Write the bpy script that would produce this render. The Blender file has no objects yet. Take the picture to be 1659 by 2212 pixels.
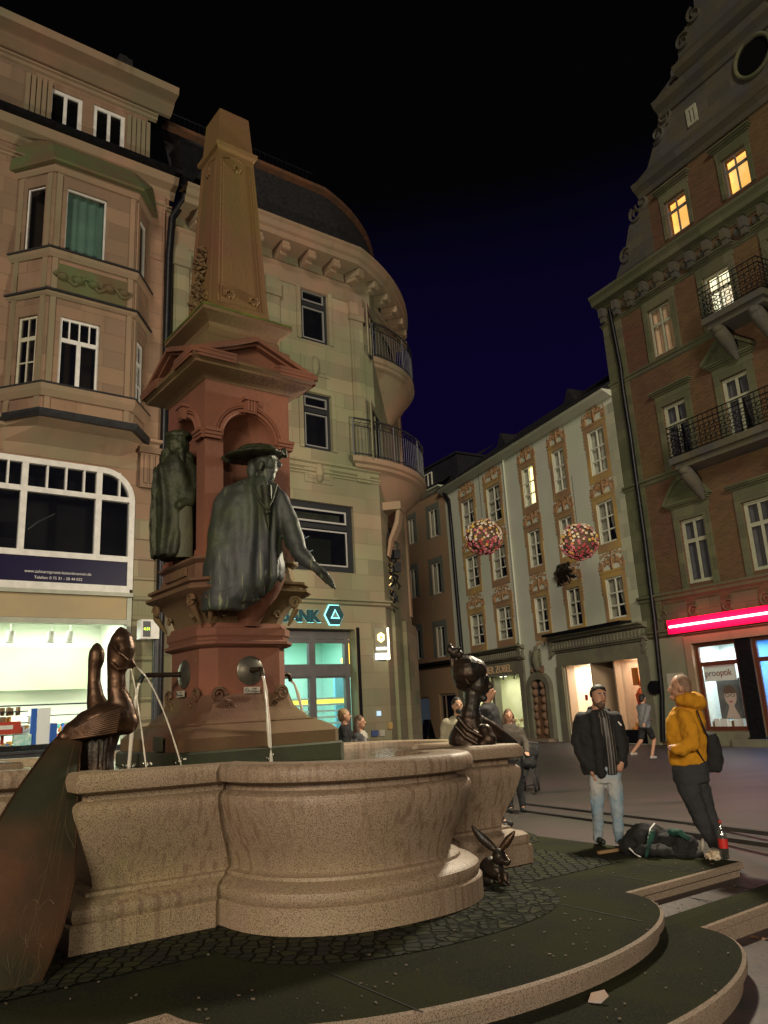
import bpy, bmesh, math, random
from mathutils import Vector, Matrix, noise
random.seed(7)
C = bpy.context.scene.collection
SC = bpy.context.scene
V = Vector
def rad(a): return math.radians(a)
# ---------------------------------------------------------------- camera
F=1662.; CX,CY=829.5,1106.; CH=1.62
TH,RO=rad(14.3),rad(3.07)
fw=V((0,math.cos(TH),math.sin(TH))); r0=V((1,0,0)); u0=r0.cross(fw)
CR=math.cos(RO)*r0-math.sin(RO)*u0; CU=math.cos(RO)*u0+math.sin(RO)*r0
O=V((0,0,CH))
cam=bpy.data.objects.new('camera',bpy.data.cameras.new('camera')); C.objects.link(cam)
m=Matrix((CR,CU,-fw)).transposed().to_4x4(); m.translation=O
cam.matrix_world=m
cam.data.sensor_fit='HORIZONTAL'; cam.data.sensor_width=36; cam.data.lens=36*F/1659
cam.data.clip_start=.05; cam.data.clip_end=600
SC.camera=cam
# ---------------------------------------------------------------- world: night sky, navy near the roofs, black overhead
W=bpy.data.worlds.new('World'); SC.world=W; W.use_nodes=True
nt=W.node_tree; nt.nodes.clear()
tc=nt.nodes.new('ShaderNodeTexCoord'); sx=nt.nodes.new('ShaderNodeSeparateXYZ'); rp=nt.nodes.new('ShaderNodeValToRGB')
nz=nt.nodes.new('ShaderNodeTexNoise'); nz.inputs['Scale'].default_value=2.5; nz.inputs['Detail'].default_value=2
ad=nt.nodes.new('ShaderNodeMath'); ad.operation='MULTIPLY_ADD'; ad.inputs[1].default_value=.08
bg=nt.nodes.new('ShaderNodeBackground'); wo=nt.nodes.new('ShaderNodeOutputWorld')
nt.links.new(tc.outputs['Generated'],sx.inputs[0]); nt.links.new(tc.outputs['Generated'],nz.inputs[0])
nt.links.new(nz.outputs[0],ad.inputs[0]); nt.links.new(sx.outputs[2],ad.inputs[2]); nt.links.new(ad.outputs[0],rp.inputs[0])
e=rp.color_ramp.elements
e[0].position=.42; e[0].color=(.0020,.0009,.0112,1)
e[1].position=.64; e[1].color=(.0006,.0006,.0007,1)
x=e.new(.55); x.color=(.0015,.0009,.0072,1)
nt.links.new(rp.outputs[0],bg.inputs[0]); bg.inputs[1].default_value=1.0
nt.links.new(bg.outputs[0],wo.inputs[0])
SC.view_settings.view_transform='Standard'; SC.view_settings.look='None'
SC.view_settings.exposure=.62; SC.view_settings.gamma=1
# ---------------------------------------------------------------- light
def sun(el,az,st,col,ang):
    l=bpy.data.lights.new('sun','SUN'); l.energy=st; l.color=col; l.angle=rad(ang)
    o=bpy.data.objects.new('sun',l); C.objects.link(o)
    d=V((math.sin(rad(az))*math.cos(rad(el)),-math.cos(rad(az))*math.cos(rad(el)),math.sin(rad(el))))
    o.rotation_euler=d.to_track_quat('Z','Y').to_euler(); return o
sun(17,-5,1.0,(1,.86,.66),14)       # the even glow of the square's lanterns behind the viewer
def lamp(loc,w,col,r=.25):  # unseen point lights, added for brightness near the ground fading towards the roofs
    l=bpy.data.lights.new('added_fill_light','POINT'); l.energy=w; l.color=col; l.shadow_soft_size=r
    o=bpy.data.objects.new('added_fill_light',l); C.objects.link(o); o.location=loc; return o
lamp((5.5,-3.5,4.2),620,(1,.80,.56),.3)
lamp((-6.,-1.5,4.4),650,(1,.74,.50),.3)
lamp((3.2,12.,5.4),1500,(1,.87,.64),.3)
# ---------------------------------------------------------------- frames and pixel helpers
def ray(x,y):
    d=fw*F+CR*(x-CX)-CU*(y-CY); return d.normalized()
U=V((.791,.612,0)); Vv=V((.612,-.791,0))
def uv(a,b,z=0): return U*a+Vv*b+V((0,0,z))
def til(a): return -.02*(min(max(a,0),8)-3)
def gpt(x,y,z=0):
    d=ray(x,y); return O+d*((z-CH)/d.z)
class PL:
    def __init__(s,p0,d,n): s.p0=V(p0); s.d=V(d).normalized(); s.n=V(n).normalized()
    def px(s,x,y,o=0):
        r=ray(x,y); t=((s.p0+s.n*o-O).dot(s.n))/r.dot(s.n); p=O+r*t
        return ((p-s.p0).dot(s.d),p.z)
    def P(s,a,z,o=0):
        q=s.p0+s.d*a+s.n*o; return V((q.x,q.y,z))
# ---------------------------------------------------------------- mesh helpers
RL={}
NOSPLIT={'engraved_barbs','frosted_stripes','scroll_carving','console_carving','rosette','gilding','ironwork','figures','chain_and_collar','notice_symbol','panel_border','polished_edge','shield','roof_railing','balcony_railing','carved_panel','curtain','frame','apron_stones','shop_interior','carved_trophy'}
class MB:
    def __init__(s): s.v=[]; s.f=[]
    def add(s,vs,fs):
        n=len(s.v); s.v+=[V(p) for p in vs]; s.f+=[tuple(i+n for i in f) for f in fs]; return s
    def quad(s,a,b,c,d): return s.add([a,b,c,d],[(0,1,2,3)])
    def hexa(s,q): return s.add(q,[(0,3,2,1),(4,5,6,7),(0,1,5,4),(1,2,6,5),(2,3,7,6),(3,0,4,7)])
    def box(s,c,h,rz=0,ax=None):
        M_=Matrix.Rotation(rz,3,'Z') if ax is None else ax
        q=[V(c)+M_@V((h[0]*a,h[1]*b,h[2]*k)) for k in(-1,1) for a,b in((-1,-1),(1,-1),(1,1),(-1,1))]
        return s.hexa(q)
    def pb(s,p,s0,s1,z0,z1,o0,o1):
        q=[p.P(a,z,o) for z in(z0,z1) for a,o in((s0,o0),(s0,o1),(s1,o1),(s1,o0))]
        return s.hexa(q)
    def prism(s,p,pts,o0,o1):
        n=len(pts); q=[p.P(a,z,o0) for a,z in pts]+[p.P(a,z,o1) for a,z in pts]
        return s.add(q,[tuple(range(n))[::-1],tuple(range(n,2*n))]+[(i,(i+1)%n,(i+1)%n+n,i+n) for i in range(n)])
    def tube(s,pts,r,n=8,cap=True,flat=None):
        pts=[V(p) for p in pts]; k=len(pts); rs=r if isinstance(r,(list,tuple)) else [r]*k
        base=len(s.v); pr=None
        for i,p in enumerate(pts):
            t=(pts[min(i+1,k-1)]-pts[max(i-1,0)]); t=t.normalized() if t.length>1e-9 else V((0,0,1))
            if pr is None:
                a=V((0,0,1)) if abs(t.z)<.9 else V((1,0,0))
                x=t.cross(a).normalized()
            else:
                x=(pr-t*pr.dot(t)).normalized()
            y=t.cross(x); pr=x
            for j in range(n):
                an=2*math.pi*j/n; s.v.append(p+x*math.cos(an)*rs[i]+y*math.sin(an)*rs[i]*(flat or 1))
        for i in range(k-1):
            for j in range(n):
                a=base+i*n+j; b=base+i*n+(j+1)%n; s.f.append((a,b,b+n,a+n))
        if cap:
            s.f.append(tuple(base+j for j in range(n))[::-1]); s.f.append(tuple(base+(k-1)*n+j for j in range(n)))
        return s
    def loft(s,rings,cap=True):
        n=len(rings[0]); b=len(s.v)
        for r in rings: s.v+=[V(p) for p in r]
        for i in range(len(rings)-1):
            for j in range(n):
                a=b+i*n+j; c=b+i*n+(j+1)%n; s.f.append((a,c,c+n,a+n))
        if cap:
            s.f.append(tuple(b+j for j in range(n))[::-1]); s.f.append(tuple(b+(len(rings)-1)*n+j for j in range(n)))
        return s
    def lathe(s,c,prof,n=24,cap=True):
        return s.loft([[V(c)+V((r*math.cos(2*math.pi*j/n),r*math.sin(2*math.pi*j/n),z)) for j in range(n)] for r,z in prof],cap)
    def ell(s,c,rr,ax=None,n=14,k=9):
        ax=ax or Matrix.Identity(3); R=[]
        for i in range(k+1):
            th=math.pi*(i+.001)/(k+.002)-math.pi/2
            R.append([V(c)+ax@V((rr[0]*math.cos(th)*math.cos(2*math.pi*j/n),rr[1]*math.cos(th)*math.sin(2*math.pi*j/n),rr[2]*math.sin(th))) for j in range(n)])
        return s.loft(R)
    def clusters(s):
        n=len(s.v); p=list(range(n))
        def fd(a):
            while p[a]!=a: p[a]=p[p[a]]; a=p[a]
            return a
        for f in s.f:
            a=fd(f[0])
            for i in f[1:]: p[fd(i)]=a
        g={}
        for f in s.f: g.setdefault(fd(f[0]),[]).append(f)
        it=[]
        for fs in g.values():
            ids={i for f in fs for i in f}; xs=[s.v[i] for i in ids]
            it.append([[min(v[k] for v in xs)-.012 for k in range(3)],[max(v[k] for v in xs)+.012 for k in range(3)],fs])
        if len(it)>700: return [s.f]
        m=len(it); q=list(range(m))
        def f2(a):
            while q[a]!=a: q[a]=q[q[a]]; a=q[a]
            return a
        for i in range(m):
            for j in range(i):
                if all(it[i][0][k]<=it[j][1][k] and it[j][0][k]<=it[i][1][k] for k in range(3)): q[f2(i)]=f2(j)
        out={}
        for i in range(m): out.setdefault(f2(i),[]).extend(it[i][2])
        return list(out.values())
    def shear(s,f=None):
        for p in s.v: p.z+=til(p.dot(U))
        return s
    def out(s,name,mt,par=None,org=None,sm=None,label=None,cat=None,group=None,kind=None):
        if par is not None and kind is None and name not in NOSPLIT:
            cl=s.clusters()
            if 1<len(cl)<=100:
                nm_=name[:-1] if name.endswith('s') and not name.endswith('ss') else name
                for fs in cl:
                    ids=sorted({i for f in fs for i in f}); mp={i:k for k,i in enumerate(ids)}
                    q=MB(); q.v=[s.v[i] for i in ids]; q.f=[tuple(mp[i] for i in f) for f in fs]
                    r_=q.out(nm_,mt,par,None,sm,label,None,group,'_one')
                return r_
        if kind=='_one': kind=None
        me=bpy.data.meshes.new(name); off=V((0,0,0))
        if par is not None: off=RL[par.name]
        elif org is not None: off=V(org)
        me.from_pydata([p-off for p in s.v],[],s.f); me.update()
        if sm is not None: smooth(me,sm)
        return link(name,me,mt,par,off,label,cat,group,kind)
def smooth(me,a):
    me.polygons.foreach_set('use_smooth',[True]*len(me.polygons))
    me.set_sharp_from_angle(angle=rad(a))
def link(name,me,mt,par,off,label=None,cat=None,group=None,kind=None):
    o=bpy.data.objects.new(name,me); C.objects.link(o)
    if mt: me.materials.append(mt)
    if par is not None: o.parent=par
    else: o.location=off
    RL[o.name]=off
    if label: o['label']=label
    if cat: o['category']=cat
    if group: o['group']=group
    if kind: o['kind']=kind
    return o
def root(name,loc,label,cat,group=None):
    o=bpy.data.objects.new(name,None); C.objects.link(o); o.location=loc; o.empty_display_size=.2
    RL[o.name]=V(loc); o['label']=label; o['category']=cat
    if group: o['group']=group
    return o
def blob(mb,name,mt,par=None,vox=.02,org=None,it=4,fold=None,label=None,cat=None,group=None,sm=60):
    "merge overlapping closed shapes into one continuous skin"
    me=bpy.data.meshes.new('tmp'); off=RL[par.name] if par is not None else (V(org) if org is not None else V((0,0,0)))
    me.from_pydata([p-off for p in mb.v],[],mb.f); me.update()
    t=bpy.data.objects.new('tmp',me); C.objects.link(t)
    r=t.modifiers.new('r','REMESH'); r.mode='VOXEL'; r.voxel_size=vox
    if it:
        q=t.modifiers.new('s','SMOOTH'); q.iterations=it; q.factor=.5
    dg=bpy.context.evaluated_depsgraph_get(); ev=t.evaluated_get(dg)
    nm=bpy.data.meshes.new_from_object(ev); nm.name=name
    bpy.data.objects.remove(t); bpy.data.meshes.remove(me)
    if fold:
        nm.update(); ns=[v.normal.copy() for v in nm.vertices]
        for v,n in zip(nm.vertices,ns):
            v.co+=n*fold(v.co+off)
    smooth(nm,sm); nm.materials.clear()
    return link(name,nm,mt,par,off,label,cat,group)
# ---------------------------------------------------------------- materials
def newmat(name):
    m=bpy.data.materials.new(name); m.use_nodes=True; return m,m.node_tree,m.node_tree.nodes['Principled BSDF']
def M(name,c1,c2=None,sc=2.,rough=.8,metal=0,bs=None,bst=.4,bd=.01,lo=.38,hi=.62,c3=None,sc3=.5,det=5,spec=.4,speck=None,streak=None,coat=0,joints=None,slope=1.):
    m,t,b=newmat(name); N=t.nodes; L=t.links
    b.inputs['Roughness'].default_value=rough; b.inputs['Metallic'].default_value=metal
    b.inputs['Specular IOR Level'].default_value=spec; b.inputs['Coat Weight'].default_value=coat; b.inputs['Coat Roughness'].default_value=.15
    g=N.new('ShaderNodeTexCoord'); col=None
    def rgb(c): x=N.new('ShaderNodeRGB'); x.outputs[0].default_value=(*c,1); return x.outputs[0]
    def mixc(a,bb,f,mode='MIX'):
        x=N.new('ShaderNodeMix'); x.data_type='RGBA'; x.blend_type=mode
        L.new(f,x.inputs[0]) if not isinstance(f,(int,float)) else setattr(x.inputs[0],'default_value',f)
        L.new(a,x.inputs[6]); L.new(bb,x.inputs[7]); return x.outputs[2]
    def noi(s,d=det,vec=None,lo=lo,hi=hi,dist=0):
        n=N.new('ShaderNodeTexNoise'); n.inputs['Scale'].default_value=s; n.inputs['Detail'].default_value=d; n.inputs['Distortion'].default_value=dist
        L.new(vec or g.outputs['Object'],n.inputs['Vector'])
        r=N.new('ShaderNodeMapRange'); r.inputs[1].default_value=lo; r.inputs[2].default_value=hi; L.new(n.outputs[0],r.inputs[0]); return r.outputs[0]
    col=rgb(c1)
    if c2: col=mixc(col,rgb(c2),noi(sc))
    if c3: col=mixc(col,rgb(c3),noi(sc3,3))
    if streak:
        mp=N.new('ShaderNodeMapping'); mp.inputs['Scale'].default_value=streak[1]; L.new(g.outputs['Object'],mp.inputs[0])
        sf=noi(1,4,mp.outputs[0],streak[2],streak[3]); mk=noi(.55,2,None,.42,.62)
        mu=N.new('ShaderNodeMath'); mu.operation='MULTIPLY'; L.new(sf,mu.inputs[0]); L.new(mk,mu.inputs[1])
        col=mixc(col,rgb(streak[0]),mu.outputs[0])
    if speck:
        v=N.new('ShaderNodeTexNoise'); v.inputs['Scale'].default_value=speck[1]; v.inputs['Detail'].default_value=1; L.new(g.outputs['Object'],v.inputs[0])
        r=N.new('ShaderNodeMapRange'); r.inputs[1].default_value=.5; r.inputs[2].default_value=.62; L.new(v.outputs[0],r.inputs[0])
        col=mixc(col,rgb(speck[0]),r.outputs[0])
    hj=None
    if joints:
        d,bw,bh,jc=joints
        def dot(vec):
            q=N.new('ShaderNodeVectorMath'); q.operation='DOT_PRODUCT'; L.new(g.outputs['Object'],q.inputs[0]); q.inputs[1].default_value=vec; return q.outputs['Value']
        cb=N.new('ShaderNodeCombineXYZ'); L.new(dot(d),cb.inputs[0]); L.new(dot((0,0,1)),cb.inputs[1])
        k=N.new('ShaderNodeTexBrick'); k.inputs['Scale'].default_value=1; k.inputs['Brick Width'].default_value=bw; k.inputs['Row Height'].default_value=bh
        k.inputs['Mortar Size'].default_value=.008 if bh>.12 else .006; k.inputs['Mortar Smooth'].default_value=.3
        k.inputs['Color1'].default_value=(1,1,1,1); k.inputs['Color2'].default_value=(.70,.71,.74,1); k.inputs['Mortar'].default_value=(jc,jc,jc,1)
        L.new(cb.outputs[0],k.inputs[0]); col=mixc(col,k.outputs[0],1.,'MULTIPLY'); hj=k.outputs['Fac']
    L.new(col,b.inputs['Base Color'])
    if bs:
        n=N.new('ShaderNodeTexNoise'); n.inputs['Scale'].default_value=bs; n.inputs['Detail'].default_value=6; L.new(g.outputs['Object'],n.inputs[0])
        bp=N.new('ShaderNodeBump'); bp.inputs['Strength'].default_value=bst; bp.inputs['Distance'].default_value=bd
        L.new(n.outputs[0],bp.inputs['Height'])
        if hj:
            b2=N.new('ShaderNodeBump'); b2.inputs['Strength'].default_value=.6; b2.inputs['Distance'].default_value=.012; b2.invert=True
            L.new(hj,b2.inputs['Height']); L.new(bp.outputs[0],b2.inputs['Normal']); bp=b2
        L.new(bp.outputs[0],b.inputs['Normal'])
    return m
def EM(name,c,st,c2=None,sc=3):
    m,t,b=newmat(name); b.inputs['Base Color'].default_value=(*[min(.8,k) for k in c],1)
    b.inputs['Emission Color'].default_value=(*c,1); b.inputs['Emission Strength'].default_value=st; b.inputs['Roughness'].default_value=.6
    if c2:
        g=t.nodes.new('ShaderNodeTexCoord'); n=t.nodes.new('ShaderNodeTexNoise'); n.inputs['Scale'].default_value=sc; n.inputs['Detail'].default_value=2
        r=t.nodes.new('ShaderNodeValToRGB'); r.color_ramp.elements[0].position=.4; r.color_ramp.elements[1].position=.6
        r.color_ramp.elements[0].color=(*c,1); r.color_ramp.elements[1].color=(*c2,1)
        t.links.new(g.outputs['Object'],n.inputs[0]); t.links.new(n.outputs[0],r.inputs[0]); t.links.new(r.outputs[0],b.inputs['Emission Color'])
    return m
def glass(name,tint,refl=.12,rough=.03,opaq=.25,dark=(.01,.011,.012)):
    m,t,b=newmat(name); N=t.nodes; L=t.links; N.remove(b)
    o=N['Material Output']; tr=N.new('ShaderNodeBsdfTransparent'); tr.inputs[0].default_value=(*tint,1)
    df=N.new('ShaderNodeBsdfDiffuse'); df.inputs[0].default_value=(*dark,1)
    gl=N.new('ShaderNodeBsdfGlossy'); gl.inputs['Roughness'].default_value=rough; gl.inputs[0].default_value=(.9,.9,.9,1)
    a=N.new('ShaderNodeMixShader'); a.inputs[0].default_value=opaq; L.new(tr.outputs[0],a.inputs[1]); L.new(df.outputs[0],a.inputs[2])
    c=N.new('ShaderNodeMixShader'); c.inputs[0].default_value=refl; L.new(a.outputs[0],c.inputs[1]); L.new(gl.outputs[0],c.inputs[2]); L.new(c.outputs[0],o.inputs[0])
    return m
dU=tuple(U)
m_sandL=M('pink_sandstone',(.34,.205,.135),(.265,.165,.11),1.3,.9,bs=14,bd=.006,c3=(.25,.175,.115),sc3=.35,streak=((.16,.10,.06),(1.5,1.5,.2),.55,.75),joints=(dU,1.1,.42,.72))
m_sandB=M('green_sandstone',(.30,.28,.175),(.34,.235,.165),.9,.9,bs=14,bd=.006,c3=(.20,.215,.12),sc3=.3,streak=((.15,.12,.07),(1.5,1.5,.2),.58,.8),joints=(dU,1.2,.45,.75))
m_sandtrim=M('sandstone_trim',(.31,.195,.13),(.26,.18,.12),1.5,.9,bs=20,bd=.008,c3=(.21,.18,.115),sc3=.5,streak=((.13,.10,.055),(2,2,.3),.55,.78))
m_mossst=M('mossy_stone',(.095,.12,.05),(.12,.085,.045),1.4,.95,bs=18,bd=.01)
m_slate=M('dark_slate',(.016,.016,.018),(.03,.03,.032),9,.75,bs=25,bd=.01,spec=.2)
m_black=M('black_metal',(.012,.013,.016),(.02,.02,.024),8,.4,.6,bs=30,bd=.002)
m_zinc=M('dark_zinc',(.035,.038,.045),(.05,.05,.055),5,.45,.5)
m_white=M('white_paint',(.72,.72,.70),(.62,.62,.60),6,.5,bs=40,bd=.001)
m_cream=M('cream_window_paint',(.55,.54,.42),(.47,.46,.36),5,.55)
m_beige=M('beige_render',(.42,.33,.19),(.36,.30,.19),1.4,.85,bs=30,bd=.003)
m_navy=M('navy_panel',(.010,.008,.040),(.012,.009,.045),2,.4,spec=.15)
m_orange=M('orange_plaster',(.32,.19,.10),(.27,.17,.095),.8,.93,bs=22,bd=.004,c3=(.25,.18,.11),sc3=.3)
m_greyst=M('grey_green_stone',(.17,.17,.11),(.14,.13,.10),1.4,.9,bs=18,bd=.008,streak=((.09,.09,.06),(2,2,.3),.55,.8))
w1=V((-.4848,.8746,0)); n1=V((-.8746,-.4848,0))
m_whitepl=M('white_plaster',(.58,.61,.50),(.54,.54,.46),.6,.92,bs=16,bd=.004,c3=(.50,.55,.43),sc3=.25,streak=((.36,.34,.24),(1.,1.,.2),.6,.85))
m_ochre=M('ochre_paint',(.46,.31,.09),(.38,.27,.11),1.5,.9,bs=20,bd=.004,c3=(.28,.17,.10),sc3=.5)
m_ochre2=M('brown_ochre_ornament',(.30,.165,.075),(.36,.22,.12),5,.9,bs=20,bd=.01)
m_brick=M('red_brick',(.120,.056,.033),(.105,.054,.036),3,.9,bs=30,bd=.004,c3=(.125,.080,.034),sc3=.35,joints=(tuple(w1),.24,.075,1.35))
m_quoin=M('olive_quoin_stone',(.135,.135,.07),(.115,.105,.075),1.2,.92,bs=16,bd=.01,c3=(.10,.11,.055),sc3=.4,joints=(tuple(w1),.9,.4,.6))
m_gable=M('grey_gable_stone',(.085,.082,.075),(.10,.09,.055),1.1,.92,bs=14,bd=.012,joints=(tuple(w1),.9,.4,.7))
m_granite=M('speckled_granite',(.37,.275,.20),(.34,.29,.15),1.1,.52,bs=60,bst=.6,bd=.006,speck=((.15,.105,.07),120),c3=(.31,.235,.17),sc3=.5,streak=((.20,.135,.09),(19,19,.25),.52,.62),spec=.5)
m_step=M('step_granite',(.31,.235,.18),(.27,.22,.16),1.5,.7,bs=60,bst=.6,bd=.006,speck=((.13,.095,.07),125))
m_tread=M('shaded_green_tread',(.026,.029,.015),(.019,.020,.018),1.1,.95,bs=50,bd=.003,spec=.06,lo=.42,hi=.58,speck=((.034,.036,.018),70),streak=((.045,.028,.018),(.8,.8,.8),.60,.75))  # same granite as the risers; shade on the flat tops put into the colour
m_redst=M('red_sandstone',(.235,.092,.052),(.18,.066,.05),1.4,.88,bs=22,bd=.008,c3=(.145,.066,.040),sc3=.8,streak=((.09,.046,.03),(3,3,.5),.55,.8))
m_redst2=M('brown_sandstone',(.145,.078,.042),(.11,.055,.036),1.8,.9,bs=22,bd=.012,c3=(.14,.10,.045),sc3=.8)
m_obel=M('ochre_sandstone',(.15,.118,.020),(.15,.10,.03),1.2,.9,bs=20,bd=.01,c3=(.15,.075,.04),sc3=.45,streak=((.085,.085,.02),(3,3,.4),.5,.75))
m_moss=M('green_moss',(.10,.13,.012),(.07,.08,.02),6,.95,bs=40,bd=.02)
m_greenst=M('algae_stone',(.055,.065,.035),(.045,.045,.03),2,.8,bs=20,bd=.01)
m_patina=M('bronze_patina',(.048,.066,.033),(.032,.040,.030),3,.55,.15,bs=25,bd=.01,streak=((.20,.23,.13),(16,16,.5),.60,.68),c3=(.045,.05,.055),sc3=1.1)
m_patina2=M('dark_green_patina',(.038,.046,.022),(.022,.026,.016),5,.55,.35,bs=25,bd=.02)
m_bronze=M('brown_polished_bronze',(.11,.062,.036),(.065,.04,.027),5,.40,.75,bs=22,bd=.012)
m_bronzed=M('dark_bronze',(.055,.05,.04),(.03,.032,.034),5,.42,.7,bs=25,bd=.015,c3=(.05,.032,.022),sc3=3)
m_tail=M('dull_brown_bronze',(.105,.050,.026),(.075,.042,.024),2.5,.5,.35,bs=10,bd=.008,c3=(.034,.036,.020),sc3=.9,lo=.4,hi=.6)
m_disc=M('grey_disc_bronze',(.17,.155,.12),(.12,.12,.10),4,.35,.7,bs=12,bd=.004)
m_water=M('dark_water',(.008,.011,.006),None,rough=.06,bs=7,bst=.5,bd=.03,spec=.6)
m_jet,_,b_=newmat('falling_water'); b_.inputs['Base Color'].default_value=(.85,.82,.7,1); b_.inputs['Roughness'].default_value=.12; b_.inputs['Transmission Weight'].default_value=.25; b_.inputs['IOR'].default_value=1.33; b_.inputs['Coat Weight'].default_value=1
g_dark=glass('dark_window_glass',(.5,.52,.52),.10,.05,.35)
g_teal=glass('teal_curtained_glass',(.5,.6,.58),.10,.06,.2,(.03,.06,.05))
g_clear=glass('clear_shop_glass',(.95,.97,.96),.03,.02,.02)
m_void=M('dark_room',(.025,.025,.026),(.04,.04,.04),2,.9)
m_curt=M('pale_curtain',(.42,.41,.33),(.34,.33,.27),5,.9)
g_lite=glass('light_window_glass',(.85,.86,.84),.07,.05,.08)
# ================================================================ ground
def cobble(name,c1,c2,scale,joint,wob=.02):
    m,t,b=newmat(name); N=t.nodes; L=t.links
    g=N.new('ShaderNodeTexCoord'); v=N.new('ShaderNodeTexVoronoi'); v.feature='DISTANCE_TO_EDGE'; v.inputs['Scale'].default_value=scale; v.inputs['Randomness'].default_value=.55
    v2=N.new('ShaderNodeTexVoronoi'); v2.inputs['Scale'].default_value=scale; v2.inputs['Randomness'].default_value=.55
    L.new(g.outputs['Object'],v.inputs[0]); L.new(g.outputs['Object'],v2.inputs[0])
    r=N.new('ShaderNodeMapRange'); r.inputs[1].default_value=.02; r.inputs[2].default_value=.12; L.new(v.outputs[0],r.inputs[0])
    a=N.new('ShaderNodeMix'); a.data_type='RGBA'; a.inputs[6].default_value=(*c1,1); a.inputs[7].default_value=(*c2,1)
    s=N.new('ShaderNodeSeparateColor'); L.new(v2.outputs['Color'],s.inputs[0]); L.new(s.outputs[0],a.inputs[0])
    c=N.new('ShaderNodeMix'); c.data_type='RGBA'; c.inputs[6].default_value=(*joint,1); L.new(r.outputs[0],c.inputs[0]); L.new(a.outputs[2],c.inputs[7]); L.new(c.outputs[2],b.inputs['Base Color'])
    bp=N.new('ShaderNodeBump'); bp.inputs['Strength'].default_value=.9; bp.inputs['Distance'].default_value=wob; L.new(r.outputs[0],bp.inputs['Height']); L.new(bp.outputs[0],b.inputs['Normal'])
    b.inputs['Roughness'].default_value=.85; b.inputs['Specular IOR Level'].default_value=.12; return m
m_cob=cobble('fountain_cobbles',(.040,.044,.020),(.026,.027,.026),9.5,(.004,.006,.002),.03)
m_ground=M('square_paving',(.066,.054,.050),(.046,.048,.036),.7,.55,bs=16,bd=.012,c3=(.085,.054,.058),sc3=.16,streak=((.030,.032,.026),(.25,1.6,1),.48,.62),joints=((.2,.98,0),3.2,1.4,.55))
def gh(u_,v_):
    k=[(-6.4,0),(-4.7,-.13),(-4.25,-.17),(-4.0,-.33),(10,-.36)]
    if v_<=k[0][0]: z=0
    else:
        z=k[-1][1]
        for (a,za),(b,zb) in zip(k,k[1:]):
            if a<=v_<=b: z=za+(zb-za)*(v_-a)/(b-a); break
    return z-.012+til(u_)
us=[-200,-60,-20,-8,-3,0]+[.5*i for i in range(1,33)]+[20,30,60,200]; vs=[-200,-60,-30,-18,-12,-9,-8]+[-7.5+.25*i for i in range(24)]+[-1,0,3,8,25,60,200]
g=MB(); g.v=[uv(a,b,gh(a,b)) for a in us for b in vs]
n=len(vs); g.f=[(i*n+j,(i+1)*n+j,(i+1)*n+j+1,i*n+j+1)[::-1] for i in range(len(us)-1) for j in range(n-1)]
g.out('ground',m_ground,sm=60,kind='structure')
FC_=(4.2,-8.65)      # fountain centre in uv
# platform and step outlines: straight run, elliptical lobe, straight run (front), closed far behind
def outline(vs_,a,b,uc,ul,ur,back=-14.5,n=64):
    p=[(ul,vs_)]
    for i in range(n+1):
        th=math.pi-math.pi*i/n; p.append((uc+a*math.cos(th),vs_+b*math.sin(th)))
    p+=[(ur,vs_),(ur,back),(ul,back)]
    return p
def slab(pts,z0,z1,lip):
    "a tread with an overhanging rounded nosing"
    c=V((sum(p[0] for p in pts)/len(pts),sum(p[1] for p in pts)/len(pts)))
    def off(d):
        o=[]; n=len(pts)
        for i in range(n):
            a=V(pts[i-1]); b=V(pts[i]); e_=V(pts[(i+1)%n]); t1=(b-a); t2=(e_-b)
            if t1.length<1e-6: t1=t2
            if t2.length<1e-6: t2=t1
            t=(t1.normalized()+t2.normalized()); t=t.normalized() if t.length>1e-6 else t1.normalized()
            nn=V((-t.y,t.x)); o.append(b+nn*d)
        return o
    A=[off(-.05),off(-.05),off(-.035),off(-.002),off(0),off(-.004),off(-.03)]
    Z=[z0,z1-.085,z1-.075,z1-.065,z1-.035,z1-.012,z1]
    return [[uv(p.x,p.y,z) for p in r] for r,z in zip(A,Z)],off
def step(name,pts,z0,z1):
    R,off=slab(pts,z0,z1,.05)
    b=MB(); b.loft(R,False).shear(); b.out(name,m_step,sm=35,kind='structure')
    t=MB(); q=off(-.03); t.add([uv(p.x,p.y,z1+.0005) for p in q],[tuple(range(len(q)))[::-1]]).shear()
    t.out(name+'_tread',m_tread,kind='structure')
up=outline(-4.68,2.12,1.07,4.0,-1.5,8.05)
lo=outline(-3.96,2.14,.98,3.95,-1.5,11.5,back=-4.3)
step('platform_step',up,-.4,0)
step('lower_step',lo,-.6,-.155)
# far side lobe of the platform (flush paving) and cobble ring round the basin
def ring(name,out,inn,z,mt):
    b=MB(); n=len(out); b.v=[uv(*p,z) for p in out]+[uv(*p,z) for p in inn]
    b.f=[(i,(i+1)%n,(i+1)%n+n,i+n)[::-1] for i in range(n)]; b.shear().out(name,mt,kind='structure')
def quat(P_,L_,a,b,o=0,n=28):
    "four piers with an elliptical lobe on each side; P_ half width of square, o grows it outwards"
    pts=[]
    for k in range(4):
        e2=lambda t:(math.copysign(abs(math.cos(t))**.86,math.cos(t)),abs(math.sin(t))**.86)
        s=[(-(P_+o),P_+o),(-(a+o)-.055,P_+o),(-(a+o)-.008,P_+o-.05)]+[((a+o)*e2(math.pi-math.pi*i/n)[0],P_+o+b*e2(math.pi-math.pi*i/n)[1]) for i in range(n+1)]+[((a+o)+.008,P_+o-.05),((a+o)+.055,P_+o)]
        c_,s_=math.cos(-math.pi/2*k),math.sin(-math.pi/2*k)
        pts+=[(FC_[0]+x*c_-y*s_,FC_[1]+x*s_+y*c_) for x,y in s]
    return pts
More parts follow.
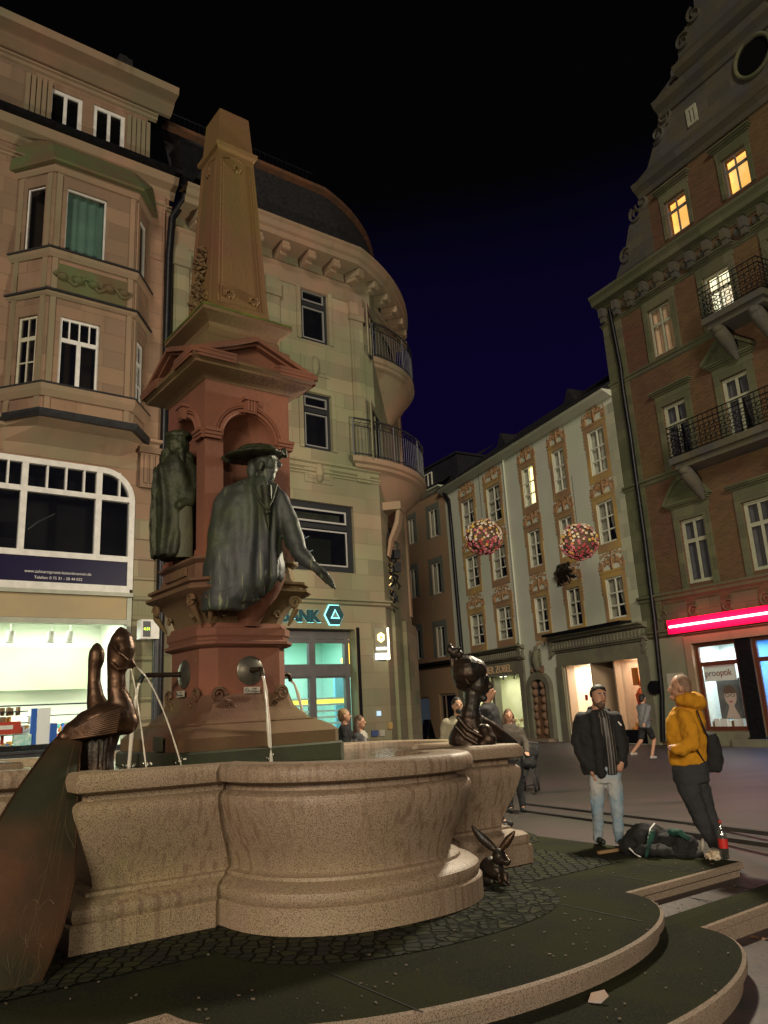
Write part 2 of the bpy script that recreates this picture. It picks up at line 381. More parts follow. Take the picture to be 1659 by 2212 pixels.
ring('cobble_ring',quat(3.05,0,1.55,1.02,.02),quat(2.2,0,1.1,1.1),.006,m_cob)
jb=MB()
for u_,v0,v1 in ((2.95,-5.3,-3.72),(1.0,-6.2,-4.75),(5.35,-4.8,-4.0)):
    jb.hexa([uv(a,b,z) for z in(.001,.0045) for a,b in((u_,v0),(u_+.012,v0),(u_+.012,v1),(u_,v1))])
jb.shear().out('platform_joints',M('black_joint',(.006,.006,.006)),kind='structure')
# radial slab joints in the treads and scattered grit
jt=MB()
def jline(p,q,z,w=.006):
    d=(q-p).normalized(); s=d.cross(V((0,0,1)))*w; z=V((0,0,z)); jt.hexa([p-s+z,q-s+z,q+s+z,p+s+z]+[x+z+V((0,0,.0035)) for x in(p-s,q-s,q+s,p+s)])
for a in (6.6,7.3): jline(uv(a,-5.3),uv(a,-4.73),.001); jline(uv(a+.3,-4.62),uv(a+.3,-4.0),-.154)
jt.shear().out('tread_joints',M('dark_joint',(.008,.009,.006)),kind='structure')
gr=MB(); random.seed(77)
for i in range(260):
    a=random.uniform(1.2,9); b_=random.uniform(-5.6,-3.0); z=0 if b_<-4.6 or abs((a-4)/2.27)**2+abs((b_+4.68)/1.08)**2<.95 else -.15
    if z<0 and (b_>-3.96 and abs((a-3.95)/2.35)**2+abs((b_+3.96)/1.04)**2>.93): continue
    s=random.uniform(.004,.013); gr.box(uv(a,b_,z+.006),(s,s*random.uniform(.3,1),.003),rz=random.uniform(0,3))
gr.shear().out('grit_and_litter',M('grit',(.14,.12,.09),(.06,.05,.03),60),kind='stuff',label='tiny pale grit and crumbs scattered over the step treads',cat='grit')
# drainage line in the square
db=MB()
for a,b in (((1128,1733),(1659,1795)),((1128,1748),(1560,1806))):
    p=gpt(*a,-.08); q=gpt(*b,-.08); d=(q-p).normalized(); s=d.cross(V((0,0,1)))*.05; q=q+d*8
    db.hexa([p-s+V((0,0,-.05)),q-s+V((0,0,-.05)),q+s+V((0,0,-.05)),p+s+V((0,0,-.05)),p-s,q-s,q+s,p+s])
db.out('drain_channel',M('drain_stone',(.032,.031,.03),(.035,.03,.028),4,.7),kind='structure')
# ================================================================ fountain basin
fo=uv(*FC_,0)
RB=root('fountain_basin',fo+V((0,0,-.02)),'pink speckled granite basin with four bulging lobes and corner piers around the column','fountain basin')
prof=[(0,-.15),(0,.18),(-.012,.195),(-.03,.2),(-.02,.215),(-.012,.25),(-.02,.29),(-.06,.325),(-.13,.342),(-.145,.35),(-.15,.375),(-.20,.385),(-.215,.40),(-.205,.46),(-.165,.56),(-.11,.68),(-.065,.80),(-.038,.90),(-.03,.96),(-.04,.99),(-.07,1.015),(-.125,1.025),(-.13,1.035),(-.13,1.07),(-.12,1.078),(-.10,1.08),(-.095,1.085),(-.03,1.09),(-.012,1.10),(-.005,1.13),(-.005,1.17),(-.015,1.205),(-.035,1.23),(-.06,1.238),(-.30,1.238),(-.32,1.225),(-.33,1.2),(-.33,.6)]
PW=2.41
b=MB(); b.loft([[uv(*p,z) for p in quat(PW,0,1.23,1.04,o)] for o,z in prof],False).shear()
b.out('basin',m_granite,RB,sm=32)
w=MB(); q=quat(PW,0,1.23,1.04,-.335); w.add([uv(*p,1.15) for p in q],[tuple(range(len(q)))[::-1]]).shear(); w.out('water_surface',m_water,RB)
# ================================================================ fountain column
RC=root('fountain_column',fo+V((0,0,-.02)),'red sandstone fountain column with arched niches, gables and a tall tapering obelisk on top','fountain column')
def cs(w,c,z,wu=None): # chamfered square ring
    return [uv(FC_[0]+a*w,FC_[1]+b*w,z) for a,b in ((-1,-1+c),(-1,1-c),(-1+c,1),(1-c,1),(1,1-c),(1,-1+c),(1-c,-1),(-1+c,-1))]
def stack(prof,c): 
    b=MB(); b.loft([cs(w,(c/w if w>0 else 0),z) for w,z in prof]); return b
stack([(1.02,.6),(1.02,1.27),(1.0,1.29)],.12).out('plinth',m_greenst,RC,sm=30)
stack([(.98,1.292),(.98,1.42),(.93,1.47),(.85,1.52),(.80,1.545),(.80,1.56),(.745,1.565),(.72,1.60),(.66,1.66),(.61,1.72),(.585,1.80),(.57,1.86)],.12).out('base_moulding',m_redst2,RC,sm=30)
b=stack([(.55,1.86),(.55,2.38),(.60,2.40),(.62,2.42),(.62,2.45),(.58,2.47),(.585,2.50),(.60,2.52),(.60,2.60),(.575,2.61),(.56,2.66)],.16); b.out('shaft',m_redst,RC,sm=30)
stack([(.53,2.66),(.55,2.74),(.62,2.86),(.70,2.96),(.78,3.0),(.80,3.02),(.80,3.05),(.74,3.06),(.745,3.09),(.78,3.11),(.78,3.14),(.68,3.16),(.66,3.2),(.64,3.34),(.67,3.36),(.69,3.38),(.69,3.41),(.60,3.42)],.16).out('console',m_redst2,RC,sm=30)
# niche block with two visible arched niches cut in
blk=stack([(.575,3.4),(.575,5.62)],.001)
def bmesh_tmp(mb):
    me=bpy.data.meshes.new('t'); me.from_pydata(mb.v,[],mb.f); me.update()
    bm=bmesh.new(); bm.from_mesh(me); bmesh.ops.recalc_face_normals(bm,faces=bm.faces); bm.to_mesh(me); bm.free(); o=bpy.data.objects.new('t',me); C.objects.link(o); return o
bo=bmesh_tmp(blk)
kill=[bo]
for k,(nx,tx) in enumerate(((Vv,U),(-U,Vv))):
    c0=fo+nx*.62; kb=MB(); rr=.34; dp=.36
    pts=[(rr*math.cos(math.pi*i/16),4.90+rr*math.sin(math.pi*i/16)) for i in range(17)]+[(-rr,3.5),(rr,3.5)]
    n=len(pts); R=[]
    for dd,sc in ((.12,1),(-.10,1),(-.22,.86),(-.31,.62),(-.35,.3)):
        R.append([c0+nx*dd+tx*(x*sc)+V((0,0,(4.90+(z-4.90)*sc) if z>4.9 else z)) for x,z in pts])
    kb.loft(R); ko=bmesh_tmp(kb); kill.append(ko)
    md=bo.modifiers.new('b','BOOLEAN'); md.operation='DIFFERENCE'; md.object=ko; md.solver='EXACT'
dg=bpy.context.evaluated_depsgraph_get(); nm=bpy.data.meshes.new_from_object(bo.evaluated_get(dg)); nm.name='niche_block'
for o in kill: bpy.data.objects.remove(o)
nm.transform(Matrix.Translation(-RL[RC.name])); smooth(nm,25); nm.materials.clear(); link('niche_block',nm,m_redst,RC,RL[RC.name])
for nx,tx in ((Vv,U),(-U,Vv)):
    b=MB()
    for rr,th,o in ((.38,.03,.02),(.46,.022,.014),(.43,.015,.03)):
        b.tube([fo+nx*(.575+o*.4)+tx*(rr*math.cos(math.pi*i/24))+V((0,0,4.90+rr*math.sin(math.pi*i/24))) for i in range(25)],th,6)
    b.out('niche_arch',m_redst,RC,sm=60)
    b=MB(); ax=Matrix((tx,nx,V((0,0,1)))).transposed()
    b.box(fo+nx*.60+V((0,0,5.34)),(.075,.05,.10),ax=ax); b.box(fo+nx*.62+V((0,0,5.42)),(.10,.06,.02),ax=ax)
    for i in (-1,0,1): b.box(fo+nx*.655+tx*(i*.04)+V((0,0,5.33)),(.012,.01,.07),ax=ax)
    b.out('keystone',m_redst,RC)
    for s in(-1,1):
        b=MB()
        for z,e in ((4.86,.03),(4.90,.045),(4.94,.06)): b.box(fo+nx*.55+tx*(s*.49)+V((0,0,z)),(.095+e*.3,.05+e,.019),ax=ax)
        b.box(fo+nx*.55+tx*(s*.49)+V((0,0,3.46)),(.11,.06,.05),ax=ax)
        b.out('capital',m_redst,RC)
# entablature and four gables
stack([(.585,5.60),(.60,5.62),(.62,5.64),(.66,5.66),(.76,5.68),(.80,5.70),(.80,5.73),(.84,5.76),(.85,5.79),(.70,5.80)],.001).out('entablature',m_redst2,RC,sm=30)
for nx,tx in ((Vv,U),(-U,Vv),(U,-Vv),(-Vv,-U)):
    b=MB(); p=PL(fo,tx,nx)
    b.prism(p,[(-.80,5.77),(.80,5.77),(0,6.10)],.30,.70)
    for h,o,t in ((0,.845,.05),(.045,.80,.035),(-.04,.79,.03)):
        for s in(-1,1):
            pts=[(s*.87,5.785+h),(s*.87,5.785+h+t*1.1),(0,6.13+h+t*1.1),(0,6.13+h)]
            if s>0: pts=pts[::-1]
            b.prism(p,pts,.30,o)
    b.out('gable',m_redst,RC)
stack([(.60,5.80),(.60,6.2),(.56,6.22),(.50,6.27),(.50,6.33),(.48,6.37),(.50,6.43),(.55,6.47),(.60,6.50),(.63,6.52),(.63,6.57),(.60,6.585),(.45,6.60),(.43,6.62),(.42,6.68)],.001).out('obelisk_base',m_redst2,RC,sm=30)
b=MB()
for (nx,tx) in ((Vv,U),(-U,Vv)):
    ax=Matrix((tx,nx,V((0,0,1)))).transposed(); b.box(fo+nx*.61+V((0,0,6.584)),(.62,.03,.012),ax=ax)
b.out('moss_strip',m_moss,RC)
stack([(.41,6.66),(.27,9.24),(.31,9.27),(.32,9.33),(.27,9.36),(.262,9.40),(.225,9.95),(.19,9.99)],.001).out('obelisk',m_obel,RC,sm=20)
for nx,tx in ((Vv,U),(-U,Vv)):          # raised border and ornaments of the obelisk panels
    b=MB()
    def q(a,z,o=.0): # point on inclined face
        w=.41+(z-6.66)*(.27-.41)/2.58; return fo+nx*(w+o)+tx*(a*w)+V((0,0,z))
    for k in (.82,.70): b.tube([q(-k,6.80),q(-k,9.10),q(0,9.18),q(k,9.10),q(k,6.80),q(-k,6.80)],.012 if k>.8 else .008,5)
    b.out('panel_border',m_obel,RC,sm=50)
    b=MB()
    for a,z in ((-.45,6.95),(.45,6.95),(0,9.0)):
        for i in range(7): b.ell(q(a+.16*math.cos(i*.9),z+.05*math.sin(i*.9),.005),(.03,.03,.03),n=7,k=5)
    b.out('rosette',m_obel,RC,sm=60)
random.seed(3)
b=MB()
for i in range(90):                      # carved trophy on the left side
    t=random.random(); z=6.78+t*1.0; a=random.gauss(0,.30)*(1.1-t*.5)
    w=.41+(z-6.66)*(.27-.41)/2.58; p=fo-U*(w+.03*random.random())+Vv*(a*w)+V((0,0,z))
    q2=p+V((0,0,random.uniform(-.09,.09)))+Vv*random.uniform(-.06,.06)
    b.tube([p,(p+q2)/2-U*random.uniform(.01,.07),q2],[.012,random.uniform(.02,.045),.010],6)
b.out('carved_trophy',m_redst2,RC,sm=60)
# scrolls and carved ornament on the base, carved console faces
def curl(b,p0,tx,nx,r,turn,sgn,th):
    pts=[]
    for i in range(26):
        a=turn*math.pi*2*i/25; q=r*(1-.75*i/25)
        pts.append(p0+tx*(sgn*q*math.cos(a))+V((0,0,q*math.sin(a)))+nx*.01)
    b.tube(pts,[th*(1-.4*i/25) for i in range(26)],6)
for nx,tx in ((Vv,U),(-U,Vv)):
    b=MB()
    for s in(-1,1):
        curl(b,fo+nx*.575+tx*(s*.40)+V((0,0,1.86)),tx,nx,.085,1.5,-s,.024)
        curl(b,fo+nx*.60+tx*(s*.27)+V((0,0,1.74)),tx,nx,.05,1.3,s,.016)
        b.tube([fo+nx*.60+tx*(s*(.33-.05*i))+V((0,0,1.80-.03*i+.02*math.sin(i*1.7))) for i in range(6)],[.02,.022,.018,.016,.013,.008],6)
    b.out('scroll_carving',m_redst2,RC,sm=60)
    b=MB()
    for s in(-1,1):
        curl(b,fo+nx*.70+tx*(s*.52)+V((0,0,2.90)),tx,nx,.075,1.6,s,.03)
        b.tube([fo+nx*(.70-.05*i*.6)+tx*(s*(.55-.012*i))+V((0,0,2.84-.05*i)) for i in range(5)],[.04,.038,.03,.024,.014],7)
        curl(b,fo+nx*.60+tx*(s*.34)+V((0,0,2.76)),tx,nx,.05,1.3,-s,.018)
    for i in range(-4,5): b.box(fo+nx*.68+tx*(i*.07)+V((0,0,3.27)),(.018,.02,.05),ax=Matrix((tx,nx,V((0,0,1)))).transposed())
    b.out('console_carving',m_redst2,RC,sm=60)
# bracket under the front figure
b=MB(); b.loft([[fo+Vv*(o+dn)+U*(a)+V((0,0,z)) for a,dn in ((-w,-.3),(-w,0),(-w*.6,.08),(w*.6,.08),(w,0),(w,-.3))] for z,o,w in ((2.62,.55,.10),(2.72,.60,.15),(2.85,.72,.20),(3.0,.86,.24),(3.12,.92,.27),(3.2,.93,.28))])
b.out('bracket',m_redst,RC,sm=40)
def splash(p,par,n=16,R=.10):
    b=MB(); rs=random.Random(int(abs(p.x*100)))
    for i in range(n):
        a=rs.uniform(0,6.28); r=rs.uniform(.01,R); h=rs.uniform(.0,.09)*(1-r/R); q=rs.uniform(.003,.007); b.ell(V((p.x+r*math.cos(a),p.y+r*math.sin(a),p.z+.03+h)),(q,q,q*1.5),n=6,k=4)
    b.out('splash_drops',m_jet,par,sm=60,kind='stuff')
# spouts: disc, pipe, small plate on each of three visible-side faces
def spout(nx,tx,L_,z,drop):
    c=fo+nx*.552+V((0,0,z)); d=MB(); R=[]
    for r,o in ((.165,.0),(.165,.012),(.15,.022),(.10,.035),(.045,.05)):
        R.append([c+nx*o+tx*(r*math.cos(2*math.pi*j/28))+V((0,0,r*math.sin(2*math.pi*j/28)))for j in range(28)])
    d.loft(R); dd=d.out('spout_disc',m_disc,RC,sm=40)
    s=MB(); s.tube([c+nx*.03,c+nx*.10,c+nx*(L_*.85),c+nx*(L_*.95)+V((0,0,-.01)),c+nx*L_+V((0,0,-.06)),c+nx*(L_+.005)+V((0,0,-.085))],[.036,.027,.027,.030,.026,.028],12)
    s.out('spout_pipe',m_bronzed,dd,sm=50)
    x0=c+nx*L_+V((0,0,-.08)); pts=[]
    H_=x0.z-1.13
    for i in range(15):
        t=i/14; pts.append(x0+nx*(drop*t)+V((0,0,-H_*t*t)))
    w=MB(); w.tube(pts,[.016+.010*math.sin(i*1.3)*.3+i*.0006 for i in range(15)],8)
    w.out('water_jet',m_jet,dd,sm=60); splash(pts[-1],dd)
spout(Vv,U,.30,2.12,.16); spout(-U,Vv,.52,2.12,.10); spout(U,-Vv,.30,2.10,.25)
m_plate=M('pale_plate',(.42,.40,.33),(.36,.34,.28),8,.5)
m_ink=M('dark_lettering',(.04,.05,.045))
def text(s,size,mt,par,name,p,tx,upv,ext=.004,align='CENTER',org=None,label=None,cat=None,bold=0.,width=None):
    cu=bpy.data.curves.new('t','FONT'); cu.body=s; cu.size=size; cu.extrude=ext; cu.align_x=align; cu.align_y='CENTER'; cu.offset=bold
    t=bpy.data.objects.new('t',cu); C.objects.link(t)
    dg=bpy.context.evaluated_depsgraph_get(); me=bpy.data.meshes.new_from_object(t.evaluated_get(dg)); me.name=name
    bpy.data.objects.remove(t)
    if width:
        xs=[v.co.x for v in me.vertices]; k=width/(max(xs)-min(xs)); me.transform(Matrix.Diagonal((k,k,1,1)))
    tx=V(tx).normalized(); upv=V(upv).normalized(); nn=tx.cross(upv)
    m_=Matrix((tx,upv,nn)).transposed().to_4x4(); m_.translation=V(p)
    off=RL[par.name] if par is not None else V(org or (0,0,0))
    me.transform(Matrix.Translation(-off)@m_); me.materials.clear()
    return link(name,me,mt,par,off,label,cat)
for nx,tx,a in ((Vv,U,.0),(-U,Vv,.0)):
    b=MB(); ax=Matrix((tx,nx,V((0,0,1)))).transposed(); c=fo+nx*.60+tx*a+V((0,0,1.90)); b.box(c,(.10,.008,.034),ax=ax)
    pl_=b.out('drinking_notice',m_plate,RC)
    sg=1 if nx is Vv else 1
    text('Kein\nTrinkwasser',.030,m_ink,pl_,'notice_lettering',c+nx*.010+tx*.03,tx,(0,0,1),.001)
    r=MB(); r.tube([c+nx*.012-tx*.068+tx*(.022*math.cos(i*math.pi/8))+V((0,0,.022*math.sin(i*math.pi/8))) for i in range(17)],.003,5)
    r.tube([c+nx*.012-tx*.084+V((0,0,.014)),c+nx*.012-tx*.052+V((0,0,-.014))],.003,5); r.out('notice_symbol',m_ink,pl_)
b=MB(); b.box(fo-U*1.03+Vv*.45+V((0,0,1.38)),(.11,.012,.075),ax=Matrix((Vv,-U,V((0,0,1)))).transposed()); b.out('stone_plaque',m_greenst,RC)
# ================================================================ facades
class Wall:
    "a wall sheet with real openings and reveals"
    def __init__(s,pl,s0,s1,z0,z1,o=0,th=.32): s.pl,s.s0,s.s1,s.z0,s.z1,s.o,s.th=pl,s0,s1,z0,z1,o,th; s.h=[]
    def px(s,TL,BR,o=None):
        a,z1=s.pl.px(*TL,s.o if o is None else o); b,z0=s.pl.px(*BR,s.o if o is None else o); return (a,b,z0,z1)
    def hole(s,r): s.h.append(r); return r
    def build(s,name,mt,par,reveal=True):
        S=sorted({s.s0,s.s1}|{x for h in s.h for x in h[:2] if s.s0<x<s.s1}); Z=sorted({s.z0,s.z1}|{x for h in s.h for x in h[2:] if s.z0<x<s.z1})
        b=MB()
        for i in range(len(S)-1):
            for j in range(len(Z)-1):
                c=((S[i]+S[i+1])/2,(Z[j]+Z[j+1])/2)
                if any(h[0]<c[0]<h[1] and h[2]<c[1]<h[3] for h in s.h): continue
                b.quad(*[s.pl.P(a,z,s.o) for a,z in((S[i],Z[j]),(S[i+1],Z[j]),(S[i+1],Z[j+1]),(S[i],Z[j+1]))])
        for a0,a1,z0,z1 in s.h:
            a0,a1=max(a0,s.s0),min(a1,s.s1)
            for q in (((a0,z0),(a0,z1)),((a1,z0),(a1,z1)),((a0,z1),(a1,z1)),((a0,z0),(a1,z0))):
                (p,r),(t,u_)=q; b.quad(s.pl.P(p,r,s.o),s.pl.P(t,u_,s.o),s.pl.P(t,u_,s.o-s.th),s.pl.P(p,r,s.o-s.th))
        return b.out(name,mt,par)
INT={}
def frame(b,pl,r,vs,hs,bw,o,d=.06,arch=None):
    a0,a1,z0,z1=r
    b.pb(pl,a0,a0+bw,z0,z1,o-d,o); b.pb(pl,a1-bw,a1,z0,z1,o-d,o)
    b.pb(pl,a0+bw,a1-bw,z1-bw,z1,o-d,o-.002); b.pb(pl,a0+bw,a1-bw,z0,z0+bw,o-d,o-.002)
    W_,H_=a1-a0,z1-z0
    for f in vs:
        if isinstance(f,tuple): x,zz0,zz1,w_=f
        else: x,zz0,zz1,w_=f,0,1,bw*.8
        b.pb(pl,a0+W_*x-w_/2,a0+W_*x+w_/2,z0+bw+(H_-2*bw)*zz0,z0+bw+(H_-2*bw)*zz1,o-d,o-.006)
    for f in hs:
        z,w_=f if isinstance(f,tuple) else (f,bw*.9)
        b.pb(pl,a0+bw,a1-bw,z0+H_*z-w_/2,z0+H_*z+w_/2,o-d,o-.010)
def win(B,w,r,vs=(.5,),hs=(.68,),fr=None,gl=None,bw=.06,o=-.16,curt=None,lit=None,room=True,d=.06,sill=None,depth=.9):
    w.hole(r); o=w.o+o; pl=w.pl; fr=fr or m_white; gl=gl or g_dark
    b=MB(); frame(b,pl,r,vs,hs,bw,o,d); W_=b.out('window',fr,B)
    a0,a1,z0,z1=r
    g=MB(); g.quad(*[pl.P(a,z,o-d*.6) for a,z in((a0+bw,z0+bw),(a1-bw,z0+bw),(a1-bw,z1-bw),(a0+bw,z1-bw))]); g.out('pane',gl,W_)
    if curt:
        c=MB(); kind,cm=curt; n=22
        def sheet(x0,x1,f0,f1,zt,zb):
            P0=[];P1=[]
            for i in range(n+1):
                t=i/n; oo=o-.16+.022*math.sin(t*n*1.25)
                P0.append(pl.P(x0+(x1-x0)*t,zt,oo))
            rows=[P0]
            for k in range(1,7):
                q=k/6; xa=x0+(f0-x0)*q**2; xb=x1+(f1-x1)*q**2
                rows.append([pl.P(xa+(xb-xa)*i/n,zt+(zb-zt)*q,o-.16+.022*math.sin(i*1.25)) for i in range(n+1)])
            base=len(c.v)
            for R in rows: c.v+=R
            for k in range(6):
                for i in range(n): q=base+k*(n+1)+i; c.f.append((q,q+1,q+n+2,q+n+1))
        m_=(a0+a1)/2; h_=z1-z0
        if kind=='drape':
            sheet(a0,m_,a0,a0+(m_-a0)*.35,z1,z0); sheet(m_,a1,a1-(a1-m_)*.35,a1,z1,z0)
        elif kind=='full': sheet(a0,a1,a0,a1,z1,z0)
        elif kind=='half': sheet(a0,a0+(a1-a0)*.45,a0,a0+(a1-a0)*.4,z1,z0)
        c.out('curtain',cm,W_)
    if room:
        mt=lit or m_void; k=MB(); dd=o-(.45 if lit else depth)
        k.quad(*[pl.P(a,z,dd) for a,z in((a0-.05,z0-.05),(a1+.05,z0-.05),(a1+.05,z1+.05),(a0-.05,z1+.05))])
        for p_,q_ in(((a0-.05,z0-.05),(a0-.05,z1+.05)),((a1+.05,z0-.05),(a1+.05,z1+.05)),((a0-.05,z1+.05),(a1+.05,z1+.05)),((a0-.05,z0-.05),(a1+.05,z0-.05))):
            k.quad(pl.P(*p_,dd),pl.P(*q_,dd),pl.P(*q_,w.o-w.th+.005),pl.P(*p_,w.o-w.th+.005))
        k.out('room',mt,W_)
    if sill:
        b=MB(); b.pb(pl,a0-.1,a1+.1,z0-.10,z0-.003,w.o-.02,w.o+.10); b.out('sill',sill,W_)
    return W_
def surround(B,w,r,mt,wd=.16,o=.05,hood=0,name='window_surround',foot=0):
    a0,a1,z0,z1=r; b=MB(); pl=w.pl; q=w.o
    b.pb(pl,a0-wd,a0-.004,z0-foot,z1+wd,q-.02,q+o); b.pb(pl,a1+.004,a1+wd,z0-foot,z1+wd,q-.02,q+o)
    b.pb(pl,a0-.004,a1+.004,z1+.004,z1+wd,q-.02,q+o)
    if hood:
        b.pb(pl,a0-wd-.04,a1+wd+.04,z1+wd+.004,z1+wd+.25,q-.02,q+.04)
        for i,(dz,oo) in enumerate(((.25,.10),(.31,.18),(.36,.24))): b.pb(pl,a0-wd-.02-oo*.7,a1+wd+.02+oo*.7,z1+wd+dz+.002*i,z1+wd+dz+.055,q-.02,q+oo)
    return b.out(name,mt,B)
def band(b,pl,a0,a1,z0,z1,o0,o1,prof=((0,0),(.25,.5),(.6,.6),(.75,1),(1,1))):
    "moulded horizontal band, profile (height fraction, projection fraction)"
    pts=[(o0,z0)]+[(o0+(o1-o0)*q,z0+(z1-z0)*h) for h,q in prof]+[(o0,z1)]
    for a,e_ in((a0,0),(a1,1)): pass
    n=len(pts); b.add([pl.P(a0,z,o) for o,z in pts]+[pl.P(a1,z,o) for o,z in pts],[tuple(range(n)),tuple(range(n,2*n))[::-1]]+[(i,i+n,(i+1)%n+n,(i+1)%n) for i in range(n)])
FL=PL(uv(0,-17.4),U,Vv)
px=FL.px
BL=root('townhouse_with_bay',FL.P(px(170,1500)[0],-.1),'pink sandstone townhouse with polygonal bay window and a dental practice over a lit shop','townhouse')
sR=px(352,1100)[0]          # right edge of the townhouse (downpipe)
zG=px(200,297,.45)[1]           # gutter line
WL=Wall(FL,px(-260,1000)[0],sR,-.5,zG)
zT=px(180,140,0)[1]
# attic storey in stone, a little behind the gutter
AT=Wall(FL,px(-260,500)[0],px(318,300,-.25)[0],zG-.3,zT+.2,o=-.25)
for TL,BR in(((107,186),(175,300)),((203,224),(268,332))):
    r=AT.px(TL,BR); r=(r[0],r[1],zG-.25,r[3]); win(BL,AT,r,(.5,),(),bw=.10,o=-.03)
r=AT.px((0,130),(60,262)); 
AT.build('attic_wall',m_sandL,BL)
b=MB(); e0=AT.s1
b.quad(FL.P(e0,zG-.3,-.25),FL.P(e0,zG-.3,-3),FL.P(e0,zT+.2,-3),FL.P(e0,zT+.2,-.25)); b.out('attic_side_wall',m_sandL,BL)
b=MB()
for cx in(76,298):
    a,_=px(cx,300,-.25)
    for i in range(-2,3): b.pb(FL,a+i*.13-.05,a+i*.13+.05,zG+.1,zT-.75,-.26,-.19)
b.out('fluted_pilasters',m_sandtrim,BL)
b=MB(); band(b,FL,AT.s0,e0+.25,zT-.62,zT-.42,-.26,-.12); band(b,FL,AT.s0,e0+.62,zT-.30,zT+.22,-.26,.42,((0,.15),(.3,.45),(.5,.55),(.6,.95),(1,1))); b.out('attic_cornice',m_sandtrim,BL)
b=MB()
ze=zT+.22
b.add([FL.P(AT.s0,ze,.40),FL.P(e0+.60,ze,.40),FL.P(e0-.9,ze+2.0,-2.2),FL.P(AT.s0,ze+2.0,-2.2),FL.P(e0+.60,ze,-4),FL.P(e0-.9,ze+2,-4)],[(0,1,2,3),(1,4,5,2)]); b.out('roof',m_slate,BL)
b=MB(); c=FL.P(px(268,130,-1.5)[0],0,-1.5); zc=px(268,168,-1.5)[1]; b.pb(FL,px(256,150,-1.5)[0],px(284,150,-1.5)[0],zc-1,zc+.65,-1.9,-1.4); b.pb(FL,px(258,150,-1.5)[0],px(274,150,-1.5)[0],zc+.655,zc+.8,-1.8,-1.5); b.out('chimney',m_slate,BL)
b=MB(); band(b,FL,WL.s0,sR+.2,zG-.16,zG+.02,-.1,.50,((0,.7),(.4,1),(1,1))); b.out('gutter',m_black,BL)
b=MB(); band(b,FL,WL.s0,sR+.12,zG-.66,zG-.17,-.02,.40,((0,.1),(.25,.3),(.4,.35),(.6,.8),(1,1))); band(b,FL,WL.s0,sR+.05,zG-1.05,zG-.9,-.02,.10); b.out('main_cornice',m_sandtrim,BL)
# oriel bay: three faces, two storeys
BO=.75
aL,aR=px(22,650)[0],px(318,750)[0]; ch=.62
zb1=px(180,560,BO)[1]; 
def bayring(o,z,gr=0): return [FL.P(aL-gr,z,0),FL.P(aL+ch-gr*.4,z,o),FL.P(aR-ch+gr*.4,z,o),FL.P(aR+gr,z,0),FL.P(aR+gr,z,-.3),FL.P(aL-gr,z,-.3)]
pls=[]
A_,B_,C_,D_=[FL.P(a,0,o) for a,o in((aL,0),(aL+ch,BO),(aR-ch,BO),(aR,0))]
def mkpl(p,q): d=(q-p).normalized(); n=V((d.y,-d.x,0)); return PL(p,d,n),(q-p).length
planes=[mkpl(A_,B_),mkpl(B_,C_),mkpl(C_,D_)]
BY=MB()
zs=dict(u1=px(180,416,BO)[1],u0=px(180,558,BO)[1],l1=px(170,692,BO)[1],l0=px(170,842,BO)[1])
zbot=px(170,905,BO)[1]; ztop=zs['u1']+.42
bayw=[]
for (p,L_),k in zip(planes,range(3)):
    w=Wall(p,0,L_,zbot,ztop,th=.25); f0,f1=((.30,.70) if k!=1 else (.0,.0))
    if k==1:
        ru=(p.px(142,480)[0],p.px(229,500)[0]); rl=(p.px(126,770)[0],p.px(213,790)[0])
    else: ru=rl=(L_*.26,L_*.76)
    teal=k>0
    win(BL,w,(ru[0],ru[1],zs['u0'],zs['u1']),() if k else (),() ,gl=g_lite if teal else g_dark,bw=.035 if k else .04,o=-.05,curt=('full',M('teal_blind',(.14,.26,.22),(.11,.21,.18),2) if k==1 else m_curt) if k else None)
    win(BL,w,(rl[0],rl[1],zs['l0'],zs['l1']),[(.5,0,.66,.09 if k==1 else .04)]+([(.25,.7,1,.03),(.5,.7,1,.03),(.75,.7,1,.03)] if k==1 else [(.5,.7,1,.03)]),[(.68,.10)]+([] if k==1 else [(.34,.03)]),bw=.06,o=-.05,fr=m_white if k else m_cream)
    w.build('bay_wall',m_sandL,BL); bayw.append(w)
b=MB()
for z0,z1,g0 in ((zs['u1']+.30,zs['u1']+.46,.10),(zs['u0']-.20,zs['u0']-.03,.12),(zs['l1']+.42,zs['l1']+.52,.10),(zs['l0']-.30,zs['l0']-.04,.14),(zbot-.02,zbot+.10,.10)):
    b.loft([bayring(BO+g0*.4,z0,g0*.4),bayring(BO+g0,(z0+z1)/2,g0),bayring(BO+g0,z1,g0)])
b.out('bay_mouldings',m_sandtrim,BL)
b=MB()
for z in (zs['u0']-.025,zs['l1']+.525,zs['l0']-.035): b.loft([bayring(BO+.15,z,.15),bayring(BO+.15,z+.04,.15),bayring(BO+.02,z+.06,.02)])
b.loft([bayring(BO+.16,zbot-.10,.16),bayring(BO+.22,zbot-.02,.22),bayring(BO+.22,zbot+.04,.22)],True)
b.out('lead_flashing',m_zinc,BL)
b=MB(); b.loft([bayring(BO+.22,zs['u1']+.465,.22),bayring(BO+.24,zs['u1']+.52,.24),bayring(.30,zs['u1']+1.45,.05),bayring(.12,zs['u1']+1.55,.0)]); b.out('bay_roof',m_mossst,BL)
b=MB(); b.loft([bayring(.02,zbot-.75,-.1),bayring(.10,zbot-.5,-.05),bayring(BO*.6,zbot-.2,.0),bayring(BO+.05,zbot-.10,.05)]); b.out('bay_corbel',m_sandtrim,BL)
p1=planes[1][0]; b=MB()
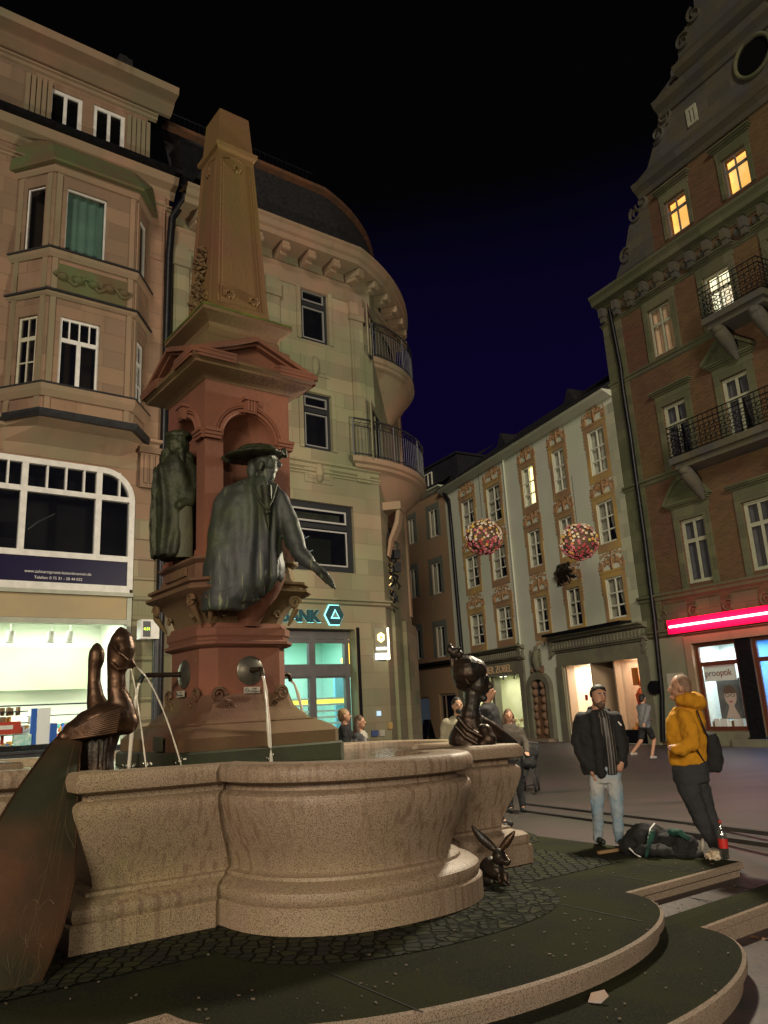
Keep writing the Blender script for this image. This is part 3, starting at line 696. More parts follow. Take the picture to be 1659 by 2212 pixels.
for z0,z1 in ((zs['l1']+.62,zs['u0']-.32),):
    c0,c1=planes[1][1]*.05,planes[1][1]*.95
    b.pb(p1,c0,c1,z0,z1,-.02,.03)
    for i in range(5):
        x=c0+(c1-c0)*(i+.5)/5; b.ell(p1.P(x,(z0+z1)/2,.04),(.13,.13,.09),n=9,k=6)
    b.tube([p1.P(c0+(c1-c0)*i/16,(z0+z1)/2+.13*math.sin(i*1.2),.05) for i in range(17)],.045,6)
b.out('carved_panel',m_mossst,BL,sm=50)
b=MB()
for p,L_ in planes:
    for x in (.05,L_-.17): b.pb(p,x,x+.12,zbot+.12,zs['u1']+.28,-.02,.035)
b.out('bay_pilasters',m_sandtrim,BL)
b=MB()
for x,w_ in ((sR-.62,.5),):
    b.pb(FL,x,x+w_,px(330,1040)[1],zG-.6,-.02,.06); b.pb(FL,x+.08,x+w_-.08,zG-2.6,zG-1.0,.06,.09)
    z=px(320,975)[1]; b.pb(FL,x-.06,x+w_+.06,z-.10,z+.04,-.02,.22); b.pb(FL,x,x+w_,z-.95,z-.1,-.02,.13)
    for i in range(3): b.pb(FL,x+.08+i*.14,x+.15+i*.14,z-.85,z-.15,.13,.17)
b.out('corner_pilaster',m_sandL,BL)
b=MB(); z=px(340,975)[1]; band(b,FL,WL.s0,sR+.1,z-.05,z+.22,-.02,.22); b.out('string_course',m_sandtrim,BL)
# dental practice window with rounded corners + navy panel
zt=px(100,993)[1]; zb=px(150,1200)[1]; wl,wr=px(-150,1150)[0],px(289,1150)[0]
zn0=px(150,1268)[1]; zshop=px(150,1345)[1]
WL.hole((wl,wr,px(150,1640)[1],zt))
DW=MB(); bw=.13; o=.03; rr=.75
def arcframe(b,a0,a1,z0,z1,w_,o0,o1):
    out=[];inn=[]
    for cxx,sg in((a0,1),(a1,-1)): pass
    path=lambda e:[(a0+e,z0)]+[(a0+rr-(rr-e)*math.cos(t*math.pi/20),z1-rr+(rr-e)*math.sin(t*math.pi/20)) for t in range(11)]+[(a1-rr+(rr-e)*math.sin(t*math.pi/20),z1-rr+(rr-e)*math.cos(t*math.pi/20)) for t in range(11)]+[(a1-e,z0)]
    A=path(0);B2=path(w_); n=len(A)
    for i in range(n-1):
        q=[A[i],A[i+1],B2[i+1],B2[i]]
        b.hexa([FL.P(x,z,oo) for oo in(o0,o1) for x,z in q])
arcframe(DW,wl,wr,zn0,zt,bw,-.10,o)
for z,w_ in((zb,.13),(zn0,.16),(px(100,1060)[1],.12)): DW.pb(FL,wl+bw*.5,wr-bw*.5,z-w_/2,z+w_/2,-.09,o-.004)
ztr=px(100,1060)[1]
for xx,w_ in((47,.13),(211,.13)):
    a=px(xx,1130)[0]; DW.pb(FL,a-w_/2,a+w_/2,zb,zt-.05,-.09,o-.008)
for xx in(16,102,143,182,259):
    a=px(xx,1035)[0]; DW.pb(FL,a-.02,a+.02,ztr,zt-.08,-.08,o-.012)
W_=DW.out('window',m_white,BL)
g_=MB(); g_.quad(*[FL.P(a,z,-.05) for a,z in((wl+.05,zb),(wr-.05,zb),(wr-.05,zt-.02),(wl+.05,zt-.02))]); g_.out('pane',g_dark,W_)
k=MB(); k.quad(*[FL.P(a,z,-1.4) for a,z in((wl-.3,zb-.3),(wr+.3,zb-.3),(wr+.3,zt+.3),(wl-.3,zt+.3))]); k.quad(FL.P(wl,zt+.0,-1.4),FL.P(wr,zt,-1.4),FL.P(wr,zt,-.4),FL.P(wl,zt,-.4)); k.out('room',M('grey_room',(.10,.10,.10),(.07,.07,.075),1.2),W_)
b=MB(); a0,a1=px(0,1120)[0],px(56,1120)[0]; z=px(20,1130)[1]; b.pb(FL,a0-.5,a1,z-.18,z+.16,-.6,-.55); b.out('dark_shelf',m_void,W_)
b=MB(); b.tube([FL.P(px(142,1090)[0],px(142,1090)[1],-.9),FL.P(px(105,1108)[0],px(105,1108)[1],-.9),FL.P(px(82,1125)[0],px(82,1125)[1],-.9)],.015,6); b.out('lamp_arm',m_white,W_)
# wall pieces over the rounded corners
b=MB()
for a,sg in((wr,-1),(wl,1)):
    pts=[(a,zt)]+[(a-sg*0+sg*(rr-rr*math.cos(t*math.pi/16)),zt-rr+rr*math.sin(t*math.pi/16)) for t in range(9)]
    b.prism(FL,pts,-.3,-.001) if sg<0 else b.prism(FL,pts[::-1],-.3,-.001)
b.out('spandrels',m_sandL,BL)
b=MB(); b.pb(FL,wl+.05,wr-bw,zn0+.08,zb-.06,-.12,-.01); sgn=b.out('practice_sign_panel',m_navy,BL)
c=px(127,1237); text('www.zahnarztpraxis-kaiserbrunnen.de',.185,m_white,sgn,'panel_lettering',FL.P(*c,-.005),U,(0,0,1),.003,width=px(199,1237)[0]-px(54,1237)[0])
c=px(127,1247); text('Telefon: 0 75 31 - 28 44 032',.185,m_white,sgn,'panel_lettering',FL.P(c[0],px(127,1249.5)[1],-.005),U,(0,0,1),.003,width=px(179,1237)[0]-px(75,1237)[0])
# beige fascia and shop window
b=MB(); b.pb(FL,wl,wr-.12,zshop+.10,zn0-.10,-.25,.005); b.out('shop_fascia',m_beige,BL)
b=MB(); b.pb(FL,wl,wr,zn0-.17,zn0-.085,-.2,.10); b.pb(FL,wr-.11,wr-.005,px(150,1640)[1],zn0-.18,-.2,.02); b.pb(FL,wl,wr-.11,zshop-.02,zshop+.09,-.2,.04); b.out('shop_frame',M('pale_shopframe',(.40,.42,.34),(.34,.36,.30),4,.5),BL)
zsill=px(100,1625)[1]
b=MB(); b.pb(FL,wl,wr-.11,-.5,zsill,-.5,.03); b.pb(FL,wl,wr-.11,zsill+.003,zsill+.05,-.5,.07); b.out('shop_plinth',m_zinc,BL)
g_=MB(); g_.quad(*[FL.P(a,z,-.12) for a,z in((wl,zsill),(wr-.11,zsill),(wr-.11,zshop),(wl,zshop))]); g_.out('shop_glass',g_clear,BL)
m_shopw=M('shop_white_wall',(.75,.78,.70),(.72,.75,.66),.7,.8)
m_shopg=M('shop_green_wall',(.42,.52,.33),(.38,.47,.30),.7,.8)
def room(B,pl,a0,a1,z0,z1,dep,wallm,power,col,name='shop_interior',panels=2,o=-.3,em=6,sidem=None):
    k=MB(); q=lambda a,z,oo:pl.P(a,z,oo)
    k.quad(q(a0,z0,-dep),q(a1,z0,-dep),q(a1,z1,-dep),q(a0,z1,-dep)); k.quad(q(a0,z0,o),q(a0,z0,-dep),q(a0,z1,-dep),q(a0,z1,o)); k.quad(q(a1,z0,o),q(a1,z0,-dep),q(a1,z1,-dep),q(a1,z1,o))
    k.quad(q(a0,z1,o),q(a1,z1,o),q(a1,z1,-dep),q(a0,z1,-dep)); k.quad(q(a0,z0,o),q(a1,z0,o),q(a1,z0,-dep),q(a0,z0,-dep))
    R=k.out(name,wallm,B)
    e_=MB()
    for i in range(panels):
        x=a0+(a1-a0)*(i+.5)/panels; e_.pb(pl,x-.35,x+.35,z1-.05,z1-.02,-dep*.75,-dep*.35)
    e_.out('ceiling_light',EM('ceiling_glow_'+str(len(bpy.data.materials)),col,em),R)
    for i in range(max(1,panels//2)):
        l=bpy.data.lights.new('shop_light','AREA'); l.energy=power; l.color=col; l.shape='RECTANGLE'; l.size=(a1-a0)*.7/max(1,panels//2); l.size_y=dep*.5
        lo_=bpy.data.objects.new('shop_light',l); C.objects.link(lo_); n_=max(1,panels//2)
        lo_.matrix_world=Matrix((pl.d,pl.n,V((0,0,1)))).transposed().to_4x4(); lo_.location=pl.P(a0+(a1-a0)*(i+.5)/n_,z1-.12,-dep*.5)
    return R
SH=room(BL,FL,wl,wr+.3,zsill,zshop+.35,3.2,m_shopw,72,(.92,1,.82),panels=4,em=2.2)
b=MB(); z=px(100,1480,-2.9)[1]; b.pb(FL,px(-60,1440,-2.9)[0],px(196,1440,-2.9)[0],px(100,1490,-2.9)[1],px(100,1398,-2.9)[1],-3.1,-2.9); b.out('green_back_panel',m_shopg,SH)
b=MB(); b.pb(FL,wl,wr,px(100,1522,-1.6)[1]-.015,px(100,1522,-1.6)[1]+.015,-1.7,-1.6); b.out('glass_rail',m_zinc,SH)
for i,x in enumerate((21,109,150)):
    p_,q_=px(x,1372,-.9); b=MB(); b.tube([FL.P(p_,q_-.16,-.9),FL.P(p_+.03,q_+.08,-.93)],.085,12); b.tube([FL.P(p_+.02,q_,-.92),FL.P(p_+.02,zshop+.3,-.92)],.012,5); b.out('spotlight',m_white,SH,sm=40)
def goods(par,pl,x0,x1,y0,y1,o,n,rows,cols,seed=1):
    R=random.Random(seed); a0,zz1=pl.px(x0,y0,o); a1,zz0=pl.px(x1,y1,o)
    for c_ in cols:
        b=MB()
        for i in range(n):
            a=R.uniform(a0,a1); k=R.randrange(rows); z=zz0+(zz1-zz0)*k/rows; w_=R.uniform(.04,.11); h=min(R.uniform(.08,.22),(zz1-zz0)/rows*.9)
            b.pb(pl,a,a+w_,z,z+h,o-R.uniform(.08,.2),o+R.uniform(0,.05))
        b.out('packages',c_,par)
cR=M('red_box',(.45,.05,.03)); cB=M('blue_box',(.03,.12,.5)); cW=M('white_box',(.7,.7,.7)); cO=M('orange_box',(.5,.25,.05)); cT=M('turquoise_box',(.1,.5,.5)); cD=M('brown_box',(.2,.12,.06))
sf=MB()
for y in(1535,1560,1585,1608,1628): a,z=px(60,y,-.7); sf.pb(FL,px(-90,y,-.7)[0],px(60,y,-.7)[0],z-.02,z,-1.1,-.65)
SF=sf.out('shelf',m_zinc,SH); goods(SF,FL,-90,60,1530,1625,-.8,26,5,(cR,cD,cW,cO),4)
def board(pl,TL,BR,o,mt,name,label,cat,th=.02,group=None):
    a0,z1=pl.px(*TL,o); a1,z0=pl.px(*BR,o); b=MB(); b.pb(pl,a0,a1,z0,z1,o-th,o)
    return b.out(name,mt,org=pl.P((a0+a1)/2,z0,o),label=label,cat=cat,group=group),(a0,a1,z0,z1)
o_,r_=board(FL,(82,1530),(106,1608),-.35,M('white_poster',(.8,.82,.85)),'poster','tall white and blue poster standing in the pharmacy window by the shelf','poster')
b=MB(); b.pb(FL,r_[0]-.12,r_[0]-.01,r_[2],r_[3],-.4,-.34); b.pb(FL,r_[0]+.4,r_[1],r_[2],r_[2]+.42,-.345,-.33); k_=b.out('blue_field',cB,o_)
RL[o_.name]=RL[o_.name]
o2,r2=board(FL,(30,1588),(66,1625),-.30,M('turquoise_poster',(.25,.62,.60),(.7,.85,.8),9),'poster','turquoise patterned poster low in the pharmacy window at the bottom left','poster')
o3,r3=board(FL,(-40,1562),(44,1584),-.28,cR,'advert_board','red advertising strip on the lower shelf of the pharmacy window','sign')
b=MB(); zc3=(r3[2]+r3[3])/2; b.pb(FL,r3[1]-.9,r3[1]-.15,zc3-.03,zc3+.05,-.28,-.276); b.out('pale_strip',m_white,o3)
goods(SH,FL,70,205,1562,1620,-2.4,46,3,(cR,cW,cB,cO,cT),12)
goods(SH,FL,-90,300,1600,1632,-1.6,60,2,(cW,cD,cO,cB),15)
b=MB()
for y in(1545,1566,1590): b.pb(FL,px(62,y,-2.6)[0],px(215,y,-2.6)[0],px(100,y,-2.6)[1]-.02,px(100,y,-2.6)[1],-2.75,-2.4)
b.out('back_shelf',m_zinc,SH)
b=MB(); b.pb(FL,px(-60,1640,-.6)[0],px(130,1640,-.6)[0],zsill,zsill+.16,-1.0,-.3); b.out('counter',m_black,SH)
WL.hole((0,0,0,0)); WL.h.pop(); WL.build('wall',m_sandL,BL)
b=MB()
for i in range(11):
    z=px(315,1120+i*43)[1]; b.pb(FL,wr+.01,sR-.02,z-.55,z-.04,-.02,.05)
b.out('quoins',m_sandB,BL)
# ---------------------------------------------------------------- bank building
a_k,_=px(832,1304); KP=FL.P(a_k,0,0)                     # corner
dC=V((math.sin(rad(10)),math.cos(rad(10)),0)); nC=V((dC.y,-dC.x,0)); FCp=PL(KP,dC,nC)
LC=5.0
BK=root('bank_building',FL.P(px(600,1500)[0],-.1),'green-beige sandstone bank building with a rounded corner, bracketed eaves and dark mansard roof','bank')
zC=px(700,505,.9)[1]-.36; zF=px(831,1303)[1]
WB=Wall(FL,sR+.001,a_k,-.5,zC)
def arc3(A,M_,B,n=24):
    A,M_,B=V(A),V(M_),V(B); ax,ay,bx,by,cx,cy=A.x,A.y,M_.x,M_.y,B.x,B.y
    d=2*(ax*(by-cy)+bx*(cy-ay)+cx*(ay-by)); ux=((ax*ax+ay*ay)*(by-cy)+(bx*bx+by*by)*(cy-ay)+(cx*cx+cy*cy)*(ay-by))/d
    uy=((ax*ax+ay*ay)*(cx-bx)+(bx*bx+by*by)*(ax-cx)+(cx*cx+cy*cy)*(bx-ax))/d; r=math.hypot(ax-ux,ay-uy)
    t=[math.atan2(p.y-uy,p.x-ux) for p in(A,M_,B)]
    while t[1]-t[0]>math.pi: t[1]-=2*math.pi
    while t[1]-t[0]<-math.pi: t[1]+=2*math.pi
    while t[2]-t[1]>math.pi: t[2]-=2*math.pi
    while t[2]-t[1]<-math.pi: t[2]+=2*math.pi
    return [V((ux+r*math.cos(t[0]+(t[2]-t[0])*i/n),uy+r*math.sin(t[0]+(t[2]-t[0])*i/n),0)) for i in range(n+1)]
def cpath(o,n=26,flat=True,ext=.2):
    A=FL.P(a_k-.9,0,o); B=FCp.P(LC-.5,0,o*.6); M_=FCp.P(LC*.36,0,o*.78+.10)
    A2=arc3(A,M_,B,n)
    return ([FL.P(sR+.15,0,o)] if flat else [])+A2+[FCp.P(LC+ext-.3,0,-3)]
def sweep(b,prof,path=cpath,**k):
    R=[[p+V((0,0,z)) for p in path(o,**k)] for o,z in prof]; n=len(R[0]); q=len(b.v)
    for r in R: b.v+=r
    for i in range(len(R)-1):
        for j in range(n-1): a=q+i*n+j; b.f.append((a,a+1,a+n+1,a+n))
    return b
b=MB(); sweep(b,[(-.05,zC-1.05),(.03,zC-1.03),(.05,zC-.95),(.06,zC-.6),(.12,zC-.55),(.14,zC-.5)]); b.out('frieze',m_sandtrim,BK,sm=40)
b=MB(); sweep(b,[(-.02,zC-.12),(.70,zC-.10),(.72,zC+.05),(.80,zC+.10),(.84,zC+.25),(.90,zC+.30),(.90,zC+.38),(.3,zC+.45)]); b.out('cornice',m_sandtrim,BK,sm=30)
b=MB(); pth=cpath(.36); segs=[(pth[i],pth[i+1]) for i in range(len(pth)-2)]
tot=sum((q-p).length for p,q in segs); nb=15; 
L0=(segs[0][1]-segs[0][0]).length
def along(path,d):
    for p,q in zip(path,path[1:]):
        l=(q-p).length
        if d<=l: t=(q-p)/l; return p+t*d,t
        d-=l
    return path[-1],(path[-1]-path[-2]).normalized()
x=.5
while x<tot:
    p,t=along(pth,x); n_=V((t.y,-t.x,0)); ax=Matrix((t,n_,V((0,0,1)))).transposed()
    b.box(p+V((0,0,zC-.24)),(.11,.28,.10),ax=ax); b.box(p+n_*-.08+V((0,0,zC-.41)),(.10,.18,.06),ax=ax)
    b.tube([p+n_*.22+t*-.13+V((0,0,zC-.30)),p+n_*.22+t*.13+V((0,0,zC-.30))],.08,10)
    x+=.86
b.out('cornice_brackets',m_sandtrim,BK)
# mansard roof, ridge strip and roof railing
zR=px(560,362,-1.1)[1]
b=MB(); sweep(b,[(.55,zC+.44),(.1,zC+.9),(-.45,zC+1.8),(-1.1,zR),(-1.25,zR+.03)]); b.out('mansard_roof',m_slate,BK,sm=40)
b=MB(); sweep(b,[(-1.08,zR-.08),(-.90,zR+.0),(-.92,zR+.14),(-1.12,zR+.18)]); b.out('ridge_strip',M('copper_strip',(.14,.062,.03),(.09,.05,.03),3,.7),BK,sm=40)
b=MB(); pr=cpath(-1.35)[:-1]; tt=sum((q-p).length for p,q in zip(pr,pr[1:]))-4.6
for z in(zR+.15,zR+.85): b.tube([along(pr,tt*i/30)[0]+V((0,0,z)) for i in range(31)],.022,5)
for i in range(int(tt/.16)):
    p,_=along(pr,i*.16); b.tube([p+V((0,0,zR+.05)),p+V((0,0,zR+.86))],.012,4)
b.out('roof_railing',m_black,BK)
# windows of the flat front
wins=[((647,614),(710,747)),((653,843),(718,977))]
m_dkfr=M('anthracite_frame',(.022,.024,.028),None,rough=.45)
FRM=M('grey_window_frame',(.20,.20,.20))
for (TL,BR),nm in zip(wins,'ab'):
    r=WB.px(TL,BR); win(BK,WB,r,(),((.70,.12),),fr=m_dkfr,bw=.10,o=-.07,depth=.7); surround(BK,WB,r,m_sandB,.14,.05)
    f=MB(); frame(f,FL,(r[0]+.1,r[1]-.1,r[2]+.1,r[2]+(r[3]-r[2])*.64),(),(),.035,-.065); frame(f,FL,(r[0]+.1,r[1]-.1,r[2]+(r[3]-r[2])*.76,r[3]-.1),(),(),.035,-.065); f.out('window_sash',FRM,BK)
    # hidden neighbour behind the column keeps the rhythm
    w_=r[1]-r[0]; r2_=(r[0]-3.1,r[0]-3.1+w_,r[2],r[3]); win(BK,WB,r2_,(),((.70,.12),),fr=m_dkfr,bw=.10,o=-.14); surround(BK,WB,r2_,m_sandB,.14,.05)
r=WB.px((560,1060),(769,1239)); r=(r[0],r[1],px(769,1239)[1],px(700,1086)[1]); win(BK,WB,r,(),((.66,.13),),fr=m_dkfr,bw=.17,o=-.10,gl=g_dark,depth=1.6)
f=MB(); frame(f,FL,(r[0]+.18,r[1]-.18,r[2]+.18,r[2]+(r[3]-r[2])*.61),(),(),.04,-.12); frame(f,FL,(r[0]+.18,r[1]-.18,r[2]+(r[3]-r[2])*.72,r[3]-.17),(),(),.05,-.12); f.out('window_sash',M('silver_sash',(.35,.35,.34)),BK)
k=MB(); k.pb(FL,r[0]+.6,r[1]-.22,r[2]+(r[3]-r[2])*.80,r[3]-.22,-.5,-.4); k.out('roller_blind',M('olive_blind',(.34,.36,.24),(.22,.23,.15),2),BK)
k=MB(); k.pb(FL,r[1]-1.1,r[1]-.22,r[2]+.25,r[2]+(r[3]-r[2])*.58,-1.0,-.9); k.out('room_partition',M('olive_room',(.07,.08,.045)),BK)
k=MB(); 
for i in range(3): k.tube([FL.P(r[0]+1.2+i*.15,r[2]+.9,-.8),FL.P(r[0]+1.7+i*.15,r[2]+1.15,-.8)],.012,4)
k.tube([FL.P(r[1]-1.5,r[2]+.5,-.8),FL.P(r[1]-.9,r[2]+.75,-.8)],.015,4); k.out('light_tube',EM('dim_tube',(.7,.75,.7),.35),BK)
b=MB()   # panels under windows, pilasters, string courses
for (TL,BR) in wins:
    a0,z1=px(BR[0]-62,BR[1]+16); a1,_=px(BR[0]-2,BR[1]+16); z0=px(BR[0],BR[1]+72)[1]
    b.pb(FL,a0,a1,z0,z1,-.01,.03); b.pb(FL,a0+.12,a1-.12,z0+.12,z1-.12,.03,.05)
    b.ell(FL.P((a0+a1)/2,(z0+z1)/2,.045),(.13,.13,.30),ax=Matrix((U,Vv,V((0,0,1)))).transposed(),n=12,k=8)
b.out('apron_panels',m_sandB,BK,sm=40)
b=MB()
for xx,w_ in((772,.46),(386,.42),(590,.42)):
    a=px(xx,800)[0]; z0=px(765,1040)[1]; b.pb(FL,a-w_/2,a+w_/2,z0,zC-1.0,-.02,.08); b.pb(FL,a-w_/2+.07,a+w_/2-.07,z0+.3,zC-1.7,.08,.10)
    b.pb(FL,a-w_/2-.04,a+w_/2+.04,zC-1.62,zC-1.12,-.02,.13)
b.out('pilasters',m_sandB,BK)
b=MB()
z=px(700,1010)[1]; band(b,FL,sR+.1,a_k-.05,z-.12,z+.12,-.02,.16); z=px(760,1033)[1]; band(b,FL,sR+.1,a_k,z-.10,z+.02,-.02,.12)
b.out('string_course',m_sandB,BK)
b=MB()
z=zF; band(b,FL,sR+.1,a_k+.12,z-.12,z+.04,-.02,.20); q_=PL(KP,dC,nC); band(b,q_,.02,1.4,z-.13,z+.035,-.02,.18); b.out('fascia_ledge',m_sandB,BK)
# ground floor glazing
zg=px(700,1358)[1]; g0=px(600,1500)[0]; g1=px(772,1480)[0]
WB.hole((g0,g1,-.4,zg)); WB.build('wall',m_sandB,BK)
GF=PL(FL.P(0,0,-.35),U,Vv)
m_steel=M('grey_steel',(.12,.115,.12),(.10,.10,.105),3,.5)
b=MB()
m1=px(690,1500)[0]; zt1=px(700,1385)[1]; ztm=px(700,1447)[1]
for a,w_ in((g0+.08,.16),(m1,.20),(g1-.10,.14)): b.pb(FL,a-w_/2,a+w_/2,-.3,zg,-.42,-.30)
for z,w_ in((zg-.12,.24),(zt1+.03,.10),(ztm,.34),(ztm-.17,.05)): b.pb(FL,g0,g1,z-w_/2,z+w_/2,-.41,-.305)
fx=px(742,1500)[0]; 
b.out('shopfront_frame',m_steel,BK)
g_=MB(); g_.quad(*[FL.P(a,z,-.36) for a,z in((g0,-.2),(g1,-.2),(g1,zg),(g0,zg))]); g_.out('shop_glass',g_clear,BK)
b=MB()
for i in range(9):
    z=ztm-.75-i*.16-(i>5)*.2; b.pb(FL,g0+.2,g1-.2,z,z+.045,-.372,-.366)
b.out('frosted_stripes',M('frosting',(.45,.62,.62)),BK)
m_bankw=M('bank_teal_wall',(.36,.62,.52),(.42,.60,.58),.6,.7)
RK=room(BK,FL,g0-1.5,g1+1.2,-.1,zg+.1,3.6,m_bankw,110,(.72,1,.90),panels=2,em=3,name='bank_interior')
b=MB(); b.pb(FL,px(724,1480,-2)[0],px(748,1480,-2)[0],.0,px(724,1460,-2)[1],-2.1,-2.0); b.out('blue_machine',M('pale_blue',(.2,.45,.65)),RK)
b=MB(); z=px(700,1460,-1.5)[1]; b.pb(FL,g0,px(744,1480,-1.5)[0],px(700,1520,-1.5)[1],px(700,1508,-1.5)[1],-1.55,-1.5); b.out('yellow_stripe',EM('yellow_strip',(.8,.8,.1),.8),RK)
p_=px(748,1400,-1.2); b=MB(); b.tube([FL.P(p_[0],p_[1]+.28,-1.2),FL.P(p_[0],p_[1]-.3,-1.2)],.10,14); b.ell(FL.P(p_[0],p_[1]-.35,-1.2),(.17,.17,.12)); b.out('pendant_lamp',EM('amber_lamp',(1,.55,.05),2.2),RK,sm=40)
# lettering and hexagon emblem
m_letter=M('petrol_letter',(.02,.07,.09)); m_halo=EM('turquoise_halo',(.25,.85,.85),1.1); 
c=px(666,1331); zl=px(690,1318)[1]-px(690,1343)[1]
o_=text('BANK',zl*1.42,m_letter,BK,'fascia_letters',FL.P(c[0]-.28,c[1]-.02,.07),U,(0,0,1),.03,bold=.012)
o_=text('BANK',zl*1.42,m_halo,BK,'letter_glow',FL.P(c[0]-.28+.03,c[1]-.02,.015),U,(0,0,1),.008,bold=.02)
hx,hz=px(720.5,1329); R_=.5*(px(740,1329)[0]-px(701,1329)[0])
def hexpts(r): return [(hx+r*math.cos(math.pi/3*i),hz+r*math.sin(math.pi/3*i)*1.02) for i in range(6)]
def tri(r): return [(hx+r*math.cos(math.pi/2+2*math.pi/3*i),hz-.05*R_+r*math.sin(math.pi/2+2*math.pi/3*i)) for i in range(3)]
for nm,mt,pts,o0,o1 in(('emblem_glow',m_halo,hexpts(R_*1.08),.0,.03),('emblem',m_letter,hexpts(R_*.97),.03,.08),('emblem_triangle',m_halo,tri(R_*.60),.08,.085),('emblem_centre',M('emblem_grey',(.2,.33,.33)),tri(R_*.40),.085,.095)):
    b=MB(); b.prism(FL,pts,o0,o1); b.out(nm,mt,BK)
# corner tower wall (chamfer), its windows, balconies
WC=Wall(FCp,0,LC,-.5,zC,th=.4)
def ch(TL,BR): 
    a,z1=FCp.px(*TL); b_,z0=FCp.px(*BR); return (a,b_,z0,z1)
for TL,BR in(((794,668),(814,776)),((803,880),(825,994))):
    r=ch(TL,BR); r=(r[0],r[1],r[2]-.4,r[3]); win(BK,WC,r,(),((.74,.12),),fr=m_dkfr,bw=.10,o=.0,depth=.7); surround(BK,WC,r,m_sandB,.16,.012)
WC.build('corner_wall',m_sandB,BK)
b=MB(); b.quad(FCp.P(LC,-.5,0),FCp.P(LC,-.5,-4),FCp.P(LC,zC,-4),FCp.P(LC,zC,0)); b.out('return_wall',m_sandB,BK)
b=MB()
for a in(LC-.42,): b.pb(FCp,a,a+.30,px(800,1303)[1]+.1,zC-1.05,-.02,.07)
b.out('tower_pilasters',m_sandtrim,BK)
def balcony(A,M_,B,z,h,rad_c):
    P_=arc3(A,M_,B,30); cen=(V(A)+V(B))/2; b=MB(); 
    def ringz(k,z): return [cen+(p-cen)*k+V((0,0,z)) for p in P_]
    b.loft([ringz(.10,z-1.5),ringz(.35,z-1.15),ringz(.62,z-.75),ringz(.80,z-.42),ringz(.83,z-.36),ringz(.93,z-.30),ringz(.95,z-.22),ringz(1.0,z-.18),ringz(1.0,z-.02),ringz(.97,z)])
    bl=b.out('balcony',m_sandtrim,BK,sm=30)
    r=MB(); rr_=[cen+(p-cen)*.96 for p in P_]
    for zz,t in((z+h,.028),(z+h*.80,.016),(z+h*.90,.01),(z+.08,.02)): r.tube([p+V((0,0,zz)) for p in rr_],t,6)
    tot=sum((q-p).length for p,q in zip(rr_,rr_[1:])); n=int(tot/.125)
    for i in range(n+1):
        p,_=along(rr_,tot*i/n-1e-4); t=.025 if i%12==0 else .010; r.tube([p+V((0,0,z+.02)),p+V((0,0,z+h*(1 if i%12==0 else .8)))],t,5)
    for i in range(int(tot/.3)):
        p,_=along(rr_,.3*i+.15); r.tube([p+V((0,0,z+h*.8)),along(rr_,.3*i+.3)[0]+V((0,0,z+h*.98))],.008,4); 
    r.out('balcony_railing',m_zinc,bl)
z1b=px(795,835)[1]; z2b=px(772,1037)[1]
balcony(FCp.P(.15,0,0),FCp.P(LC*.5,0,.90),FCp.P(LC-.1,0,0),FCp.px(845,850)[1]-.02,1.15,1)
balcony(FL.P(a_k-1.15,0,.35),FCp.P(LC*.42,0,1.12),FCp.P(LC,0,.1),FCp.px(850,1052)[1],1.15,1)
b=MB()   # scroll console under the lower balcony
zb_=z2b-.6
for i in range(5): 
    x=.55+i*.13; b.tube([FCp.P(x,zb_-.1,.45),FCp.P(x,zb_-.5,.38),FCp.P(x,zb_-1.0,.16),FCp.P(x,zb_-1.5,.06)],[.07,.08,.06,.04],8)
b.box(FCp.P(.8,zb_,.25),(.4,.3,.12),ax=Matrix((dC,nC,V((0,0,1)))).transposed()); b.out('balcony_console',m_sandtrim,BK,sm=50)
b=MB()   # entrance pier at the corner foot
b.pb(FCp,.9,2.0,-.5,px(866,1345)[1]+.55,-.02,.10); b.pb(FCp,2.8,LC-.02,-.5,px(866,1345)[1]+.3,-.02,.14); b.out('entrance_piers',m_sandB,BK)
b=MB(); b.pb(FL,px(775,1500)[0],px(781,1500)[0],-.4,zg+.05,-.02,.03); b.out('dark_edge',m_black,BK)
# small things fixed on the bank wall
for (TL,BR,mt,lab,cat) in (((818,1536),(826,1546),EM('reader_glow',(.4,.6,.8),.6),'small backlit card reader on the bank wall pier','card reader'),((823,1577),(834,1590),m_plate,'white notice plate near the foot of the bank pier','notice'),((841,1560),(851,1574),m_ochre,'small brass plate on the bank pier','plate'),((806,1578),(820,1590),M('blue_plate',(.05,.08,.2)),'small dark blue plate low on the bank pier','plate')):
    a0,z1=px(*TL,.1); a1,z0=px(*BR,.1); b=MB(); b.pb(FL,min(a0,a1),max(a0,a1),z0,z1,.0,.05)
    b.out(cat.replace(' ','_'),mt,org=FL.P(a0,z0,0),label=lab,cat=cat)
# downpipe with hopper between the houses
D=MB(); 
zh=px(392,385)[1]; a=px(392,385)[0]
D.loft([[FL.P(a+x*w,z,.35+y*w) for x,y in((-1,-1),(1,-1),(1,1),(-1,1))] for w,z in((.10,zh-.55),(.16,zh-.3),(.30,zh-.05),(.32,zh+.5),(.36,zh+.55),(.36,zh+.62))])
D.tube([FL.P(a,zh-.5,.35),FL.P(a-.03,zh-.9,.32),FL.P(px(366,470)[0],px(366,480)[1],.2),FL.P(px(361,560)[0],px(361,560)[1],.14),FL.P(px(356,730)[0],px(356,730)[1],.14),FL.P(px(350,960)[0],px(350,960)[1],.14),FL.P(px(346,1100)[0],px(346,1100)[1],.14),FL.P(px(346,1100)[0],-.3,.14)],.10,10)
D.out('downpipe',m_black,org=FL.P(a,-.3,.2),sm=50,label='black downpipe with square hopper running down between townhouse and bank',cat='downpipe')
D=MB(); a=px(337,1450,.6)[0]; D.tube([FL.P(a,px(337,1380,.6)[1],.6),FL.P(a,-.3,.6)],.075,10)
T=root('information_display',FL.P(a,-.3,.6),'white box display with green digits on a dark pole beside the pharmacy window','display')
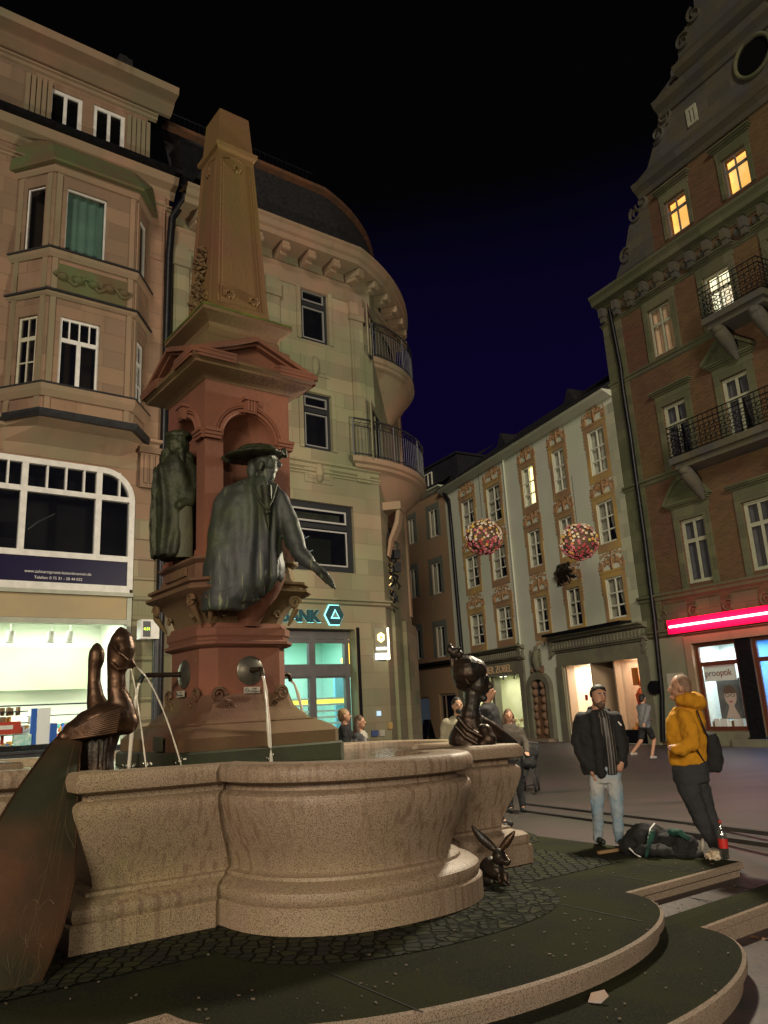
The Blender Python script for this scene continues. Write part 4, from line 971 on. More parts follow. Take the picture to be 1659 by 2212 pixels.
D.out('pole',m_zinc,T,sm=50)
a0,z1=px(305,1338,.7); a1,z0=px(343,1380,.7); D=MB(); D.pb(FL,a0,a1,z0,z1,.45,.72); D.out('housing',m_white,T)
D=MB(); D.pb(FL,a0+.04,a1-.20,z0+.04,z1-.04,.72,.728); sc_=D.out('screen',m_black,T)
text('4:31',.17,EM('green_digits',(.55,1,.05),2.2),sc_,'digits',FL.P((a0+a1-.16)/2,(z0+z1)/2,.731),U,(0,0,1),.004,width=(a1-a0-.24)*.78)
# projecting illuminated bank sign
SG=root('projecting_bank_sign',FCp.P(.3,px(830,1420)[1],0),'illuminated yellow and white bank sign box projecting from the corner pier','sign')
PS=PL(KP+U*-.25+Vv*.12,V((.97,.24,0)),V((.24,-.97,0)))
a0,z1=PS.px(808,1357); a1,z0=PS.px(839,1424); 
b=MB(); b.pb(PS,a0,a1,z0,z1,-.22,0); b.out('box',M('sign_grey',(.25,.24,.18)),SG)
zm=z0+(z1-z0)*.26
b=MB(); b.pb(PS,a1+.001,a1+.05,z0,z1,-.22,.0); b.out('glowing_edge',EM('sign_edge',(1,.95,.6),3.),SG)
b=MB(); b.pb(PS,a0,a1,z0,z0+(z1-z0)*.19,.001,.02); b.pb(PS,a0+.04,a1-.04,z0+(z1-z0)*.31,z0+(z1-z0)*.38,.001,.02); b.out('white_band',EM('sign_white',(.9,1,1),3.5),SG)
b=MB(); cx_=(a0+a1)/2; cz_=z0+(z1-z0)*.70; rr2=(a1-a0)*.30
b.prism(PS,[(cx_+rr2*math.cos(math.pi/3*i+math.pi/6),cz_+1.25*rr2*math.sin(math.pi/3*i+math.pi/6)) for i in range(6)],.001,.02); b.out('emblem',EM('sign_yellow',(1,.78,.25),3.),SG)
b=MB(); b.prism(PS,[(cx_+rr2*.5*math.cos(math.pi/2+2*math.pi/3*i),cz_+rr2*.6*math.sin(math.pi/2+2*math.pi/3*i)) for i in range(3)],.02,.03); b.out('emblem_triangle',EM('sign_amber',(.7,.30,.02),1.2),SG)
b=MB(); b.tube([PS.P(a0-.06,z0-.25,-.1),PS.P(a0-.06,z1,-.1)],.03,8); b.out('bracket_arm',m_black,SG)
# wrought iron clock sign
T=root('wrought_iron_sign',FCp.P(1.,px(840,1300)[1],.1),'black wrought iron emblem with gilded letters mounted on the bank corner','iron sign')
random.seed(11); b=MB(); g2=MB()
WI=PL(FCp.P(.9,0,.05),nC,-dC)
def wp(x,y,j=0): a,z=WI.px(x,y); return WI.P(a,z,j)
for i in range(44):
    y=1140+i*3.7; x=843+8*math.sin(i*1.9)+random.uniform(-5,5)+(y-1140)*.03
    b.tube([wp(x,y),wp(x+random.uniform(-9,9),y+random.uniform(4,16),random.uniform(-.1,.1)),wp(x+random.uniform(-6,6),y+random.uniform(12,26))],[.02,.035,.015],5)
b.tube([wp(838,1130),wp(845,1170),wp(848,1230),wp(850,1300)],[.01,.04,.05,.03],6)
b.box(wp(856,1198),(.10,.12,.13),rz=.3); b.box(wp(857,1226),(.10,.12,.13),rz=.3); b.out('ironwork',m_black,T,sm=60)
for i in range(16):
    y=1215+i*5; g2.tube([wp(843+5*math.sin(i*2.2),y,.06),wp(846+5*math.cos(i*1.7),y+6,.07)],.02,5)
g2.out('gilding',M('gilt',(.55,.42,.22),None,rough=.3,metal=.8),T,sm=60)
# ================================================================ right side of the square
J=gpt(1424,1608,-.1)
dB=V((math.sin(rad(29)),-math.cos(rad(29)),0)); nB=V((-math.cos(rad(29)),-math.sin(rad(29)),0))
FB=PL(V((J.x,J.y,0)),dB,nB)
dW=V((math.sin(rad(23)),-math.cos(rad(23)),0)); nW=V((-math.cos(rad(23)),-math.sin(rad(23)),0))
FW=PL(V((J.x,J.y,0)),dW,nW)
# ---------------------------------------------------------------- white painted house
sWl=FW.px(985,1400)[0]; zE=FW.px(1150,950)[1]
WH=root('white_painted_house',FW.P((sWl)/2,-.1),'white plaster house with ochre ornament painted round its rows of sash windows','painted house')
WW=Wall(FW,sWl,0,-.5,zE)
litW={(0,2):EM('warm_lit_room',(1,.80,.42),1.15),(0,3):EM('dim_lit_room',(1,.78,.45),.42),(0,4):EM('faint_lit_room',(1,.74,.42),.26)}
rows=[[((996,1076),(1027,1139)),((1050,1054),(1085,1119)),((1129,1018),(1162,1090)),((1196,983),(1231,1056)),((1272,940),(1320,1015))],
[((1006,1199),(1038,1256)),((1063,1192),(1098,1243)),((1140,1151),(1173,1222)),((1206,1120),(1242,1203)),((1288,1090),(1335,1168))],
[((1015,1325),(1048,1388)),((1072,1315),(1109,1379)),((1152,1295),(1186,1363)),((1221,1276),(1258,1350)),((1304,1252),(1351,1334))]]
rr3=[[WW.px(*q) for q in row] for row in rows]
cols=[sum((rr3[k][c][0]+rr3[k][c][1])/2 for k in range(3))/3 for c in range(5)]
wds=[sum((rr3[k][c][1]-rr3[k][c][0]) for k in range(3))/3 for c in range(5)]
zz=[(sum(r[2] for r in row)/5,sum(r[3] for r in row)/5) for row in rr3]
zz[1]=(zz[1][0],zz[1][1])
def scroll(b,pl,x,z,r,a0,sg,th,o,n=14,turn=1.3):
    b.tube([pl.P(x+sg*(r*(1-.7*i/n))*math.cos(a0+turn*2*math.pi*i/n),z+(r*(1-.7*i/n))*math.sin(a0+turn*2*math.pi*i/n),o) for i in range(n+1)],[th*(1-.5*i/n) for i in range(n+1)],5,flat=.5)
WWID=sum(wds)/5
print('white wds',wds,cols,zz,sWl)
random.seed(5)
for k in range(3):
    for c in range(5):
        w_=wds[c]; a=cols[c]; z0,z1=zz[k]; r=(a-w_/2,a+w_/2,z0,z1)
        lit=litW.get((k,c))
        win(WH,WW,r,(.5,),(.62,.31) if k else (.60,.30),fr=M('white_sash',(.60,.60,.50)) if (k==0 and c==0) else bpy.data.materials['white_sash'],bw=.065,o=-.03,gl=g_clear if lit else g_lite,curt=('drape' if k or not lit else 'full' if c!=2 else 'half',m_curt),lit=lit,depth=.6)
        b=MB(); e=.012; q=.19
        b.pb(FW,r[0]-q,r[0]-.003,z0-.32,z1+.2,-.01,e+.02); b.pb(FW,r[1]+.003,r[1]+q,z0-.32,z1+.2,-.01,e+.02); b.pb(FW,r[0],r[1],z1+.003,z1+.2,-.01,e+.02); b.pb(FW,r[0],r[1],z0-.32,z0-.003,-.01,e+.02)
        b.pb(FW,r[0]-q-.06,r[1]+q+.06,z1+.205,z1+.30,-.01,e+.035)
        sr=b.out('painted_surround',m_ochre,WH)
        b=MB(); h=.74 if k==0 else .58
        for sg in(-1,1):
            for i in range(7):
                t=i/6; x=a+sg*(w_/2+q-.02-t*.62); z=z1+.34+h*(.18+.5*math.sin(t*2.6)+random.uniform(-.08,.08))*.75
                scroll(b,FW,x,z,random.uniform(.09,.15),random.uniform(0,6),sg,.034,.02)
            scroll(b,FW,a+sg*(w_/2+q-.03),z1+.46,.20,1.2,sg,.045,.02); scroll(b,FW,a+sg*.22,z1+.34+h*.55,.20,.4,-sg,.045,.02)
            for i in range(5): b.tube([FW.P(a+sg*(w_/2+q+.02),z1+.15-i*.16,.015),FW.P(a+sg*(w_/2+q+.07),z1+.08-i*.16,.02),FW.P(a+sg*(w_/2+q),z1+.02-i*.16,.015)],.022,5)
            for i in range(4): scroll(b,FW,a+sg*(.12+i*.16),z0-.38-.09*abs(math.sin(i*1.4)),.085,i,sg,.026,.015)
            b.tube([FW.P(a+sg*(w_/2+q-.04),z1+.3,.02),FW.P(a+sg*(w_/2+q+.03),z1+.3+h*.45,.03),FW.P(a+sg*(w_/2+q-.06),z1+.3+h*.85,.02)],[.05,.04,.012],6,flat=.5)
        b.tube([FW.P(a,z1+.3,.02),FW.P(a,z1+.3+h*.6,.04),FW.P(a,z1+.3+h*1.15,.02)],[.14,.10,.012],7,flat=.35)
        b.tube([FW.P(a,z0-.34,.015),FW.P(a,z0-.62,.015)],[.11,.015],6,flat=.3)
        b.out('painted_ornament',m_ochre2,sr,sm=60)
# bronze shield on the front
T=root('wall_relief',FW.P(cols[3],zz[2][1]+.9,0),'dark bronze relief of draped figures between two windows of the white house','relief'); b=MB(); random.seed(8)
cx_,cz_=FW.px(1222,1236)
for i in range(16): b.tube([FW.P(cx_+random.uniform(-.45,.45),cz_+.35,.06),FW.P(cx_+random.uniform(-.6,.6),cz_,.16),FW.P(cx_+random.uniform(-.7,.7),cz_-random.uniform(.25,.5),.04)],[.05,.13,.04],6)
b.out('figures',m_bronzed,T,sm=60)
# mid downpipe / corner strip
b=MB(); a=FW.px(1118,1300)[0]; b.tube([FW.P(a,zz[2][0]-.9,.07),FW.P(a,zE,.07)],.05,8); b.out('rain_pipe',m_whitepl,WH,sm=60)
b=MB(); b.pb(FW,-.55,-.02,3.9,zE-.4,-.01,.035); b.out('corner_strip',M('pale_quoins',(.46,.46,.33),(.40,.42,.30),1,.9,bs=20,joints=(tuple(dW),.7,.5,.7)),WH)
b=MB(); band(b,FW,sWl-.1,.0,zE-.16,zE+.1,-.02,.50,((0,.25),(.3,.5),(.7,.9),(1,1))); b.out('eaves_moulding',m_whitepl,WH)
b=MB(); h=3.6; b.add([FW.P(sWl-.2,zE+.10,.55),FW.P(-.0,zE+.10,.55),FW.P(-.0,zE+h,-4.5),FW.P(sWl-.2,zE+h,-4.5),FW.P(sWl-.2,zE+.1,-9),FW.P(0,zE+.1,-9)],[(0,1,2,3),(3,2,5,4),(0,3,4),(1,5,2)]); b.out('roof',m_slate,WH)
for x,y in ((1078,915),(1224,830)):
    p,q=FW.px(x,y,-1.3)[0],zE+1.85; b=MB()
    b.add([FW.P(p-.55,q-.55,-1.3),FW.P(p+.55,q-.55,-1.3),FW.P(p,q+.30,-1.3),FW.P(p-.55,q-.55,-3.8),FW.P(p+.55,q-.55,-3.8),FW.P(p,q+.30,-3.8)],[(0,1,2),(3,5,4),(0,2,5,3),(1,4,5,2)]); b.out('dormer',m_slate,WH)
    b=MB(); b.add([FW.P(p-.3,q-.42,-1.28),FW.P(p+.3,q-.42,-1.28),FW.P(p,q+.05,-1.28)],[(0,1,2)]); b.out('dormer_gable',m_zinc,WH)
# shops
zb=FW.px(1300,1385)[1]
def shop(x0,x1,y0,y1,glassy,side,nm,col,em,pw,wm):
    a0=FW.px(x0,1500)[0]; a1=FW.px(x1,1500)[0]; z1=FW.px(*glassy)[1]
    return a0,a1,z1
m_pinkw=M('pink_lit_wall',(.75,.60,.46),(.72,.55,.42),1,.8); m_creamw=M('cream_lit_wall',(.66,.68,.48),(.6,.6,.4),1.2,.8)
s0,s1=FW.px(1225,1500)[0],FW.px(1392,1500)[0]; zt=FW.px(1364,1423)[1]
WW.hole((s0,s1,-.1,zt)); zs=.38
d0,d1=FW.px(1283,1500)[0],FW.px(1332,1500)[0]
room(WH,FW,s0,d0-.05,0,zt+.1,2.4,m_pinkw,60,(1,.95,.82),panels=2,em=2.5); R2=room(WH,FW,d1+.05,s1,0,zt+.1,2.4,m_pinkw,42,(1,.80,.62),panels=2,em=1.6)
b=MB(); b.pb(FW,d0-.05,d0+.02,0,zt,-1.2,-.02); b.pb(FW,d1-.02,d1+.05,0,zt,-1.2,-.02); b.pb(FW,s0,s0+.14,-.1,zt,-.4,-.02); b.pb(FW,s1-.08,s1,-.1,zt,-.4,-.02); b.out('shop_jambs',M('pink_jamb',(.42,.30,.20),None,rough=.7),WH)
b=MB(); b.pb(FW,d0+.02,d1-.02,0,zt,-1.25,-1.2); D_=b.out('shop_door',m_greyst,WH); b=MB(); b.pb(FW,(d0+d1)/2-.02,(d0+d1)/2+.02,0,zt-.4,-1.2,-1.17); b.out('door_rail',m_black,D_)
b=MB(); b.pb(FW,s0+.14,d0-.05,-.2,zs,-.35,-.04); b.pb(FW,d1+.05,s1-.08,-.2,zs,-.35,-.04); b.out('window_base',m_black,WH)
b=MB(); 
for p,q in((s0+.14,d0-.05),(d1+.05,s1-.08)): b.quad(*[FW.P(a,z,-.1) for a,z in((p,zs),(q,zs),(q,zt),(p,zt))])
b.out('shop_glass',g_clear,WH)
o_,r_=board(FW,(1363,1443),(1382,1480),-.5,M('orange_panel',(.55,.20,.04)),'poster','plain orange poster hanging in the right shop window of the white house','poster')
T=root('display_dummy',FW.P(FW.px(1388,1500)[0],.4,-.6),'orange-red dressed shop dummy at the right edge of the pink-lit window','dummy'); b=MB(); a,z=FW.px(1387,1500,-.6)
b.tube([FW.P(a,.4,-.6),FW.P(a,z-.3,-.6),FW.P(a,z,-.6),FW.P(a,z+.25,-.6)],[.26,.2,.24,.08],10); b.ell(FW.P(a,z+.42,-.6),(.11,.12,.15)); b.out('dressed_figure',M('orange_red_cloth',(.55,.06,.03),(.5,.12,.03),4),T,sm=60)
goods(R2,FW,1338,1384,1560,1580,-.5,10,2,(cR,cO,cW),9)
board(FW,(1263,1501),(1270,1513),-.3,cR,'price_card','small red card in the left shop window of the white house','card')
b=MB()   # portal fascia with dentils, right
f0,f1=FW.px(1208,1440)[0],FW.px(1404,1440)[0]
zf1=FW.px(1300,1372)[1]
b.pb(FW,f0,f1,zt+.005,zt+.55,-.02,.10); b.pb(FW,f0-.1,s0-.005,-.2,zt+.003,-.02,.12); b.pb(FW,s1+.005,f1+.1,-.2,zt+.003,-.02,.12)
band(b,FW,f0-.1,f1+.1,zt+.55,zt+.72,-.02,.22); b.pb(FW,f0,f1,zt+.725,zt+1.02,-.02,.10); band(b,FW,f0-.15,f1+.15,zt+1.03,zt+1.25,-.02,.42)
b.out('shop_surround',m_greyst,WH)
b=MB(); x=f0+.1
while x<f1-.1: b.pb(FW,x,x+.09,zt+.74,zt+1.0,.10,.19); x+=.2
b.out('dentils',m_greyst,WH)
b=MB(); b.pb(FW,f0-.2,f1-.6,zt+1.27,zt+1.38,.05,.6); b.out('folded_awning',m_black,WH)
b=MB()
for i in range(26): scroll(b,FW,f0-.25+random.uniform(-.12,.12),zt+.5+i*.03,.10,i,1,.035,.14)
for i in range(20): scroll(b,FW,f1+.0+random.uniform(-.08,.08),zt+.2+i*.03,.07,i,1,.03,.14)
b.out('carved_console',m_greyst,WH,sm=60)
# left shop (jeweller)
g0,g1=FW.px(1000,1500)[0],FW.px(1131,1500)[0]; zt2=FW.px(1100,1459)[1]; m0=FW.px(1068,1500)[0]
WW.hole((g0+.3,g1,-.1,zt2))
R3=room(WH,FW,g0+.3,g1,0,zt2+.1,2.0,m_creamw,55,(1,.98,.78),panels=2,em=3)
b=MB(); b.pb(FW,g0+.3,g1,-.2,.45,-.3,-.03); b.pb(FW,m0-.25,m0,-.2,zt2,-.4,-.02); b.out('window_base',m_greyst,WH)
b=MB(); b.quad(*[FW.P(a,z,-.1) for a,z in((g0+.3,.45),(g1,.45),(g1,zt2),(g0+.3,zt2))]); b.out('shop_glass',g_clear,WH)
b=MB(); b.pb(FW,g0-.2,g1+.35,zt2+.005,zt2+.62,-.02,.10); b.pb(FW,g1+.005,g1+.35,-.2,zt2+.003,-.02,.14); b.pb(FW,g0-.2,g0+.295,-.2,zt2+.003,-.02,.14)
band(b,FW,g0-.3,g1+.45,zt2+.62,zt2+.80,-.02,.24); b.pb(FW,g0-.2,g1+.35,zt2+.805,zt2+1.08,-.02,.10); band(b,FW,g0-.3,g1+.45,zt2+1.09,zt2+1.3,-.02,.36); b.out('shop_surround',m_greyst,WH)
b=MB(); x=g0
while x<g1+.2: b.pb(FW,x,x+.08,zt2+.82,zt2+1.06,.10,.18); x+=.18
b.out('dentils',m_greyst,WH)
b=MB()
for i in range(22): scroll(b,FW,g1+.22+random.uniform(-.08,.08),zt2+.7+i*.03,.09,i,1,.03,.18)
b.out('carved_console',m_greyst,WH,sm=60)
c=FW.px(1077,1443); text('ATELIER ZOBEL',.40,M('gold_letter',(.62,.42,.25),None,rough=.4),WH,'fascia_letters',FW.P((FW.px(1109,1443)[0]+FW.px(1032,1443)[0])/2,zt2+.31,.115),dW,(0,0,1),.01,bold=.006,width=FW.px(1109,1443)[0]-FW.px(1032,1443)[0])
for i in range(2):
    a,z=FW.px(1088+i*24,1465,-.5); b=MB(); b.tube([FW.P(a,zt2+.05,-.5),FW.P(a+.05,zt2-.14,-.45)],.05,8); b.out('spotlight',m_zinc,R3)
b=MB()
for i in range(14): 
    a=m0+.2+i*(g1-m0-.3)/14; b.ell(FW.P(a,.55+.25*abs(math.sin(i*2.1)),-.5),(.07,.07,.10),n=8,k=5)
b.out('jewellery_display',M('pale_gold',(.7,.6,.35),None,rough=.3),R3,sm=60)
# carved doorway with coat of arms between the shops
pa,pb_=FW.px(1150,1530)[0],FW.px(1200,1530)[0]; pc=(pa+pb_)/2; hw=(pb_-pa)/2; zs_=FW.px(1175,1485)[1]; iw=hw*.68
pts=[(pc-iw,-.1)]+[(pc-iw*math.cos(math.pi*i/12),zs_+iw*.6*math.sin(math.pi*i/12)) for i in range(13)]+[(pc+iw,-.1)]
ptsO=[(pc-hw,-.1)]+[(pc-hw*math.cos(math.pi*i/12),zs_+hw*.75*math.sin(math.pi*i/12)) for i in range(13)]+[(pc+hw,-.1)]
T=root('carved_doorway',FW.P(pc,-.1,0),'round-arched stone doorway with tall carved brown wooden doors between the two shops','doorway')
b=MB(); n=len(pts)
for i in range(n-1): b.hexa([FW.P(x,z,o) for o in(-.01,.22) for x,z in(ptsO[i],ptsO[i+1],pts[i+1],pts[i])])
b.out('arch',m_greyst,T)
b=MB(); b.prism(FW,pts,.005,.03); b.out('dark_fanlight',m_void,T)
for s in(-1,1):
    b=MB(); b.pb(FW,*sorted((pc+s*.02,pc+s*(iw-.03))),.0,zs_-.35,.03,.10)
    for i in range(9): b.ell(FW.P(pc+s*iw*.5+.05*math.sin(i*2),.3+i*.33,.10),(.16,.05,.17),n=8,k=5)
    b.out('door_leaf',M('reddish_wood',(.16,.085,.045),(.11,.06,.035),3,.6,bs=20,bd=.02) if s<0 else bpy.data.materials['reddish_wood'],T,sm=50)
b=MB(); b.pb(FW,pc-hw,pc+hw,-.2,.02,.0,.5); b.out('door_step',m_step,T)
T=root('coat_of_arms',FW.P(pc,zs_+.6,.1),'carved stone coat of arms with a crest standing above the arched doorway','coat of arms')
b=MB(); c=FW.px(1172,1425); random.seed(4)
b.tube([FW.P(pc,zs_+hw*.7,.1),FW.P(pc,c[1]-.35,.14),FW.P(pc,c[1],.18),FW.P(pc,c[1]+.35,.14),FW.P(pc,c[1]+.42,.12),FW.P(pc,c[1]+.6,.1)],[.08,.32,.36,.30,.14,.17],8,flat=.5)
for s in(-1,1):
    for i in range(7): scroll(b,FW,pc+s*.33,c[1]-.35+i*.12,.10,i,s,.045,.16)
b.out('shield',m_greyst,T,sm=60)
WW.build('wall',m_whitepl,WH)
# ---------------------------------------------------------------- orange house
K=FW.P(sWl,0,0); dO=V((math.sin(rad(30)),-math.cos(rad(30)),0)); nO=V((-math.cos(rad(30)),-math.sin(rad(30)),0)); FO=PL(K,dO,nO)
OR=root('orange_house',FO.P(-2.5,-.1),'narrow dull orange plaster house with grey shutters-like surrounds behind the bank corner','house')
sOl=FO.px(845,1400)[0]; zEo=FO.px(930,1066)[1]; WO=Wall(FO,sOl,0,-.5,zEo)
orw=[[((881,1124),(897,1172)),((926,1104),(947,1156))],[((884,1232),(902,1290)),((932,1219),(955,1280))],[((890,1362),(911,1423)),((941,1354),(964,1418))]]
m_olv=M('grey_green_surround',(.13,.135,.105),(.115,.12,.10),2,.9)
for row in orw:
    for q in row:
        r=WO.px(*q); win(OR,WO,r,(.5,),(),bw=.06,o=-.04,gl=g_lite,fr=bpy.data.materials['white_sash'],curt=('half',m_curt)); s_=surround(OR,WO,r,m_olv,.30,.03)
        b=MB(); 
        for s in(-1,1): b.tube([FO.P((r[0]+r[1])/2+s*.6,r[2]-.35,.03),FO.P((r[0]+r[1])/2+s*.6,r[2]-.75,.02)],[.09,.02],5,flat=.4)
        b.out('painted_drop',m_ochre2,OR)
b=MB(); z=FO.px(925,1435)[1]; band(b,FO,sOl,-.05,z-.28,z+.05,-.02,.40); b.out('shop_canopy',m_black,OR); zc_=z
b=MB(); band(b,FO,sOl,-.02,zEo-.12,zEo+.12,-.02,.4); b.out('eaves',m_whitepl,OR)
r=WO.px((885,1508),(933,1604)); r=(r[0],r[1],.5,r[3]); win(OR,WO,r,(),(),bw=.10,o=-.1,fr=m_sandtrim,gl=g_dark,lit=EM('dim_shop',(.25,.3,.36),.16))
r=(FO.px(948,1500)[0],-.35,-.1,r[3]+.1); win(OR,WO,r,(.3,),(),bw=.10,o=-.1,fr=m_sandtrim,gl=g_dark)
WO.build('wall',m_orange,OR)
b=MB(); z=zEo+.12
b.add([FO.P(sOl,z,.4),FO.P(-.05,z,.4),FO.P(-.05,z+3,-4),FO.P(sOl,z+3,-4)],[(0,1,2,3)]); b.out('roof',m_slate,OR)
d0=FO.px(925,1030,-.3)[0]; z1=FO.px(950,993,-.3)[1]; b=MB(); b.pb(FO,d0-1.3,d0+2.6,z+.1,z1,-3.2,-.6); b.pb(FO,d0-1.4,d0+2.7,z1+.003,z1+.12,-3.3,-.5); DM=b.out('roof_dormer',m_zinc,OR)
b=MB(); a=d0-.9; frame(b,FO,(a,a+.9,z+.35,z1-.3),(.5,),(),.06,-.54); b.out('dormer_window',bpy.data.materials['white_sash'],DM)
# black downpipe between the houses, second one at brick house
def pipe(pl,pts,r,lab,o=.14,mt=None):
    b=MB(); P_=[pl.P(*pl.px(x,y,o),o) for x,y in pts]; b.tube(P_,r,9); b.out('downpipe',mt or m_black,org=P_[-1],sm=60,label=lab,cat='downpipe')
pipe(FW,[(948,1043),(955,1060),(969,1080),(975,1140),(990,1318),(1003,1470)],.10,'thick black downpipe between the orange house and the white painted house')
pipe(FB,[(1316,668),(1340,790),(1346,842),(1360,930),(1375,1040),(1392,1160),(1405,1268),(1413,1330),(1430,1500),(1432,1600)],.085,'dark grey downpipe along the left edge of the brick gabled house')
board_sign=[]
T=root('pavement_sign',FO.P(FO.px(915,1590)[0],-.1,2),'dark A-shaped pavement sign standing before the shop of the orange house','pavement sign')
for s in(-1,1):
    b=MB(); c0=FO.P(*FO.px(925,1590,2),2); c0.z=-.1; b.hexa([c0+FO.d*(x)+FO.n*(s*(.28-.26*t)+y)+V((0,0,1.05*t)) for t,y0 in((0,0),(1,0)) for x,y in((-.3,-.015),(-.3,.015),(.3,.015),(.3,-.015))]); b.out('board',m_black,T)
# ---------------------------------------------------------------- brick gabled house
sEnd=9.0; zMC=FB.px(1309,640,.4)[1]; zMC=(zMC+FB.px(1510,515,.4)[1])/2
BR_=root('brick_gabled_house',FB.P(3,-.1),'tall red brick house with olive stone dressings and a stepped scroll gable','gabled house')
WR=Wall(FB,0,sEnd,-.5,zMC)
m_lw=EM('curtained_lamp_light',(1,.80,.55),.62,(1,.95,.75),2.0); m_la=EM('amber_lamp_light',(1,.52,.13),.62,(1,.60,.20),1.4)
m_scurt=M('striped_curtain',(.62,.42,.28),(.5,.36,.24),3)
m_fr2=M('olive_white_frame',(.36,.37,.27),(.30,.31,.23),3)
m_frl=M('grey_lilac_frame',(.16,.15,.14))
def bw_(TL,BR,BL=None):
    r=list(WR.px(TL,BR))
    if BL: r[2]=FB.px(*BL)[1]
    return tuple(r)
wB=[bw_((1409,680),(1460,752),(1427,768)),bw_((1526,603),(1596,675),(1543,697))]
wC=[bw_((1437,889),(1495,975),(1455,995)),bw_((1560,826),(1630,941),(1580,960))]
wD=[bw_((1470,1135),(1535,1248),(1487,1258)),bw_((1602,1094),(1690,1220),(1624,1232))]
cx1=[sum((w[i][0]+w[i][1])/2 for w in(wB,wC,wD))/3 for i in range(2)]
ww=sum(w[i][1]-w[i][0] for w in(wB,wC,wD) for i in range(2))/6
print('brick cols',cx1,ww,wB,wC,wD)
gap=cx1[1]-cx1[0]; ww*=1.16
for q_ in(wB,wC,wD):
    for k_ in(0,1): q_[k_]=(q_[k_][0],q_[k_][1],q_[k_][2]-.05,q_[k_][3]+.12)
def mid(w,i): return sum(x[i] for x in w)/2
for nm,w in(('B',wB),('C',wC),('D',wD)):
    z0,z1=mid(w,2),mid(w,3)
    for ci in range(3):
        a=cx1[0]+gap*ci
        if a+ww/2>sEnd: continue
        r=(a-ww/2,a+ww/2,z0,z1)
        if nm=='B': win(BR_,WR,r,(.5,),((.66,.10),),fr=m_fr2,bw=.06,o=-.04,gl=g_clear,curt=('full',m_scurt) if ci!=1 else None,lit=m_lw)
        else: win(BR_,WR,r,(.5,),((.66,.13),),fr=m_fr2,bw=.11,o=-.07,gl=g_lite,curt=('full' if nm=='D' else 'drape',M('grey_lace',(.13,.13,.15),(.10,.10,.12),4)))
        surround(BR_,WR,r,m_quoin,.22,.08,hood=1 if nm!='D' or ci else 1,foot=.25)
        hz_=z1+.22+.40; p0=FB
        if (nm=='C' and ci==1) or (nm=='D' and ci==0):
            b=MB(); hw_=ww/2+.42
            if nm=='C':
                b.prism(FB,[(a-hw_,hz_+.02),(a+hw_,hz_+.02),(a,hz_+.72)],-.02,.10)
                for s in(-1,1):
                    pt=[(a+s*(hw_+.05),hz_+.02),(a+s*(hw_+.05),hz_+.14),(a,hz_+.92),(a,hz_+.78)]; b.prism(FB,pt if s<0 else pt[::-1],-.02,.30)
            else:
                A=[(a-hw_+2*hw_*i/16,hz_+.02+.75*math.sin(math.pi*i/16)) for i in range(17)]; b.prism(FB,A,-.02,.08)
                A2=[(a-(hw_+.08)+2*(hw_+.08)*i/16,hz_+.02+.9*math.sin(math.pi*i/16)) for i in range(17)]
                for i in range(16): b.hexa([FB.P(x,z,o) for o in(-.02,.22) for x,z in(A[i],A[i+1],A2[i+1],A2[i])])
            b.out('pediment',m_quoin,BR_)
# belts
b=MB()
zb1=FB.px(1346,826)[1]; zb2=FB.px(1376,1040)[1]; zb3=FB.px(1405,1272)[1]; zb4=FB.px(1420,1338)[1]
print('belts',zb1,zb2,zb3,zb4,'cornice',zMC)
for z,h,o in((mid(wB,2)-.28,.24,.14),(mid(wC,2)-.34,.26,.16),(mid(wD,2)-.30,.28,.18),(mid(wD,2)-1.55,.26,.16)): band(b,FB,-.02,sEnd,z-h/2,z+h/2,-.02,o)
b.out('belt_courses',m_quoin,BR_)
b=MB()
for z0,z1 in((-.3,mid(wD,2)-1.7),): pass
b.pb(FB,.0,.95,mid(wD,2)-1.4,zMC-.3,-.01,.035); b.out('corner_quoins',m_quoin,BR_)
b=MB()
for i in range(4):
    x=.95+i*(gap*.55) ; z=mid(wD,2)-.93; b.pb(FB,x+.12,x+gap*.55-.3,z-.42,z+.36,-.01,.04)
    scroll(b,FB,x,z,.22,.5*i,1,.05,.05)
b.out('apron_stones',m_quoin,BR_)
# ornate main cornice with consoles
b=MB(); band(b,FB,-.05,sEnd,zMC-.95,zMC-.80,-.02,.12); band(b,FB,-.12,sEnd,zMC-.15,zMC+.42,-.02,.50,((0,.15),(.25,.3),(.3,.75),(.6,.8),(.8,1),(1,1))); b.out('main_cornice',m_quoin,BR_)
b=MB(); x=.1
while x<sEnd: 
    b.pb(FB,x,x+.22,zMC-.55,zMC-.17,-.02,.30); b.pb(FB,x+.02,x+.20,zMC-.78,zMC-.56,-.02,.25); b.ell(FB.P(x+.48,zMC-.46,.03),(.15,.15,.17),n=10,k=6); x+=.72
b.out('cornice_consoles',m_gable,BR_)
# gable above the cornice
OUT=[(1331,602),(1351,546),(1359,489),(1383,459),(1381,422),(1362,407),(1397,367),(1402,350),(1410,320),(1421,280),(1421,238),(1406,228),(1430,195),(1450,171),(1448,160),(1450,146),(1466,128),(1464,112),(1473,70),(1500,25),(1498,0),(1510,-30),(1530,-80),(1570,-140)]
gp=[FB.px(x,y) for x,y in OUT]; gp=[(max(a,-.35),z) for a,z in gp]
for i in range(1,len(gp)): 
    if gp[i][1]<=gp[i-1][1]: gp[i]=(gp[i][0],gp[i-1][1]+.02)
gcx=5.6; ztop=gp[-1][1]
G=Wall(FB,0,sEnd,zMC,ztop); 
wA=[bw_((1443,449),(1485,487),(1453,511)),bw_((1564,350),(1617,387),(1580,416))]
zA0,zA1=mid(wA,2),mid(wA,3); wa=[(x[0]+x[1])/2 for x in wA]; wwa=sum(x[1]-x[0] for x in wA)/2*1.35; zA0-=.06; zA1+=.18
wT=bw_((1482,240),(1512,272),(1490,275))
print('gable',gp,wA,wT)
hol=[]
